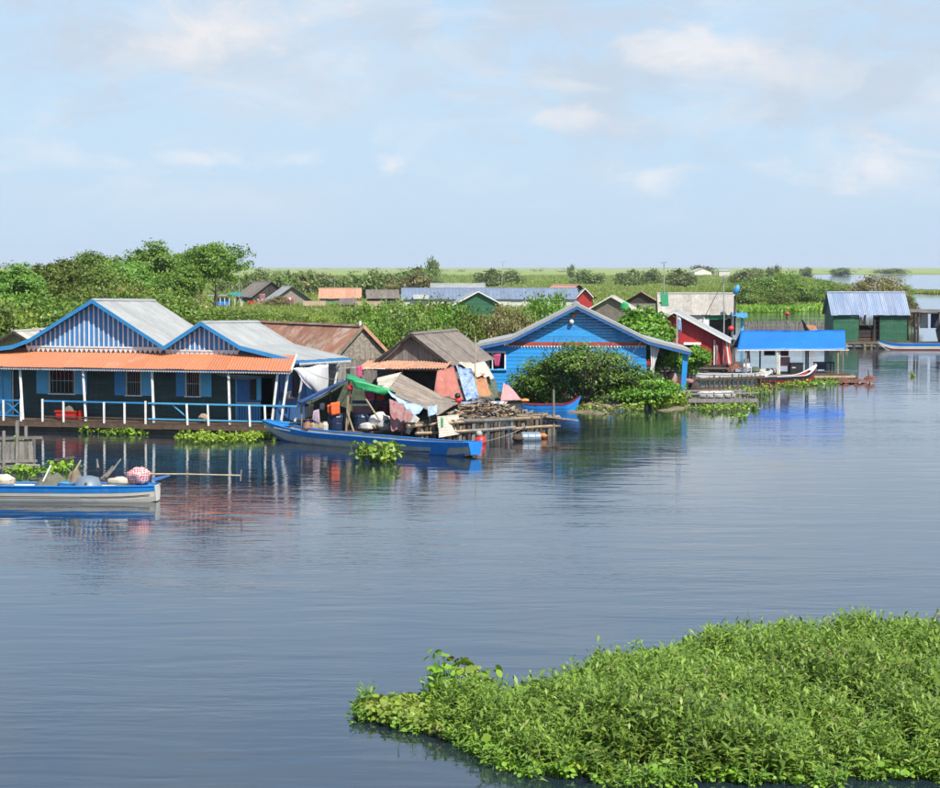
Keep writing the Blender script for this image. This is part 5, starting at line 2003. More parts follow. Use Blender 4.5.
    roof_strip(r3, [near_e + V((-.1, 0, .05)), P(437, 415.5, 45.3)], [far_e + V((-.1, 0, .05)), P(461, 402, 47.6)], 4, 'thatch_sheet', waves=5, amp=.03)
    roof_strip(r3, [near_t + V((.1, 0, .02)), P(377, 394, 45.9)], [far_t + V((.1, 0, .02)), P(378, 378, 48.9)], 4, 'tarp_cream', waves=4, amp=.02)
    for xa, ya, xb, yb, D, m in ((429.5, 412, 431, 438, 45.4, 'bamboo'), (433, 416, 428, 436, 45.7, 'wood_tan'), (460.5, 402, 459, 418, 47.5, 'bamboo'), (446, 399, 446, 425, 48.2, 'wood_grey'),
                                 (408, 400, 401.5, 436, 45.7, 'bamboo'), (399, 375, 399, 430, 48.8, 'wood_grey')):
        b = MB()
        q = P(xb, yb, D)
        q.z = max(q.z, .3)
        b.tube([q, P(xa, ya, D)], .04, 6)
        b.build('post', m, r3)
    c = [P(437, 416.5, 45.2), P(458, 414.5, 46.4), P(463.5, 433.5, 46.0), P(439, 437.5, 44.9)]
    b = MB()
    nn = V((0, -1, .1)).normalized()
    b.grid(lambda a, t: c[0].lerp(c[1], a).lerp(c[3].lerp(c[2], a), t) + nn * (.02 * math.sin(t * 8 * 2 * math.pi)), 2, 32, th=-nn * .012)
    b.build('hanging_sheet', 'tarp_cream', r3)
    # worn blue tarp along the lean-to's near edge
    c = [P(387, 391, 45.4), P(424, 407, 45.2), P(417, 415, 45.0), P(395, 399, 45.2)]
    tag(cloth('tarp', 'tarp_worn', c, None, 14, 5, ripple=.05, seed=17, sag=.1), 'torn blue-and-white tarp along the near edge of the grey lean-to', 'tarp')
    c = [P(427, 407, 45.1), P(437, 405, 45.5), P(437.5, 414, 45.3), P(430, 416, 45.0)]
    tag(cloth('tarp', 'tarp_worn', c, None, 8, 6, ripple=.06, seed=18), 'small blue cloth bundle tied at the lean-to corner', 'cloth')
    c = [P(389, 400, 45.8), P(416, 405, 45.8), P(409, 432, 45.5), P(391, 431, 45.4)]
    tag(cloth('hanging_cloth', 'cloth_rose', c, None, 10, 10, ripple=.09, seed=19), 'rose patterned cloth screen hanging under the torn blue tarp', 'cloth')
    c = [P(414, 414, 45.6), P(420, 419, 45.5), P(409, 434, 45.3), P(405, 433, 45.4)]
    tag(cloth('hanging_cloth', 'sack', c, None, 6, 8, ripple=.03, seed=20), 'pale edge of sacking hung beside the rose cloth', 'cloth')
    p = P(420, 432, 45.9)
    p.z = .42
    r4 = thing('jerrycan', 'yellow jerrycan under the grey lean-to', 'jerrycan', p)
    b = MB()
    fq = Fr(p)
    b.box(fq, -.16, .16, -.12, .12, .42, .78)
    b.build('can_body', 'plastic_yellow', r4)
    b = MB()
    b.lathe(p + V((.08, 0, .363)), [(.05, 0), (.05, .06), (.03, .08)], 8)
    b.build('cap', 'plastic_red', r4)
    b = MB()
    b.bar(p + V((-.12, 0, .40)), p + V((.02, 0, .40)), .04, .04)
    b.build('handle', 'plastic_yellow', r4)
    c = [P(440.5, 418, 44.9), P(443.5, 418, 44.9), P(443, 427, 44.85), P(441, 428, 44.85)]
    tag(cloth('rag', 'tarp_green', c, None, 4, 5, ripple=.02, seed=22), 'green rag hanging on the pale ribbed sheet', 'rag')
    # head-high float on lean-to corner: black and orange-red
    p = P(458.5, 399, 47.4)
    r5 = thing('fishing_float', 'red and black fishing float at the corner of the lean-to roof', 'float', p)
    b = MB()
    b.lathe(p - V((0, 0, .18)), [(.05, 0), (.13, .06), (.15, .16), (.1, .22)], 10)
    b.build('red_half', 'plastic_red', r5, smooth=True)
    b = MB()
    b.lathe(p + V((-.04, 0, .045)), [(.1, 0), (.14, .08), (.1, .18), (.03, .22)], 10)
    b.build('black_half', 'plastic_black', r5, smooth=True)


tent_raft()


# ================================================================== FIREWOOD RAFT
def wood_raft():
    fr = Fr(G(415, 444), G(557, 435))
    Lr = fr.px(556, 435, 0)[0]
    root = thing('log_raft', 'raft of logs and piles carrying firewood right of the tarp tent', 'raft', fr.p(Lr / 2, -1.5, 0))
    r = random.Random(11)
    for i in range(34):
        u = Lr * (i + .5) / 34 + r.uniform(-.06, .06)
        b = MB()
        n = .05 + r.uniform(-.06, .06)
        b.tube([fr.p(u, n, -.3), fr.p(u + r.uniform(-.04, .04), n + r.uniform(-.03, .03), .74 + r.uniform(-.14, .2))], r.uniform(.06, .1), 6)
        b.build('pile', ('wood_brown', 'wood_grey', 'log_wet')[i % 3], root)
    for z, n in ((.80, .10), (.42, .16)):
        for k in range(3):
            a, c = Lr * k / 3 - .1, Lr * (k + 1) / 3 + .1
            b = MB()
            b.tube([fr.p(a, n + r.uniform(-.03, .03), z + r.uniform(-.05, .05)), fr.p((a + c) / 2, n, z), fr.p(c, n + r.uniform(-.03, .03), z + r.uniform(-.05, .05))], r.uniform(.06, .09), 6)
            b.build('edge_log', 'wood_grey' if k % 2 else 'wood_tan', root)
    for i in range(26):
        n = -.05 - i * .14
        b = MB()
        z = .78 + r.uniform(-.05, .06)
        a, c = r.uniform(-.3, .5), Lr + r.uniform(-.6, .5)
        b.tube([fr.p(a, n, z), fr.p((a + c) / 2, n + r.uniform(-.05, .05), z + r.uniform(-.03, .05)), fr.p(c, n + r.uniform(-.08, .08), z + r.uniform(-.04, .04))], r.uniform(.055, .1), 6)
        b.build('deck_log', ('wood_brown', 'wood_tan', 'wood_grey', 'log_wet')[i % 4], root)
    # planks jutting out at the right
    for k in range(4):
        b = MB()
        a = fr.p(Lr - .9 + .1 * k, .3 - .5 * k, .86)
        c = fr.p(Lr + .9 + .1 * k, .35 - .42 * k, .62)
        b.bar(a, c, .22, .06)
        b.build('jetty_plank', 'wood_tan' if k % 2 else 'wood_grey', root)
    b = MB()
    b.tube([fr.p(Lr - .3, .2, -.4), fr.p(Lr - .32, .2, 2.0)], .05, 6)
    b.build('corner_pole', 'wood_grey', root)
    # firewood: each split billet a thing of the pile
    c0 = fr.p(Lr * .66, -1.5, .84)
    for i in range(210):
        rr, ph = abs(r.gauss(0, .55)), r.uniform(0, 6.28)
        x, y = r.uniform(-2.1, 2.0), r.uniform(-.95, .85)
        h = .85 * max(0, 1 - (abs(x + .2) / 2.3) ** 1.6) * max(.1, 1 - abs(y) / 1.3)
        z = r.uniform(.15, 1) * h + .02
        d = V((math.cos(ph), math.sin(ph), r.uniform(-.35, .35))).normalized() * r.uniform(.2, .42)
        p = c0 + fr.u * x + fr.n * y + V((0, 0, z))
        b = MB()
        b.tube([p - d, p + d * .2 + V((0, 0, r.uniform(-.02, .03))), p + d], [r.uniform(.022, .05), r.uniform(.03, .05), r.uniform(.018, .045)], 5)
        o = b.build('firewood_stick', ('wood_tan', 'wood_tan', 'wood_brown', 'wood_grey', 'bamboo')[i % 5])
        tag(o, 'split stick in the firewood heap on the log raft', 'firewood', 'firewood heaped on the raft')
    # low blue plank + orange-brown beam behind
    b = MB()
    b.bar(P(456, 403, 50.2), P(503, 402, 51.8), .5, .07)
    tag(b.build('plank', 'tarp_worn', base=True), 'pale blue plank lying behind the firewood', 'plank')
    b = MB()
    b.bar(P(459, 406.5, 49.6), P(484, 406, 50.6), .12, .16)
    tag(b.build('beam', 'rust_pale', base=True), 'red-brown beam lying in front of the pale blue plank', 'beam')
    for i, (x, y, D, m, lab) in enumerate(((489, 401, 51.2, 'cloth_navy', 'navy bundle on the pale blue plank'), (493, 403, 51.0, 'cloth_white', 'white rag at the end of the pale blue plank'),
                                           (502, 403, 51.0, 'cloth_white', 'white rag beside the pink cloth'), (525, 400, 51.6, 'plastic_orange', 'small orange-red bundle right of the pink cloth'))):
        p = P(x, y, D)
        bundle(p - V((0, 0, .1)), .18, .15, .17, m, lab, 130 + i, 'rag', 'rag')
    for x in (519, 527):
        pass
    # floats in the water
    p = G(480.5, 443.5)
    r2 = thing('buoy', 'bright red ball buoy with dark knob floating beside the log raft', 'buoy', p)
    b = MB()
    b.lathe(p - V((0, 0, .12)), [(.05, 0), (.2, .06), (.25, .22), (.2, .37), (.06, .45)], 14)
    b.build('float_ball', 'plastic_red', r2, smooth=True)
    b = MB()
    b.lathe(p + V((-.06, 0, .31)), [(.12, 0), (.14, .1), (.08, .22)], 10)
    b.build('knob', 'boat_grey', r2, smooth=True)
    p = G(530.5, 440.5)
    r3 = thing('plastic_drum', 'grey-blue drum floating on its side by the log raft', 'drum', p)
    b = MB()
    ax = V((.97, .2, 0)).normalized()
    b.lathe(p - ax * .42 + V((0, 0, .12)), [(.2, 0), (.24, .03), (.24, .26), (.25, .28), (.24, .3), (.24, .58), (.25, .6), (.24, .62), (.24, .81), (.2, .84)], 14, axis=ax, side=V((0, 0, 1)))
    b.build('drum_body', 'plastic_grey', r3)
    b = MB()
    b.lathe(p - ax * .43 + V((0, 0, .12)), [(.05, -.04), (.05, 0.0)], 8, axis=ax, side=V((0, 0, 1)))
    b.build('cap', 'wood_brown', r3)
    bundle(G(543, 438.5), .2, .18, .22, 'plastic_orange', 'small tan-orange float beside the grey-blue drum', 140, 'float', 'fishing_float')
    bundle(G(518, 441.5), .22, .2, .3, 'wood_brown', 'dark brown float left of the grey-blue drum', 141, 'float', 'fishing_float')


wood_raft()


# ================================================================== LEFT FOREGROUND CLUTTER
def left_things():
    # slatted fish pen box
    fr = Fr(G(-40, 472), G(34, 471))
    L_ = fr.px(33, 455, 0)[0]
    root = thing('fish_pen', 'weathered grey slatted wooden fish pen at the left edge', 'pen', fr.p(L_ / 2, -1, 0))
    zt = fr.px(20, 436, 0)[1]
    for i in range(16):
        u = L_ * (i + .5) / 16
        b = MB()
        b.box(fr, u - .075, u + .07, .0, .035, .05, zt - .12 + rng.uniform(-.03, .03))
        b.build('slat', 'wood_grey', root)
    for i in range(9):
        n = -.2 - i * .2
        b = MB()
        b.box(fr, L_ - .03, L_ + .005, n - .085, n + .085, .1, zt - .15)
        b.build('slat', 'wood_grey', root)
    for z in (.12, .35, zt - .08):
        b = MB()
        b.bar(fr.p(-.2, .07, z), fr.p(L_ + (.35 if z > .5 else .15), .07, z + .02), .06, .09)
        b.build('rail', 'wood_grey', root)
    for u, h, n in ((.1, .3, .1), (L_ * .33, .42, .12), (L_ * .6, .2, .1), (L_ * .78, .5, .1), (L_ * .9, .35, -.1), (L_ * .45, .3, -1.8), (L_ * .75, .45, -1.8)):
        b = MB()
        b.bar(fr.p(u, n, -.2), fr.p(u + .02, n, zt + h), .1, .07)
        b.build('stake', 'wood_grey', root)
    b = MB()
    b.tube([fr.p(L_ - .6, .1, .25), fr.p(L_ + .25, .2, .2)], .06, 6)
    b.build('pole', 'wood_grey', root)
    # nets, baskets, poles around white boat
    f2 = Fr(G(40, 484), G(120, 484))

    def heap(p, rx, ry, h, m, label, seed, name='net_heap', cat='net'):
        rr = random.Random(seed)
        s1, s2 = rr.uniform(0, 6), rr.uniform(0, 6)
        b = MB()

        def fn(a, t):
            x, y = a * 2 - 1, t * 2 - 1
            q = max(abs(x), abs(y))
            ang = math.atan2(y, x)
            R = q
            return p + V((rx * R * math.cos(ang), ry * R * math.sin(ang), h * max(0, 1 - R ** 1.6) ** 1.3 * (.8 + .3 * math.sin(3 * ang + s1) * R + .22 * math.sin(9 * x + s2) * math.cos(7 * y + s1)) + .04 * math.sin(17 * x + s2) * (1 - R)))
        b.grid(fn, 16, 12)
        return tag(b.build(name, m, smooth=True, base=True), label, cat)
    bd = .30
    heap(BWF.p(BWF.px(52, 482, -.5)[0], -.5, bd), .75, .4, .62, 'net_green', 'olive fishing net heaped over a frame in the white boat', 1)
    heap(BWF.p(BWF.px(75, 482, -.6)[0], -.6, bd), .4, .35, .75, 'net', 'tall brown fish trap net standing behind the grey tub', 2)
    b = MB()
    b.tube([BWF.q(43, 481.5, -.35), BWF.q(51, 465, -.45)], .03, 6)
    tag(b.build('stick', 'white_paint', base=True), 'short white stick poking out of the olive net', 'stick')
    # overturned grey tub
    p = BWF.p(BWF.px(88, 482, -.25)[0], -.25, .33)
    r2 = thing('tub', 'grey-blue plastic tub lying overturned in the white boat', 'tub', p)
    b = MB()
    b.lathe(p, [(.46, 0), (.47, .05), (.43, .12), (.34, .36), (.12, .42)], 18)
    b.build('tub_body', 'plastic_grey', r2, smooth=True)
    b = MB()
    b.lathe(p - V((0, 0, .012)), [(.49, 0), (.49, .03)], 18)
    b.build('rim', 'plastic_grey', r2)
    b = MB()
    b.lathe(p + V((0, -.38, .2)), [(.05, 0), (.04, .04)], 8, axis=V((0, -1, .4)).normalized())
    b.build('plug', 'wood_brown', r2)
    p = BWF.p(BWF.px(67, 482, -.2)[0], -.2, .33)
    r2 = thing('basin', 'small blue basin beside the overturned tub', 'basin', p)
    b = MB()
    b.lathe(p, [(.2, 0), (.29, .2), (.3, .22), (.27, .2), (.17, .03)], 14)
    b.build('bowl', 'blue_trim', r2, smooth=True)
    for i, (xa, ya, xb, yb, m, lab) in enumerate(((70, 478, 81, 460, 'bamboo', 'thin bamboo stick leaning left of the brown trap'), (106, 477, 121, 459, 'wood_grey', 'forked grey branch leaning left of the checked bundle'),
                                                  (101, 479, 113, 466, 'wood_grey', 'grey stick leaning just right of the tub'), (98, 468, 97, 459, 'wood_grey', 'upright grey stake behind the tub'))):
        b = MB()
        b.tube([BWF.q(xa, ya, -.6), BWF.q((xa + xb) / 2, (ya + yb) / 2 + 1, -.65), BWF.q(xb, yb, -.7)], [.05, .04, .025], 6)
        tag(b.build('stick', m, base=True), lab, 'stick')
    # checked red and white cloth bundle
    mat_check()
    p = BWF.p(BWF.px(140, 484, -.1)[0], -.1, .49)
    bundle(p, .36, .32, .54, 'check_cloth', 'red and white checked cloth bundle on the stern of the white boat', 150)
    bundle(BWF.p(BWF.px(121, 482, -.15)[0], -.15, .47), .38, .22, .26, 'tarp_cream', 'pale cream cloth bundle left of the checked bundle', 151)
    bundle(BWF.p(BWF.px(3, 480, -.3)[0], -.3, .40), .36, .3, .36, 'tarp_cream', 'pale buff sack in the white boat at the left picture edge', 152)
    # long pole reaching right with cross tip
    r3 = thing('boat_pole', 'long thin pole with a crosspiece reaching right over the water', 'pole', BWF.q(150, 474, -.2))
    b = MB()
    a, c = BWF.q(128, 474, -.25), BWF.q(240.5, 475.5, -.25)
    b.tube([a, a.lerp(c, .5) + V((0, 0, .02)), c], .028, 6)
    b.build('shaft', 'bamboo', r3)
    b = MB()
    b.bar(c + V((0, 0, -.17)), c + V((.03, 0, .18)), .045, .045)
    b.build('crosspiece', 'wood_grey', r3)
    b = MB()
    b.slab([BWF.q(152, 478, -.1), BWF.q(170, 474.5, -.15), BWF.q(170, 476, -.1), BWF.q(154, 481.5, -.05)], V((0, .03, 0)))
    tag(b.build('rudder_board', 'blue_door'), 'small dark blue board jutting from the white boat stern', 'board')
    # half-sunk log
    b = MB()
    b.tube([G(55, 461, .05), G(63, 460, .1), G(74, 458, .08)], [.09, .1, .07], 7)
    tag(b.build('floating_log', 'log_wet'), 'dark log floating behind the brown fish trap', 'log')
    b = MB()
    b.tube([G(30, 480, .1), G(48, 478, .12)], .05, 6)
    tag(b.build('floating_log', 'log_wet'), 'thin dark pole floating by the slatted pen', 'log')


def mat_check():
    m = mat('check_cloth', (.62, .55, .53), rough=.85)
    t = m.node_tree
    bs = [n for n in t.nodes if n.type == 'BSDF_PRINCIPLED'][0]
    tcn = N(t, 'ShaderNodeTexCoord')
    w = []
    for d in ('X', 'Z'):
        wv = N(t, 'ShaderNodeTexWave', bands_direction=d, inp={'Scale': 4.4, 'Distortion': 9.0, 'Detail': 2.0})
        L(t, tcn.outputs['Object'], wv.inputs['Vector'])
        w.append(map_range(t, wv.outputs['Fac'], .35, .6))
    s = math_node(t, 'MULTIPLY', math_node(t, 'ADD', w[0], w[1]), .5)
    L(t, mix_col(t, s, (.50, .035, .04), (.66, .56, .55)), bs.inputs['Base Color'])


left_things()


# ================================================================== PENS NEAR THE BLUE PORCH AND FISH PENS BEYOND
def pens():
    r = random.Random(23)

    def pen(label, x0, y0, x1, y1, h, n_st, depth, m='wood_grey', rails=(.3, .75), rk=1.5):
        fr = Fr(G(x0, y0), G(x1, y1))
        L_ = fr.px(x1, y1, 0)[0]
        root = thing('fish_pen', label, 'pen', fr.p(L_ / 2, -depth / 2, 0))
        for side in (0, 1):
            n = -depth * side
            for i in range(n_st):
                u = L_ * i / (n_st - 1)
                b = MB()
                b.tube([fr.p(u + r.uniform(-.05, .05), n, -.3), fr.p(u + r.uniform(-.08, .08), n, h * r.uniform(.75, 1.15))], rk * r.uniform(.02, .038), 5)
                b.build('stake', m, root)
            for q in rails:
                b = MB()
                b.bar(fr.p(-.15, n + .06, h * q + r.uniform(-.04, .04)), fr.p(L_ + .15, n + .06, h * q + r.uniform(-.04, .04)), .05, .08)
                b.build('rail', m, root)
        for u in (0, L_):
            b = MB()
            b.bar(fr.p(u, .1, h * .6), fr.p(u, -depth - .1, h * .6), .05, .08)
            b.build('rail', m, root)
        return fr, L_, root
    fr, L_, root = pen('low grey stake pen with a plank rail in front of the red house', 691, 407, 755, 406, .75, 9, 1.8, 'wood_grey', (.45, .95))
    b = MB()
    b.bar(fr.p(-.2, .12, .34), fr.p(L_ + .1, .12, .30), .06, .2)
    b.build('front_plank', 'wood_grey', root)
    for i in range(3):
        bundle(fr.p(L_ * (.3 + .17 * i), -.9, .35), .5, .3, .4, ('sack', 'cloth_white', 'sack')[i], ('grey sack left in the low pen', 'white sack in the middle of the low pen', 'grey sack right in the low pen')[i], 160 + i)
    pen('taller stake pen between the low pen and the white boat', 700, 396, 774, 393, 1.0, 17, 1.2, 'wood_brown', (.35, .9))
    pen('long line of grey fish pens in the channel behind the blue tarp', 748, 331, 828, 331, 1.0, 56, 4, 'wood_grey', (.25, .6), 2.6)
    # red-topped marker post
    p = G(787, 333)
    r2 = thing('marker_post', 'marker post with a red cloth top standing in the channel', 'post', p)
    b = MB()
    b.tube([p - V((0, 0, .4)), p + V((0, 0, 1.5))], .06, 6)
    b.build('post', 'wood_grey', r2)
    bundle2 = MB()
    bundle2.lathe(p + V((0, 0, 1.5)), [(.1, 0), (.16, .2), (.14, .45)], 8)
    bundle2.build('basket', 'wood_brown', r2)
    bundle2 = MB()
    bundle2.lathe(p + V((0, 0, 1.955)), [(.12, 0), (.28, .1), (.24, .28), (.05, .36)], 8)
    bundle2.build('red_top', 'plastic_red', r2, smooth=True)
    # heap beside the blue porch post
    bundle(G(693, 398), .5, .4, .9, 'wood_dark', 'dark heap of baskets at the foot of the blue porch post', 170, 'heap', 'basket_heap')
    bundle(G(688, 398.5) + V((0, 0, .8)), .35, .3, .3, 'cloth_rose', 'pale pink rag on top of the dark basket heap', 171, 'rag', 'rag')
    p = G(671, 397) + V((0, 0, .45))
    r3 = thing('clay_jar', 'rust-red water jar under the blue porch', 'jar', p)
    b = MB()
    b.lathe(p, [(.22, 0), (.34, .25), (.36, .6), (.28, .85), (.22, .92)], 14)
    b.build('jar_body', 'rust', r3, smooth=True)
    b = MB()
    b.lathe(p + V((0, 0, .925)), [(.25, 0), (.25, .03), (.05, .1)], 14)
    b.build('lid', 'wood_brown', r3)
    # brown net lying at the end of the blue tarp raft
    a = G(838, 383)
    root = thing('net_heap', 'red-brown fishing net spread on stakes at the end of the blue tarp raft', 'net', a)
    fr = Fr(a, G(872, 383))
    L_ = fr.px(872, 383, 0)[0]
    b = MB()
    b.grid(lambda u, t: fr.p(L_ * u + .15 * math.sin(9 * t), .5 - 1.6 * t, .06 + max(.24 * max(0, 1 - abs(u - .62) / .22), .38 * max(0, 1 - abs(u - .97) / .2), .22 * max(0, 1 - abs(u - .2) / .2)) * (math.sin(math.pi * t) ** .6) + .05 * math.sin(23 * u + 11 * t)), 40, 12)
    b.build('net_sheet', 'net_red', root, smooth=True)
    for u, h in ((.62, .65), (.97, .8), (.2, .35)):
        b = MB()
        b.tube([fr.p(L_ * u, -.2, -.2), fr.p(L_ * u - .15, -.2, h)], .04, 5)
        b.build('stake', 'net_red', root)


pens()


# ================================================================== FAR HUTS, POLES
def far_huts():
    def f(x, y, ang=0.0):
        p = G(x, y)
        return Fr(p, ang=ang)
    # thatched gable hut with pink washing
    fr = f(292, 311.5, .25)
    hut('hut', 'grey thatched-wall hut with pale zinc roof and washing far behind', fr, 3.0, 8, .4, 2.0, 4.1, wall='woven', roof='zinc', board='s', k_sheets=5, over=.5, fascia='wood_dark')
    c = [fr.q(285.5, 297.5, .5), fr.q(294, 297.5, .5), fr.q(293, 307, .5), fr.q(289, 308, .5)]
    for i, m in enumerate(('cloth_magenta', 'cloth_white', 'cloth_magenta')):
        a, b_ = i / 3, (i + 1) / 3
        cc = [c[0].lerp(c[1], a), c[0].lerp(c[1], b_), c[3].lerp(c[2], b_), c[3].lerp(c[2], a)]
        tag(cloth('hanging_cloth', m, cc, None, 4, 5, ripple=.05, seed=200 + i), ('left pink', 'middle white', 'right pink')[i] + ' band of the towel on the far woven hut', 'towel')
    fr = f(300, 312.5, .05)
    r2 = thing('awning', 'straw-coloured awning before the far woven hut', 'awning', fr.p(2, 0, 0))
    u0, u1 = fr.px(303, 305, 0)[0], fr.px(326, 305, 0)[0]
    za, zb = fr.px(310, 301, -1)[1], fr.px(310, 306, .5)[1]
    roof_strip(r2, [fr.p(u0, -1, za), fr.p(u0, .5, zb)], [fr.p(u1, -1, za), fr.p(u1, .5, zb)], 4, 'straw', waves=4)
    for u in (u0, u1):
        b = MB()
        b.tube([fr.p(u, .4, 0), fr.p(u, .4, zb)], .06, 5)
        b.build('post', 'wood_grey', r2)
    fr = f(325, 310, 0)
    r2 = thing('awning', 'bright green tarp awning right of the far woven hut', 'awning', fr.p(2, 0, 0))
    u0, u1 = fr.px(325, 305, 0)[0], fr.px(342, 305, 0)[0]
    za, zb = fr.px(330, 302.5, -1)[1], fr.px(330, 306.5, .8)[1]
    roof_strip(r2, [fr.p(u0, -1, za), fr.p(u0, .8, zb)], [fr.p(u1, -1, za), fr.p(u1, .8, zb)], 3, 'tarp_green', waves=3)
    for u in (u0, u1):
        b = MB()
        b.tube([fr.p(u, .6, 0), fr.p(u, .6, zb)], .06, 5)
        b.build('post', 'wood_grey', r2)
    # rust-roofed long hut
    fr = f(320, 308, 0.03)
    eave_hut('hut', 'long hut with pale rust-red roof behind the green awning', fr, fr.px(360, 308, 0)[0], .4, 1.9, 3.5, 2.0, wall='wood_grey', roof='rust_pale', board='v', nb=14, cat='hut')
    fr = f(341, 312.5, 0.0)
    eave_hut('hut', 'low slate-brown hut right of the green awning', fr, fr.px(358, 312, 0)[0], .3, 1.4, 2.2, 1.5, wall='wood_brown', roof='slate_sheet', nb=4, cat='hut')
    fr = f(368, 308.5, .1)
    eave_hut('hut', 'grey-roofed hut left of the long blue roof', fr, fr.px(398, 308, 0)[0], .4, 1.9, 3.2, 2.2, wall='wood_dark', roof='slate_sheet', nb=5, cat='hut')
    fr = f(357, 314, .0)
    eave_hut('hut', 'low hut with pale straw roof above the green bushes', fr, fr.px(383, 314, 0)[0], .3, 1.3, 1.9, 1.4, wall='wood_brown', roof='straw', nb=4, cat='hut')
    # dark hut half hidden in trees
    fr = f(271, 309, .5)
    hut('hut', 'dark brown gabled hut half hidden in the far trees', fr, 3.4, 7, .4, 2.3, 4.7, wall='wood_dark', roof='slate_sheet', board='v', nb=12, k_sheets=4, over=.4)
    for i, (x, y, m, lab) in enumerate(((251.5, 304, 'cloth_red', 'red cloth hanging by the far teal canopy'), (260, 302, 'cloth_pink', 'pink cloth on the far line beside the dark hut'), (262, 297, 'cloth_rose', 'rose cloth under the eave of the far dark hut'))):
        p = P(x, y, 180)
        tag(cloth('hanging_cloth', m, (p + V((-.5, 0, .5)), p + V((.5, 0, .5)), p + V((.5, 0, -.5)), p + V((-.4, 0, -.4))), None, 4, 4, ripple=.05, seed=210 + i), lab, 'cloth')
    # long blue-grey roof
    fr = f(403, 313, .02)
    Lb = fr.px(577, 311, 0)[0]
    eave_hut('house', 'long low house with slate-blue metal roof beyond the bushes', fr, Lb, .4, 2.3, 3.9, 3.0, wall='white_dirty', roof='zinc_navy', k_sheets=16, nb=5, waves=3, amp=.02)
    b = MB()
    p = fr.p(fr.px(421, 300, .5)[0], .5, 2.3)
    b.box(Fr(p), -1.2, 1.2, -.4, .4, 2.2, 2.9)
    tag(b.build('water_tank', 'tv_white', base=True), 'white box tank on the slate-blue roof', 'tank')
    fr2 = f(432, 308, .02)
    eave_hut('house', 'pale grey-roofed house showing above the long blue roof', fr2, fr2.px(484, 308, 0)[0], .4, 3.0, 4.3, 2.5, wall='wood_grey', roof='zinc', k_sheets=8, nb=4, ends='blue_navy')
    # green gable in front of blue roof
    fr = f(478, 318.5, .1)
    hut('house', 'dark green gable with pale roof edges in front of the long blue roof', fr, 3.1, 6, .4, 2.2, 3.85, wall='green_paint', roof='zinc', board='h', nb=12, fascia='white_paint', over=.6, k_sheets=5)
    # rusty red gable
    fr = f(578, 312, .35)
    hut('house', 'house with long rust-coloured roof slope behind the blue gable', fr, 2.6, 10, .4, 2.6, 4.4, wall='wood_dark', roof='rust_pale', board='v', nb=10, over=.7, k_sheets=6)
    fr = f(585, 318, 0)
    hut('house', 'little red gable with white bargeboards behind the blue gable', fr, 1.0, 4, .4, 3.2, 4.25, wall='red_paint', roof='zinc', board='s', fascia='white_paint', k_sheets=3, over=.2)
    # grey gables right behind the blue house
    fr = f(611, 332, -.12)
    hut('house', 'charcoal woven gable with pale roof verge just behind the blue house', fr, 2.9, 6, .4, 2.4, 4.05, wall='slate_sheet', roof='zinc_old', board='s', fascia='white_dirty', over=.6, k_sheets=5)
    fr = f(641, 322, -.1)
    hut('house', 'dark grey gable with rust-topped roof left of the green roof patch', fr, 2.3, 6, .4, 2.6, 3.95, wall='wood_dark', roof='rust', board='s', over=.5, k_sheets=5)
    fr = f(636, 326, 0)
    b = MB()
    b.box(fr, -1.8, 2.4, .0, .06, .6, 2.75)
    tag(b.build('board_fence', 'wood_grey'), 'pale grey board screen below the dark grey gable', 'fence')
    b = MB()
    p = P(624.5, 308.5, 118)
    b.lathe(p, [(.45, 0), (.4, .5), (.1, .7)], 10)
    tag(b.build('water_tank', 'tarp_green', base=True), 'small turquoise-green tank between the grey gables', 'tank')
    # far white-grey houses on the plain
    fr = f(703, 276.5, .2)
    hut('house', 'far pale house with grey gable alone on the grassy plain', fr, 6.5, 14, .4, 3.4, 5.9, wall='white_dirty', roof='zinc_old', board='s', over=.8, k_sheets=4)
    fr = f(719, 277.5, .0)
    eave_hut('house', 'far pale shed beside the lone house on the plain', fr, fr.px(730, 277, 0)[0], .4, 4.2, 5.2, 3, wall='white_dirty', roof='zinc', board='h', nb=3, k_sheets=4)

    def mast(label, x, yb, yt, D, lean=0, ant=True, r=.07):
        p = P(x, yb, D)
        p.z = 0
        t = P(x + lean, yt, D)
        root = thing('antenna_mast', label, 'mast', p)
        b = MB()
        b.tube([p, p.lerp(t, .5) + V((.05, 0, 0)), t], [r, r * .8, r * .6], 6)
        b.build('pole', 'metal_pole', root)
        if ant:
            b = MB()
            k = D / 1100
            b.bar(t + V((-3.0 * k, 0, 0)), t + V((3.0 * k, 0, .1)), .06, .06)
            b.build('antenna_boom', 'metal_pole', root)
            for i in range(5):
                b = MB()
                c = t + V(((-2.6 + 1.3 * i) * k, 0, .04))
                b.bar(c + V((0, -.4, 0)), c + V((0, .4, 0)), .05, .05)
                b.build('antenna_rod', 'metal_pole', root)
            b = MB()
            b.bar(t + V((0, -.25, -1.5 * k)), t + V((0, .25, -1.3 * k)), .05, .12)
            b.build('bracket', 'metal_pole', root)
    mast('tall thin antenna mast beside the round-crowned trees at left', 239, 312, 261.5, 190)
    mast('antenna mast rising over the green awning of the far huts', 332, 310, 279, 200, lean=3)
    mast('pale leaning bamboo mast left of the long blue roof', 391, 306, 284, 170, lean=15, ant=False)
    mast('slightly leaning antenna mast above the long blue roof', 500, 310, 262, 195, lean=3)
    mast('antenna mast standing above the green roof patch', 664, 320, 263, 103)
    mast('antenna mast with stay wire in front of the long pale roof', 723.5, 345, 278, 90)
    mast('thin antenna mast on the green house roof', 875.5, 320, 276, 105)
    b = MB()
    b.tube([P(723.5, 281, 90), P(703, 320, 92)], .03, 4)
    tag(b.build('stay_wire', 'metal_pole'), 'slanting stay wire of the mast by the red house', 'wire')


far_huts()


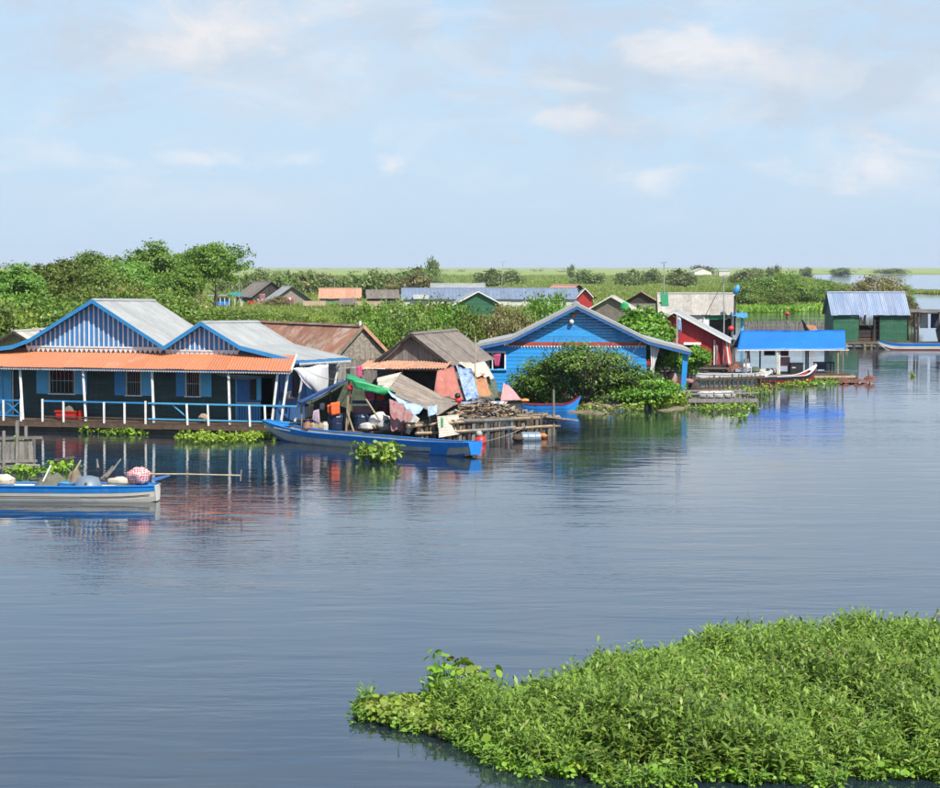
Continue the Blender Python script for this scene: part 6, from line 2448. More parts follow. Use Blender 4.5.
# ropes and lines
def rope(label, a, b, sag, name='mooring_rope', r=.018):
    mb = MB()
    pts = [a.lerp(b, i / 10) - V((0, 0, sag * 4 * (i / 10) * (1 - i / 10))) for i in range(11)]
    mb.tube(pts, r, 5)
    tag(mb.build(name, 'wood_grey'), label, 'rope')


rope('slack mooring rope from the blue boat bow to the veranda corner post', BBF.p(.15, 0, .85), F1.p(RE1 - .8, -.05, .75), .12)
rope('mooring rope from the blue boat stern to the log raft pole', BBF.p(BBL - .2, 0, .55), G(541, 432) + V((0, 0, .7)), .25)
rope('slack cord strung from the striped house eave to the tent ridge', F1.p(ER2[0], -1.2, ER2[1] - .2), P(347, 379, 46.5), .25, 'cord', .012)
rope('thin line from the tent ridge to the grey hut gable', P(348, 378.5, 46.5), P(400, 345, 52.5), .2, 'cord', .012)
rope('washing line between the lean-to and the bamboo pole', P(447, 397, 48.5), P(475, 372, 52), .1, 'cord', .012)


# ================================================================== VEGETATION
def leaf_quads(pos, nrm, size, rs, aspect=.55):
    """Diamond leaves at pos with rough normals nrm: returns verts (4n,3), quads (n,4)."""
    n = len(pos)
    a = rs.normal(size=(n, 3))
    a -= nrm * (a * nrm).sum(1, keepdims=True)
    a /= np.linalg.norm(a, axis=1, keepdims=True) + 1e-9
    b = np.cross(nrm, a)
    s = size[:, None]
    v = np.stack([pos - a * s * .5, pos + b * s * aspect * .5 + nrm * s * .08, pos + a * s * .5, pos - b * s * aspect * .5 + nrm * s * .08], 1)
    q = np.arange(4 * n).reshape(n, 4)
    return v.reshape(-1, 3), q


def unit(v):
    return v / (np.linalg.norm(v, axis=1, keepdims=True) + 1e-9)


def crown_mesh(name, seed, R, h0, n_cl, per, leaf, m, cl_r=.22, shell=.55, lobes=5, flat=.35, aspect=.72, H=None, lob_r=(.25, .62), lob_s=(.38, .62)):
    """Crown: clumps of leaves through several uneven lobes. R=(rx,ry,rz) semi-axes, h0 = height of the crown's underside."""
    rs = np.random.RandomState(seed)
    R = np.array(R, float)
    lob = unit(rs.normal(size=(lobes, 3))) * rs.uniform(*lob_r, (lobes, 1))
    lob[:, 2] = np.abs(lob[:, 2]) * 1.1 - .15
    lr = rs.uniform(*lob_s, lobes)
    k = rs.randint(0, lobes, n_cl)
    d = unit(rs.normal(size=(n_cl, 3)))
    rad = lr[k] * rs.uniform(shell, 1.0, n_cl) ** .6
    cc = lob[k] + d * rad[:, None]
    cc[:, 2] = np.maximum(cc[:, 2], -flat - .25 * rs.uniform(0, 1, n_cl))
    tone_c = rs.uniform(0, 1, n_cl)
    ci = np.repeat(np.arange(n_cl), per)
    n = len(ci)
    off = rs.normal(size=(n, 3)) * cl_r * rs.uniform(.5, 1.2, (n_cl, 1))[ci]
    off[:, 2] *= .7
    p = cc[ci] + off
    nr = unit(unit(p) * .8 + np.array([.1, -.15, .35]) + rs.normal(size=(n, 3)) * .6)
    pw = p * R
    pw[:, 2] += h0 + R[2] * (flat + .05)
    if H:
        pw[:, 2] *= H / np.percentile(pw[:, 2], 99.6)
        pw[:, :2] *= R[0] / np.percentile(np.abs(pw[:, 0]), 98)
    pw[:, 2] = np.maximum(pw[:, 2], .12)
    v, q = leaf_quads(pw, nr, leaf * rs.uniform(.6, 1.35, n), rs, aspect)
    t = np.clip(.55 * tone_c[ci] + .45 * rs.uniform(0, 1, n), 0, 1)
    tint = np.repeat(np.stack([t, rs.uniform(0, 1, n), t], 1), 4, axis=0)
    return np_mesh(name, v, q, m, tint)


def trunk_mesh(name, seed, H, spread, r0, m='bark', stems=3):
    r = random.Random(seed)
    b = MB()
    for s in range(stems):
        a = r.uniform(0, 6.28)
        d = V((math.cos(a), math.sin(a), 0))
        base = d * (r0 * .8 if stems > 1 else 0)
        pts = [base + V((0, 0, -.1))]
        top = d * spread * r.uniform(.3, .8) + V((0, 0, H * r.uniform(.7, .95)))
        for t in (.25, .5, .75, 1):
            pts.append(base.lerp(top, t) + V((r.uniform(-.1, .1), r.uniform(-.1, .1), 0)) * spread * .5 + d * spread * .15 * math.sin(t * 3))
        b.tube(pts, [r0, r0 * .8, r0 * .62, r0 * .42, r0 * .15], 6)
        for k in range(3):
            i = r.choice((2, 3))
            a2 = r.uniform(0, 6.28)
            e = pts[i] + V((math.cos(a2), math.sin(a2), .8)) * spread * r.uniform(.3, .6)
            b.tube([pts[i], pts[i].lerp(e, .5) + V((0, 0, .08)), e], [r0 * .45, r0 * .3, r0 * .1], 5)
    xs = b
    me = bpy.data.meshes.new(name)
    me.from_pydata([tuple(p) for p in b.v], [], b.f)
    me.materials.append(MATS[m])
    return me


def plant_tree(name, label, cat, p, crown, trunk, s=(1, 1, 1), rz=0.0, group=None, tname='trunk'):
    root = bpy.data.objects.new(name, None)
    COL.objects.link(root)
    root.location = (p[0], p[1], .1)
    root.rotation_euler = (0, 0, rz)
    root.scale = s
    WL[root.name] = V(root.location)
    for nm, me in ((tname, trunk), ('crown', crown)):
        o = bpy.data.objects.new(nm, me)
        COL.objects.link(o)
        o.parent = root
    return tag(root, label, cat, group)


# prototypes (unit-sized meshes in metres, scaled a little per plant)
SHR = []
for i, m in enumerate(('leaf_scrub', 'leaf_scrub', 'leaf_yellow', 'leaf_scrub', 'leaf_tree', 'leaf_yellow', 'leaf_scrub', 'leaf_brown')):
    SHR.append((crown_mesh('shrub_crown', 300 + i, (2.9, 2.9, 2.3), .5, 90, 84, .25, m, cl_r=.14, lobes=7, H=4.7), trunk_mesh('shrub_stems', 400 + i, 3.2, 1.5, .09, stems=4)))
TRE = []
for i, m in enumerate(('leaf_tree', 'leaf_tree', 'leaf_scrub')):
    TRE.append((crown_mesh('tree_crown', 500 + i, (3.0, 3.0, 2.7), 4.2, 135, 90, .26, m, cl_r=.115, lobes=8, flat=.45, H=9.6), trunk_mesh('tree_trunk', 520 + i, 6.5, 1.6, .2, stems=2)))
FAR = []
for i, m in enumerate(('leaf_far', 'leaf_far', 'leaf_brown', 'leaf_far')):
    FAR.append((crown_mesh('far_crown', 600 + i, (3.6, 3.6, 2.3), .3, 60, 40, .55, m, cl_r=.18, lobes=5, H=4.3), trunk_mesh('far_stems', 620 + i, 3, 1.6, .12, stems=3)))

rt = random.Random(99)
# 1. thicket behind the striped house
cells = []
rows = [62, 65.5, 69, 73, 77.5, 82.5, 88, 95, 103, 112, 122, 134, 148]
names = {0: 'leafy green shrub in the scrub thicket behind the striped house', 2: 'yellow-green shrub in the scrub thicket behind the striped house',
         4: 'deep green shrub in the scrub thicket behind the striped house', 7: 'brownish dry shrub in the scrub thicket behind the striped house'}
kind_lab = {0: 0, 1: 0, 3: 0, 6: 0, 2: 2, 5: 2, 4: 4, 7: 7}
for ri, Y in enumerate(rows):
    xl, xr = -70 / 1100, 0
    x = -.49 * Y
    xe = (-.245 if Y < 90 else -.17 if Y < 130 else -.13) * Y
    if Y < 66:
        xe = -.30 * Y
    step = 3.3 + .012 * (Y - 60)
    while x < xe:
        if not (Y < 68 and -29.5 < x < -23):
            k = rt.choice((0, 0, 1, 2, 3, 4, 5, 6, 6, 7 if Y > 75 else 1))
            hgt = rt.uniform(.8, 1.25) * (.75 if Y < 66 else .88 if Y < 80 else 1.0 if Y < 100 else 1.18)
            # lower where the far boat shows through
            if -.252 < x / Y < -.12:
                hgt = min(hgt, (7.3 - 45.5 * Y / 1100) / 4.9)
                if hgt < .3:
                    x += step
                    continue
                if x / Y > -.235 and 150 < 0:
                    pass
            plant_tree('shrub', names[kind_lab[k]], 'shrub', (x + rt.uniform(-.9, .9), (Y + rt.uniform(-1.2, 1.2)) * K), *SHR[k], s=(rt.uniform(.85, 1.15), rt.uniform(.85, 1.15), hgt),
                       rz=rt.uniform(0, 6.28), group='scrub thicket behind the striped house', tname='stem')
        x += step * rt.uniform(.8, 1.2)

# 2. prominent trees
for x, yt, D, sx, k, lab in ((150, 243.5, 118, 1.05, 0, 'tall round-crowned tree, left of the two rising above the thicket'),
                             (212, 245, 128, 1.15, 1, 'tall round-crowned twin tree just left of the antenna mast'),
                             (100, 254, 112, 1.0, 2, 'broad tree left of the tallest tree in the thicket'),
                             (52, 262, 100, .9, 2, 'low tree towards the left edge of the thicket'),
                             (128, 263, 105, .8, 1, 'small tree between the broad tree and the tallest tree'),
                             (182, 268, 108, .8, 0, 'small dark tree in the gap between the two tall trees'),
                             (12, 266, 92, .9, 0, 'bushy tree at the far left edge above the woven hut')):
    top = P(x, yt, D)
    hz = (top.z) / 9.6
    plant_tree('tree', lab, 'tree', (top.x, D * K), *TRE[k], s=(sx, sx, hz), rz=rt.uniform(0, 6))
top = P(199, 250, 130)
plant_tree('tree', 'left half of the twin trees beside the antenna mast', 'tree', (top.x, 130 * K), *TRE[2], s=(.9, .9, top.z / 9.6), rz=1.0)

# 3. bushes in the middle ground (px, py top, depth, radius scale, proto)
def bush(lab, x, yt, D, w, k, protos=SHR, H0=4.7, name='shrub', cat='shrub', group=None, base_r=2.9):
    top = P(x, yt, D)
    s = w * D / 1100 / 2 / base_r
    plant_tree(name, lab, cat, (top.x, D * K), *protos[k], s=(s, s, max(.25, top.z / H0)), rz=rt.uniform(0, 6), group=group, tname='stem')


GL = ['small glossy bush just right of the rusty roof gable', 'glossy bush rising behind the rusty house gable, below the far straw roof', 'broad glossy bush left of the grey hut peak, topmost of the left half',
      'glossy bush straight above the grey hut roof peak', 'tallest glossy bush, below the left end of the slate-blue roof', 'glossy bush above the right slope of the grey hut roof', 'glossy bush at the right end, beside the dry brownish bush',
      'low glossy bush in the gap between rusty gable and grey hut', 'glossy bush directly behind the grey hut left slope', 'low glossy bush hidden low behind the grey hut peak', 'lowest glossy bush behind the back eave of the grey hut', 'low bush showing past the rusty house gable wall']
g4 = 'green bushes between the rusty house and the blue house'
for i, (x, yt, D, w, k) in enumerate(((345, 320, 70, 40, 1), (362, 309, 78, 55, 0), (385, 304, 76, 60, 4), (408, 305, 72, 60, 1), (430, 301, 80, 55, 0), (450, 307, 70, 55, 4), (466, 312, 66, 45, 0), (372, 324, 64, 50, 4),
                                      (398, 318, 66, 55, 0), (425, 320, 64, 50, 1), (446, 330, 62, 40, 4), (335, 335, 66, 30, 0))):
    bush(GL[i], x, yt, D, w, k, group=g4)
bush('dry brownish bare bush in front of the dark green gable', 497, 308, 70, 48, 7)
bush('second brownish bush nearer the blue roof edge', 516, 313, 66, 40, 7)
bush('rounded green bush right above the blue gable left slope', 545, 296, 80, 50, 4)
bush('low green bush behind the left eave of the blue house', 525, 315, 68, 45, 0)
bush('green bush peeping over the long blue roof', 556, 283, 190, 40, 2)
# yellow-green small bush at rust house roof
bush('small yellow-green bush above the striped house roof end', 275, 316, 66, 26, 5)
bush('low green bush beside the far tour boat', 258, 311.5, 150, 50, 3)
bush('low bush in front of the far tour boat', 205, 312, 95, 60, 1)
bush('low bush under the far washing line', 255, 315, 100, 60, 6)
bush('brown dry bush left of the far woven hut', 275, 297, 178, 28, 7)
bush('green bush right of the dark far hut', 281, 288, 195, 22, 0)
# far bushes on the plain behind the huts
gf = 'bushes scattered behind the far huts'
for i in range(24):
    x = rt.uniform(225, 430)
    D = rt.choice((215, 230, 250, 270, 300, 340, 400))
    yt = 266 + 1100 * (7.3 - rt.uniform(3.4, 6.3)) / D
    bush('green-grey bush standing on the plain behind the far huts', x, yt, D, rt.uniform(4.5, 8.5) * 1100 / D, rt.choice((0, 1, 2, 3)), FAR, 4.3, group=gf, base_r=3.6)
bush('lone upright tree on the horizon right of centre bushes', 433, 258.5, 420, 15, 0, FAR, 4.3, name='tree', cat='tree', base_r=3.6)
bush('broad dark bush group below the lone upright tree', 408, 268, 330, 46, 1, FAR, 4.3, base_r=3.6)
for x, yt, D, w, lab in ((490, 267.5, 380, 40, 'bush left of the mast above the blue roof'), (512, 267.5, 420, 34, 'bush right of the mast above the blue roof'), (571, 264, 600, 12, 'tiny tree on the skyline above the blue gable'),
                         (590, 268, 420, 44, 'wide low bush on the plain above the rust slope'), (628, 268, 400, 38, 'dark rounded bush on the plain left of the green-patch mast'), (648, 270, 460, 30, 'small bush left of the green-patch mast'),
                         (655, 266.5, 430, 30, 'bush behind the top of the green-patch mast'), (682, 267, 380, 42, 'dark bush left of the lone pale house'), (703, 264.5, 900, 30, 'bush right behind the lone pale house'),
                         (745, 267, 430, 40, 'dark bush right of the lone pale house'), (758, 267, 600, 18, 'small round bush on the skyline'), (773, 265, 560, 20, 'rounded tree on the skyline above the bank bushes'),
                         (806, 266.5, 700, 20, 'small tree on the skyline right of the bank bushes'), (840, 267, 900, 34, 'low bush on the far bank'), (890, 267.5, 1050, 46, 'long low bushes on the far bank right')):
    bush(lab, x, yt + (2.8 if D < 500 else 1.2), D, w * .72, rt.choice((0, 1, 3)), FAR, 4.3, base_r=3.6)
# skyline scrub: one far mass
rs = np.random.RandomState(3)
vv, qq, tt = [], [], []
nb = 0
for i in range(90):
    D = rs.uniform(700, 3800)
    x = rs.uniform(-.46, .46) * D
    if x / D > .29 and D < 1250:
        continue
    h, w = rs.uniform(1.2, 3.4), rs.uniform(4, 14)
    n = 60
    p = rs.normal(size=(n, 3)) * np.array([w * .45, 6, h * .35]) + np.array([x, D * K, h * .45])
    p[:, 2] = np.clip(p[:, 2], .3, h)
    nr = unit(np.array([0, -.5, .7]) + rs.normal(size=(n, 3)) * .5)
    v, q = leaf_quads(p, nr, rs.uniform(1.0, 2.2, n), rs, .8)
    vv.append(v)
    qq.append(q + nb)
    nb += len(v)
    t = np.clip(rs.uniform(0, 1) * .6 + rs.uniform(0, .4, n), 0, 1)
    tt.append(np.repeat(np.stack([t, t * 0, t], 1), 4, axis=0))
o = bpy.data.objects.new('skyline_scrub', np_mesh('skyline_scrub', np.concatenate(vv), np.concatenate(qq), 'leaf_far', np.concatenate(tt)))
COL.objects.link(o)
tag(o, 'low dark scrub scattered along the horizon of the plain', 'scrub', kind='stuff')

# 4. bank bushes right of centre
for x, yt, D, w, k, lab in ((748, 279, 190, 42, 3, 'dark leafy bush at the left end of the channel bank'), (768, 275, 205, 50, 1, 'large bush on the channel bank behind the blue jug'),
                            (789, 271.5, 215, 40, 4, 'tallest bright green bush on the channel bank'), (806, 281, 195, 44, 0, 'rounded bush at the middle of the channel bank'),
                            (825, 279, 200, 40, 3, 'bush on the bank just left of the green house roof'), (783, 287, 186, 40, 6, 'low bush at the front of the channel bank'),
                            (838, 287, 188, 24, 1, 'small bush touching the green house roof edge')):
    bush(lab, x, yt + 1.5, D, w * .8, k)
bush('brown-tinged rounded bush behind the green house roof', 866, 276.5, 165, 44, 7)
bush('second brown-tinged bush right behind the green house', 886, 278, 168, 36, 7)
bush('low dark bush at the right corner of the green house roof', 904, 286, 170, 24, 4)
bush('dry reedy bush between the green house and the dark shelter', 912, 299, 125, 16, 7)

# 5. the big bush before the blue house: near, finer leaves
cm = crown_mesh('bush_crown', 701, (5.0, 1.8, 2.4), .0, 420, 62, .14, 'leaf_bush', cl_r=.075, lobes=16, shell=.3, flat=.5, lob_r=(.3, .8), lob_s=(.18, .42))
p = P(592, 405, 57.2)
p = P(585, 405, 57)
plant_tree('bush', 'big olive-green bush standing in the water before the blue house', 'bush', (p.x, 57.0 * K), cm, trunk_mesh('bush_stems', 702, 3.3, 3.4, .06, stems=13), tname='stem', rz=0.0)
cm2 = crown_mesh('bush_crown', 703, (2.2, 1.4, 1.75), .0, 170, 60, .13, 'leaf_bush', cl_r=.12, lobes=7, shell=.3, flat=.5)
p = P(535, 405, 58)
plant_tree('bush', 'smaller olive bush at the left flank of the big bush', 'bush', (p.x + .3, 57.6 * K), cm2, trunk_mesh('bush_stems', 704, 1.9, 1.2, .05, stems=5), tname='stem')
cm3 = crown_mesh('bush_crown', 705, (2.1, 1.3, 1.0), .0, 130, 60, .14, 'leaf_bright', cl_r=.13, lobes=7, shell=.3, flat=.5)
p = P(650, 405, 57)
plant_tree('bush', 'bright green bush spilling from the right side of the big bush', 'bush', (p.x, 56.8 * K), cm3, trunk_mesh('bush_stems', 706, 1.6, 1.2, .05, stems=5), tname='stem')
cm4 = crown_mesh('porch_tree_crown', 707, (1.75, 1.5, 1.75), 1.4, 130, 48, .24, 'leaf_bright', cl_r=.14, lobes=7, shell=.4, flat=.6)
tm4 = trunk_mesh('porch_tree_trunk', 708, 3.6, 1.0, .08, stems=3)
p = P(655, 390, 64.5)
plant_tree('tree', 'bright green broad-leaved tree rising behind the blue roof by the red house', 'tree', (p.x, 67.5 * K), cm4, tm4, s=(1.15, 1.1, 1.16))
p = P(662, 390, 64)
plant_tree('tree', 'green tree growing under the blue porch roof', 'tree', (p.x, 63.5 * K), cm4, tm4, s=(.85, .75, .78), rz=2)
p = P(693, 390, 66)
plant_tree('tree', 'bright green bushy tree before the red wall', 'tree', (p.x - .15, 66.0 * K), cm4, tm4, s=(.68, .7, .60), rz=4)

# 6. grass on the marsh: one mass
def inside(px, py, poly):
    c = np.zeros(len(px), bool)
    n = len(poly)
    for i in range(n):
        x1, y1 = poly[i].x, poly[i].y
        x2, y2 = poly[(i + 1) % n].x, poly[(i + 1) % n].y
        cond = ((y1 > py) != (y2 > py)) & (px < (x2 - x1) * (py - y1) / (y2 - y1 + 1e-12) + x1)
        c ^= cond
    return c


def tufts(centers, h, w, per, rs, blade_w):
    n = len(centers)
    ci = np.repeat(np.arange(n), per)
    N_ = n * per
    base = centers[ci] + rs.normal(size=(N_, 3)) * (w[ci, None] * np.array([.5, .5, 0]))
    hh = h[ci] * rs.uniform(.5, 1.1, N_)
    lean = rs.normal(size=(N_, 3)) * (.35 * hh[:, None]) * np.array([1, 1, 0])
    ang = rs.uniform(0, math.pi, N_)
    side = np.stack([np.cos(ang), np.sin(ang), np.zeros(N_)], 1) * (blade_w[ci] * rs.uniform(.6, 1.3, N_))[:, None]
    up = np.array([0, 0, 1])
    v = np.stack([base - side * .5, base + side * .5, base + lean * .5 + up * hh[:, None] * .6 + side * .6, base + lean + up * hh[:, None]], 1)
    tone = np.clip(rs.uniform(0, 1, n)[ci] * .6 + rs.uniform(0, .4, N_), 0, 1)
    tint = np.repeat(np.stack([tone, rs.uniform(0, 1, N_), tone], 1), 4, axis=0)
    return v.reshape(-1, 3), np.arange(4 * N_).reshape(N_, 4), tint


rs = np.random.RandomState(17)
cs = []
for (d0, d1, n) in ((84, 180, 9000), (165, 330, 20000), (330, 800, 14000)):
    Y = np.sqrt(rs.uniform(d0 ** 2, d1 ** 2, n))
    X = Y * rs.uniform(-.46, .46, n)
    Y0, Y = Y, Y * K
    ok = inside(X, Y, MARSH)
    if d0 == 60:
        ok &= (X / Y0 > -.26)
    cs.append(np.stack([X[ok], Y[ok], np.full(ok.sum(), .12)], 1))
cs = np.concatenate(cs)
dist = cs[:, 1] / K
patch = np.sin(cs[:, 0] * .11 + np.sin(cs[:, 1] * .05) * 2) * np.sin(cs[:, 1] * .07 + 1) * .5 + .5
h = np.where(dist < 160, .7, 1.25) * rs.uniform(.6, 1.15, len(cs)) * (.6 + .6 * patch)
w = np.where(dist < 160, .7, 1.0) + dist * .0035
bw = .10 + dist * .0011
v, q, t = tufts(cs, h, w, 14, rs, bw)
o = bpy.data.objects.new('marsh_grass', np_mesh('marsh_grass', v, q, 'grass', t))
COL.objects.link(o)
tag(o, 'tall yellow-green marsh grass covering the flooded plain', 'grass', kind='stuff')
# reeds on the islet and bank edge
c0 = G(928, 293)
n = 260
cs = np.stack([c0.x + rs.normal(size=n) * 2.4, c0.y + rs.normal(size=n) * 12, np.full(n, .1)], 1)
v, q, t = tufts(cs, rs.uniform(.5, 1.0, n), np.full(n, .8), 14, rs, np.full(n, .3))
o = bpy.data.objects.new('islet_reeds', np_mesh('islet_reeds', v, q, 'grass', t))
COL.objects.link(o)
tag(o, 'patch of reeds on the small islet in the far lake', 'reeds', kind='stuff')
e = [G(700, 313.5), G(735, 313), G(765, 312), G(800, 311.5), G(828, 309.5), G(846, 303)]
pts = []
for a, b_ in zip(e, e[1:]):
    for i in range(60):
        p = a.lerp(b_, i / 60)
        pts.append((p.x + rs.normal() * 1.0, p.y + abs(rs.normal()) * 12 - 2.0, .08))
cs = np.array(pts)
n = len(cs)
v, q, t = tufts(cs, rs.uniform(.5, 1.1, n), np.full(n, 1.3), 22, rs, np.full(n, .34))
o = bpy.data.objects.new('bank_reeds', np_mesh('bank_reeds', v, q, 'leaf_weed', t))
COL.objects.link(o)
tag(o, 'bright green floating plants fringing the far channel bank', 'reeds', kind='stuff')


# 7. water hyacinth patches: rosettes of round leaves
def rosettes(centers, rs, n_leaf=8, lsize=.11, h=.22, spread=.16):
    n = len(centers)
    ci = np.repeat(np.arange(n), n_leaf)
    N_ = len(ci)
    ang = rs.uniform(0, 2 * math.pi, N_)
    rad = spread * rs.uniform(.25, 1.1, N_)
    sc = rs.uniform(.6, 1.3, n)[ci]
    out = np.stack([np.cos(ang), np.sin(ang), np.zeros(N_)], 1)
    pos = centers[ci] + out * (rad * sc)[:, None]
    pos[:, 2] += h * sc * rs.uniform(.35, 1.1, N_)
    nr = unit(out * .55 + np.array([0, 0, .8]) + rs.normal(size=(N_, 3)) * .35)
    a = unit(out + rs.normal(size=(N_, 3)) * .3)
    a = unit(a - nr * (a * nr).sum(1, keepdims=True))
    b = np.cross(nr, a)
    s = (lsize * sc * rs.uniform(.7, 1.25, N_))[:, None]
    k = [(-.55, 0, 0), (-.25, .42, .06), (.2, .42, .06), (.55, 0, .0), (.2, -.42, .06), (-.25, -.42, .06)]
    vs = np.stack([pos + a * s * x + b * s * y + nr * s * z for x, y, z in k], 1).reshape(-1, 3)
    base = np.arange(N_)[:, None] * 6
    q = np.concatenate([base + np.array([0, 1, 2, 3]), base + np.array([0, 3, 4, 5])], 0)
    tone = np.clip(.5 * rs.uniform(0, 1, n)[ci] + .5 * rs.uniform(0, 1, N_), 0, 1)
    tint = np.repeat(np.stack([tone, rs.uniform(0, 1, N_), tone], 1), 6, axis=0)
    # stalks
    st = centers[ci] + out * .02
    side = np.cross(out, np.array([0, 0, 1.0])) * .008 * (lsize / .11)
    v2 = np.stack([st - side, st + side, pos + side * .6, pos - side * .6], 1).reshape(-1, 3)
    q2 = np.arange(4 * N_).reshape(N_, 4) + len(vs)
    tint2 = np.repeat(np.stack([tone * .8, tone * 0, tone], 1), 4, axis=0)
    return np.concatenate([vs, v2]), np.concatenate([q, q2]), np.concatenate([tint, tint2])


def weed(label, pts, n, m='leaf_weed', lsize=.115, h=.24, jit=.25, seed=0, n_leaf=8, name='water_hyacinth', thick=.4):
    """Floating weed strewn along a polyline of pixel points on the water."""
    rs = np.random.RandomState(seed)
    g = [G(x, y) for x, y in pts]
    seg = [(a, b) for a, b in zip(g, g[1:])]
    ln = np.array([(b - a).length for a, b in seg])
    c = []
    for _ in range(n):
        k = rs.choice(len(seg), p=ln / ln.sum())
        p = seg[k][0].lerp(seg[k][1], rs.uniform())
        c.append((p.x + rs.normal() * jit, p.y + rs.normal() * thick * K, -.03 + rs.uniform(0, .04)))
    v, q, t = rosettes(np.array(c), rs, n_leaf, lsize, h, lsize * 1.4)
    o = bpy.data.objects.new(name, np_mesh(name, v, q, m, t))
    COL.objects.link(o)
    return tag(o, label, 'water plants', kind='stuff')


weed('bright green water hyacinth floating along the striped house deck', [(188, 439), (215, 441), (240, 440), (268, 438)], 170, seed=1, thick=.5)
weed('small hyacinth strip by the deck left of the large one', [(109, 435), (120, 434.5), (141, 435)], 30, seed=2, thick=.12)
weed('tiny hyacinth tuft by the deck near the red crate', [(90, 433), (94, 433)], 5, seed=3, thick=.1)
weed('green weeds between the slatted pen and the white boat', [(22, 470), (34, 476), (45, 474), (60, 470), (70, 471)], 46, seed=4, thick=.3)
weed('weeds growing inside the slatted pen', [(5, 452), (12, 452), (20, 451)], 16, seed=5, h=.5, thick=.3)
weed('yellow-green hyacinth clump in front of the central blue boat', [(366, 461), (380, 462), (394, 461)], 40, 'leaf_olive', lsize=.17, h=.55, seed=6, thick=.22, n_leaf=10)
weed('lush weeds at the bank right of the big bush', [(640, 407), (655, 406), (672, 403), (684, 399)], 190, seed=7, h=.45, thick=.9)
weed('hyacinth fringe below the low grey pen', [(696, 410), (715, 411), (738, 410), (758, 408)], 55, seed=8, thick=.45)
weed('hyacinth along the raft of the blue tarp shelter', [(771, 388), (790, 386.5), (812, 384.5), (838, 383)], 60, seed=9, thick=.5)
weed('weeds floating under the tall stake pen', [(705, 399), (730, 397), (760, 394), (775, 391)], 60, seed=10, h=.4, thick=.7)
weed('few weeds drifting in open water right of the low pen', [(735, 420), (742, 418), (747, 419)], 8, seed=11, thick=.12)
weed('tiny weed tuft far out before the green house', [(908, 376.5), (912, 376)], 6, seed=12, thick=.15)
weed('weeds rooted along the foot of the big bush', [(560, 409), (585, 410), (615, 411), (640, 409)], 80, 'leaf_olive', seed=13, thick=.5)
# muddy banks of matted straw
for i, (pts, lab) in enumerate((([(556, 411.5), (575, 411.5), (600, 413), (612, 413)], 'matted straw bank at the foot of the big bush'), ([(655, 411), (668, 410), (682, 408), (694, 407)], 'matted straw bank before the lush weeds'))):
    r = random.Random(40 + i)
    b = MB()
    g = [G(x, y) for x, y in pts]

    def fn(a, t):
        k = min(int(a * (len(g) - 1)), len(g) - 2)
        p = g[k].lerp(g[k + 1], a * (len(g) - 1) - k)
        e = math.sin(math.pi * a) ** .5
        return p + V((0, (t - .5) * 1.4 * K * e, -.08 + .15 * math.sin(math.pi * t) * e * (1 + .4 * math.sin(17 * a + 9 * t))))
    b.grid(fn, 40, 8)
    tag(b.build('straw_bank', 'mud', smooth=True), lab, 'bank', kind='stuff')
for i, (x, y, lab) in enumerate(((590, 409, 'dry root snag on the straw bank'), (612, 411, 'second root snag at the end of the straw bank'))):
    r = random.Random(60 + i)
    b = MB()
    p = G(x, y)
    for k in range(6):
        a = r.uniform(0, 6.28)
        b.tube([p, p + V((math.cos(a) * .3, math.sin(a) * .2, .2 + .1 * r.random())), p + V((math.cos(a) * .75, math.sin(a) * .4, r.uniform(.05, .45)))], [.09, .07, .02], 5)
    tag(b.build('root_snag', 'wood_tan', base=True), lab, 'snag')


# 8. foreground floating meadow
FM = [(357, 714), (372, 708), (395, 706), (420, 704), (440, 700), (470, 700), (500, 703), (540, 692), (585, 678), (640, 662), (700, 648), (770, 638), (850, 636), (960, 640), (1060, 650),
      (1060, 795), (960, 783), (880, 779), (800, 782), (720, 783), (640, 784), (560, 779), (515, 768), (480, 752), (440, 738), (400, 728), (375, 724)]
FMW = [G(x, y) for x, y in FM]
rs = np.random.RandomState(31)
xs = np.array([p.x for p in FMW])
ys = np.array([p.y for p in FMW])
n = 36000
X = rs.uniform(xs.min(), xs.max(), n)
Y = rs.uniform(ys.min(), ys.max(), n)
ok = inside(X, Y, FMW)
X, Y = X[ok], Y[ok]


def edge_dist(X, Y, poly):
    d = np.full(len(X), 1e9)
    m = len(poly)
    for i in range(m):
        a, b_ = np.array(poly[i][:2]), np.array(poly[(i + 1) % m][:2])
        ab = b_ - a
        t = np.clip(((X - a[0]) * ab[0] + (Y - a[1]) * ab[1]) / (ab @ ab), 0, 1)
        d = np.minimum(d, np.hypot(X - a[0] - t * ab[0], Y - a[1] - t * ab[1]))
    return d


ed = edge_dist(X, Y, FMW)
# dark tangle of roots and litter below the leaves
mb = MB()
tess = geometry.tessellate_polygon([[V((p.x, p.y, 0)) for p in FMW]])
cen = V((sum(xs) / len(xs), sum(ys) / len(ys), 0))
mb.v = [V((p.x + (cen.x - p.x) * .035, p.y + (cen.y - p.y) * .05, .012)) for p in FMW]
mb.f = [t if (mb.v[t[1]] - mb.v[t[0]]).cross(mb.v[t[2]] - mb.v[t[0]]).z > 0 else t[::-1] for t in tess]
mat('root_mat', (.030, .034, .016), (.055, .045, .024), rough=.95, scale=6, bump=.6)
tag(mb.build('floating_meadow_ground', 'root_mat'), kind='structure')


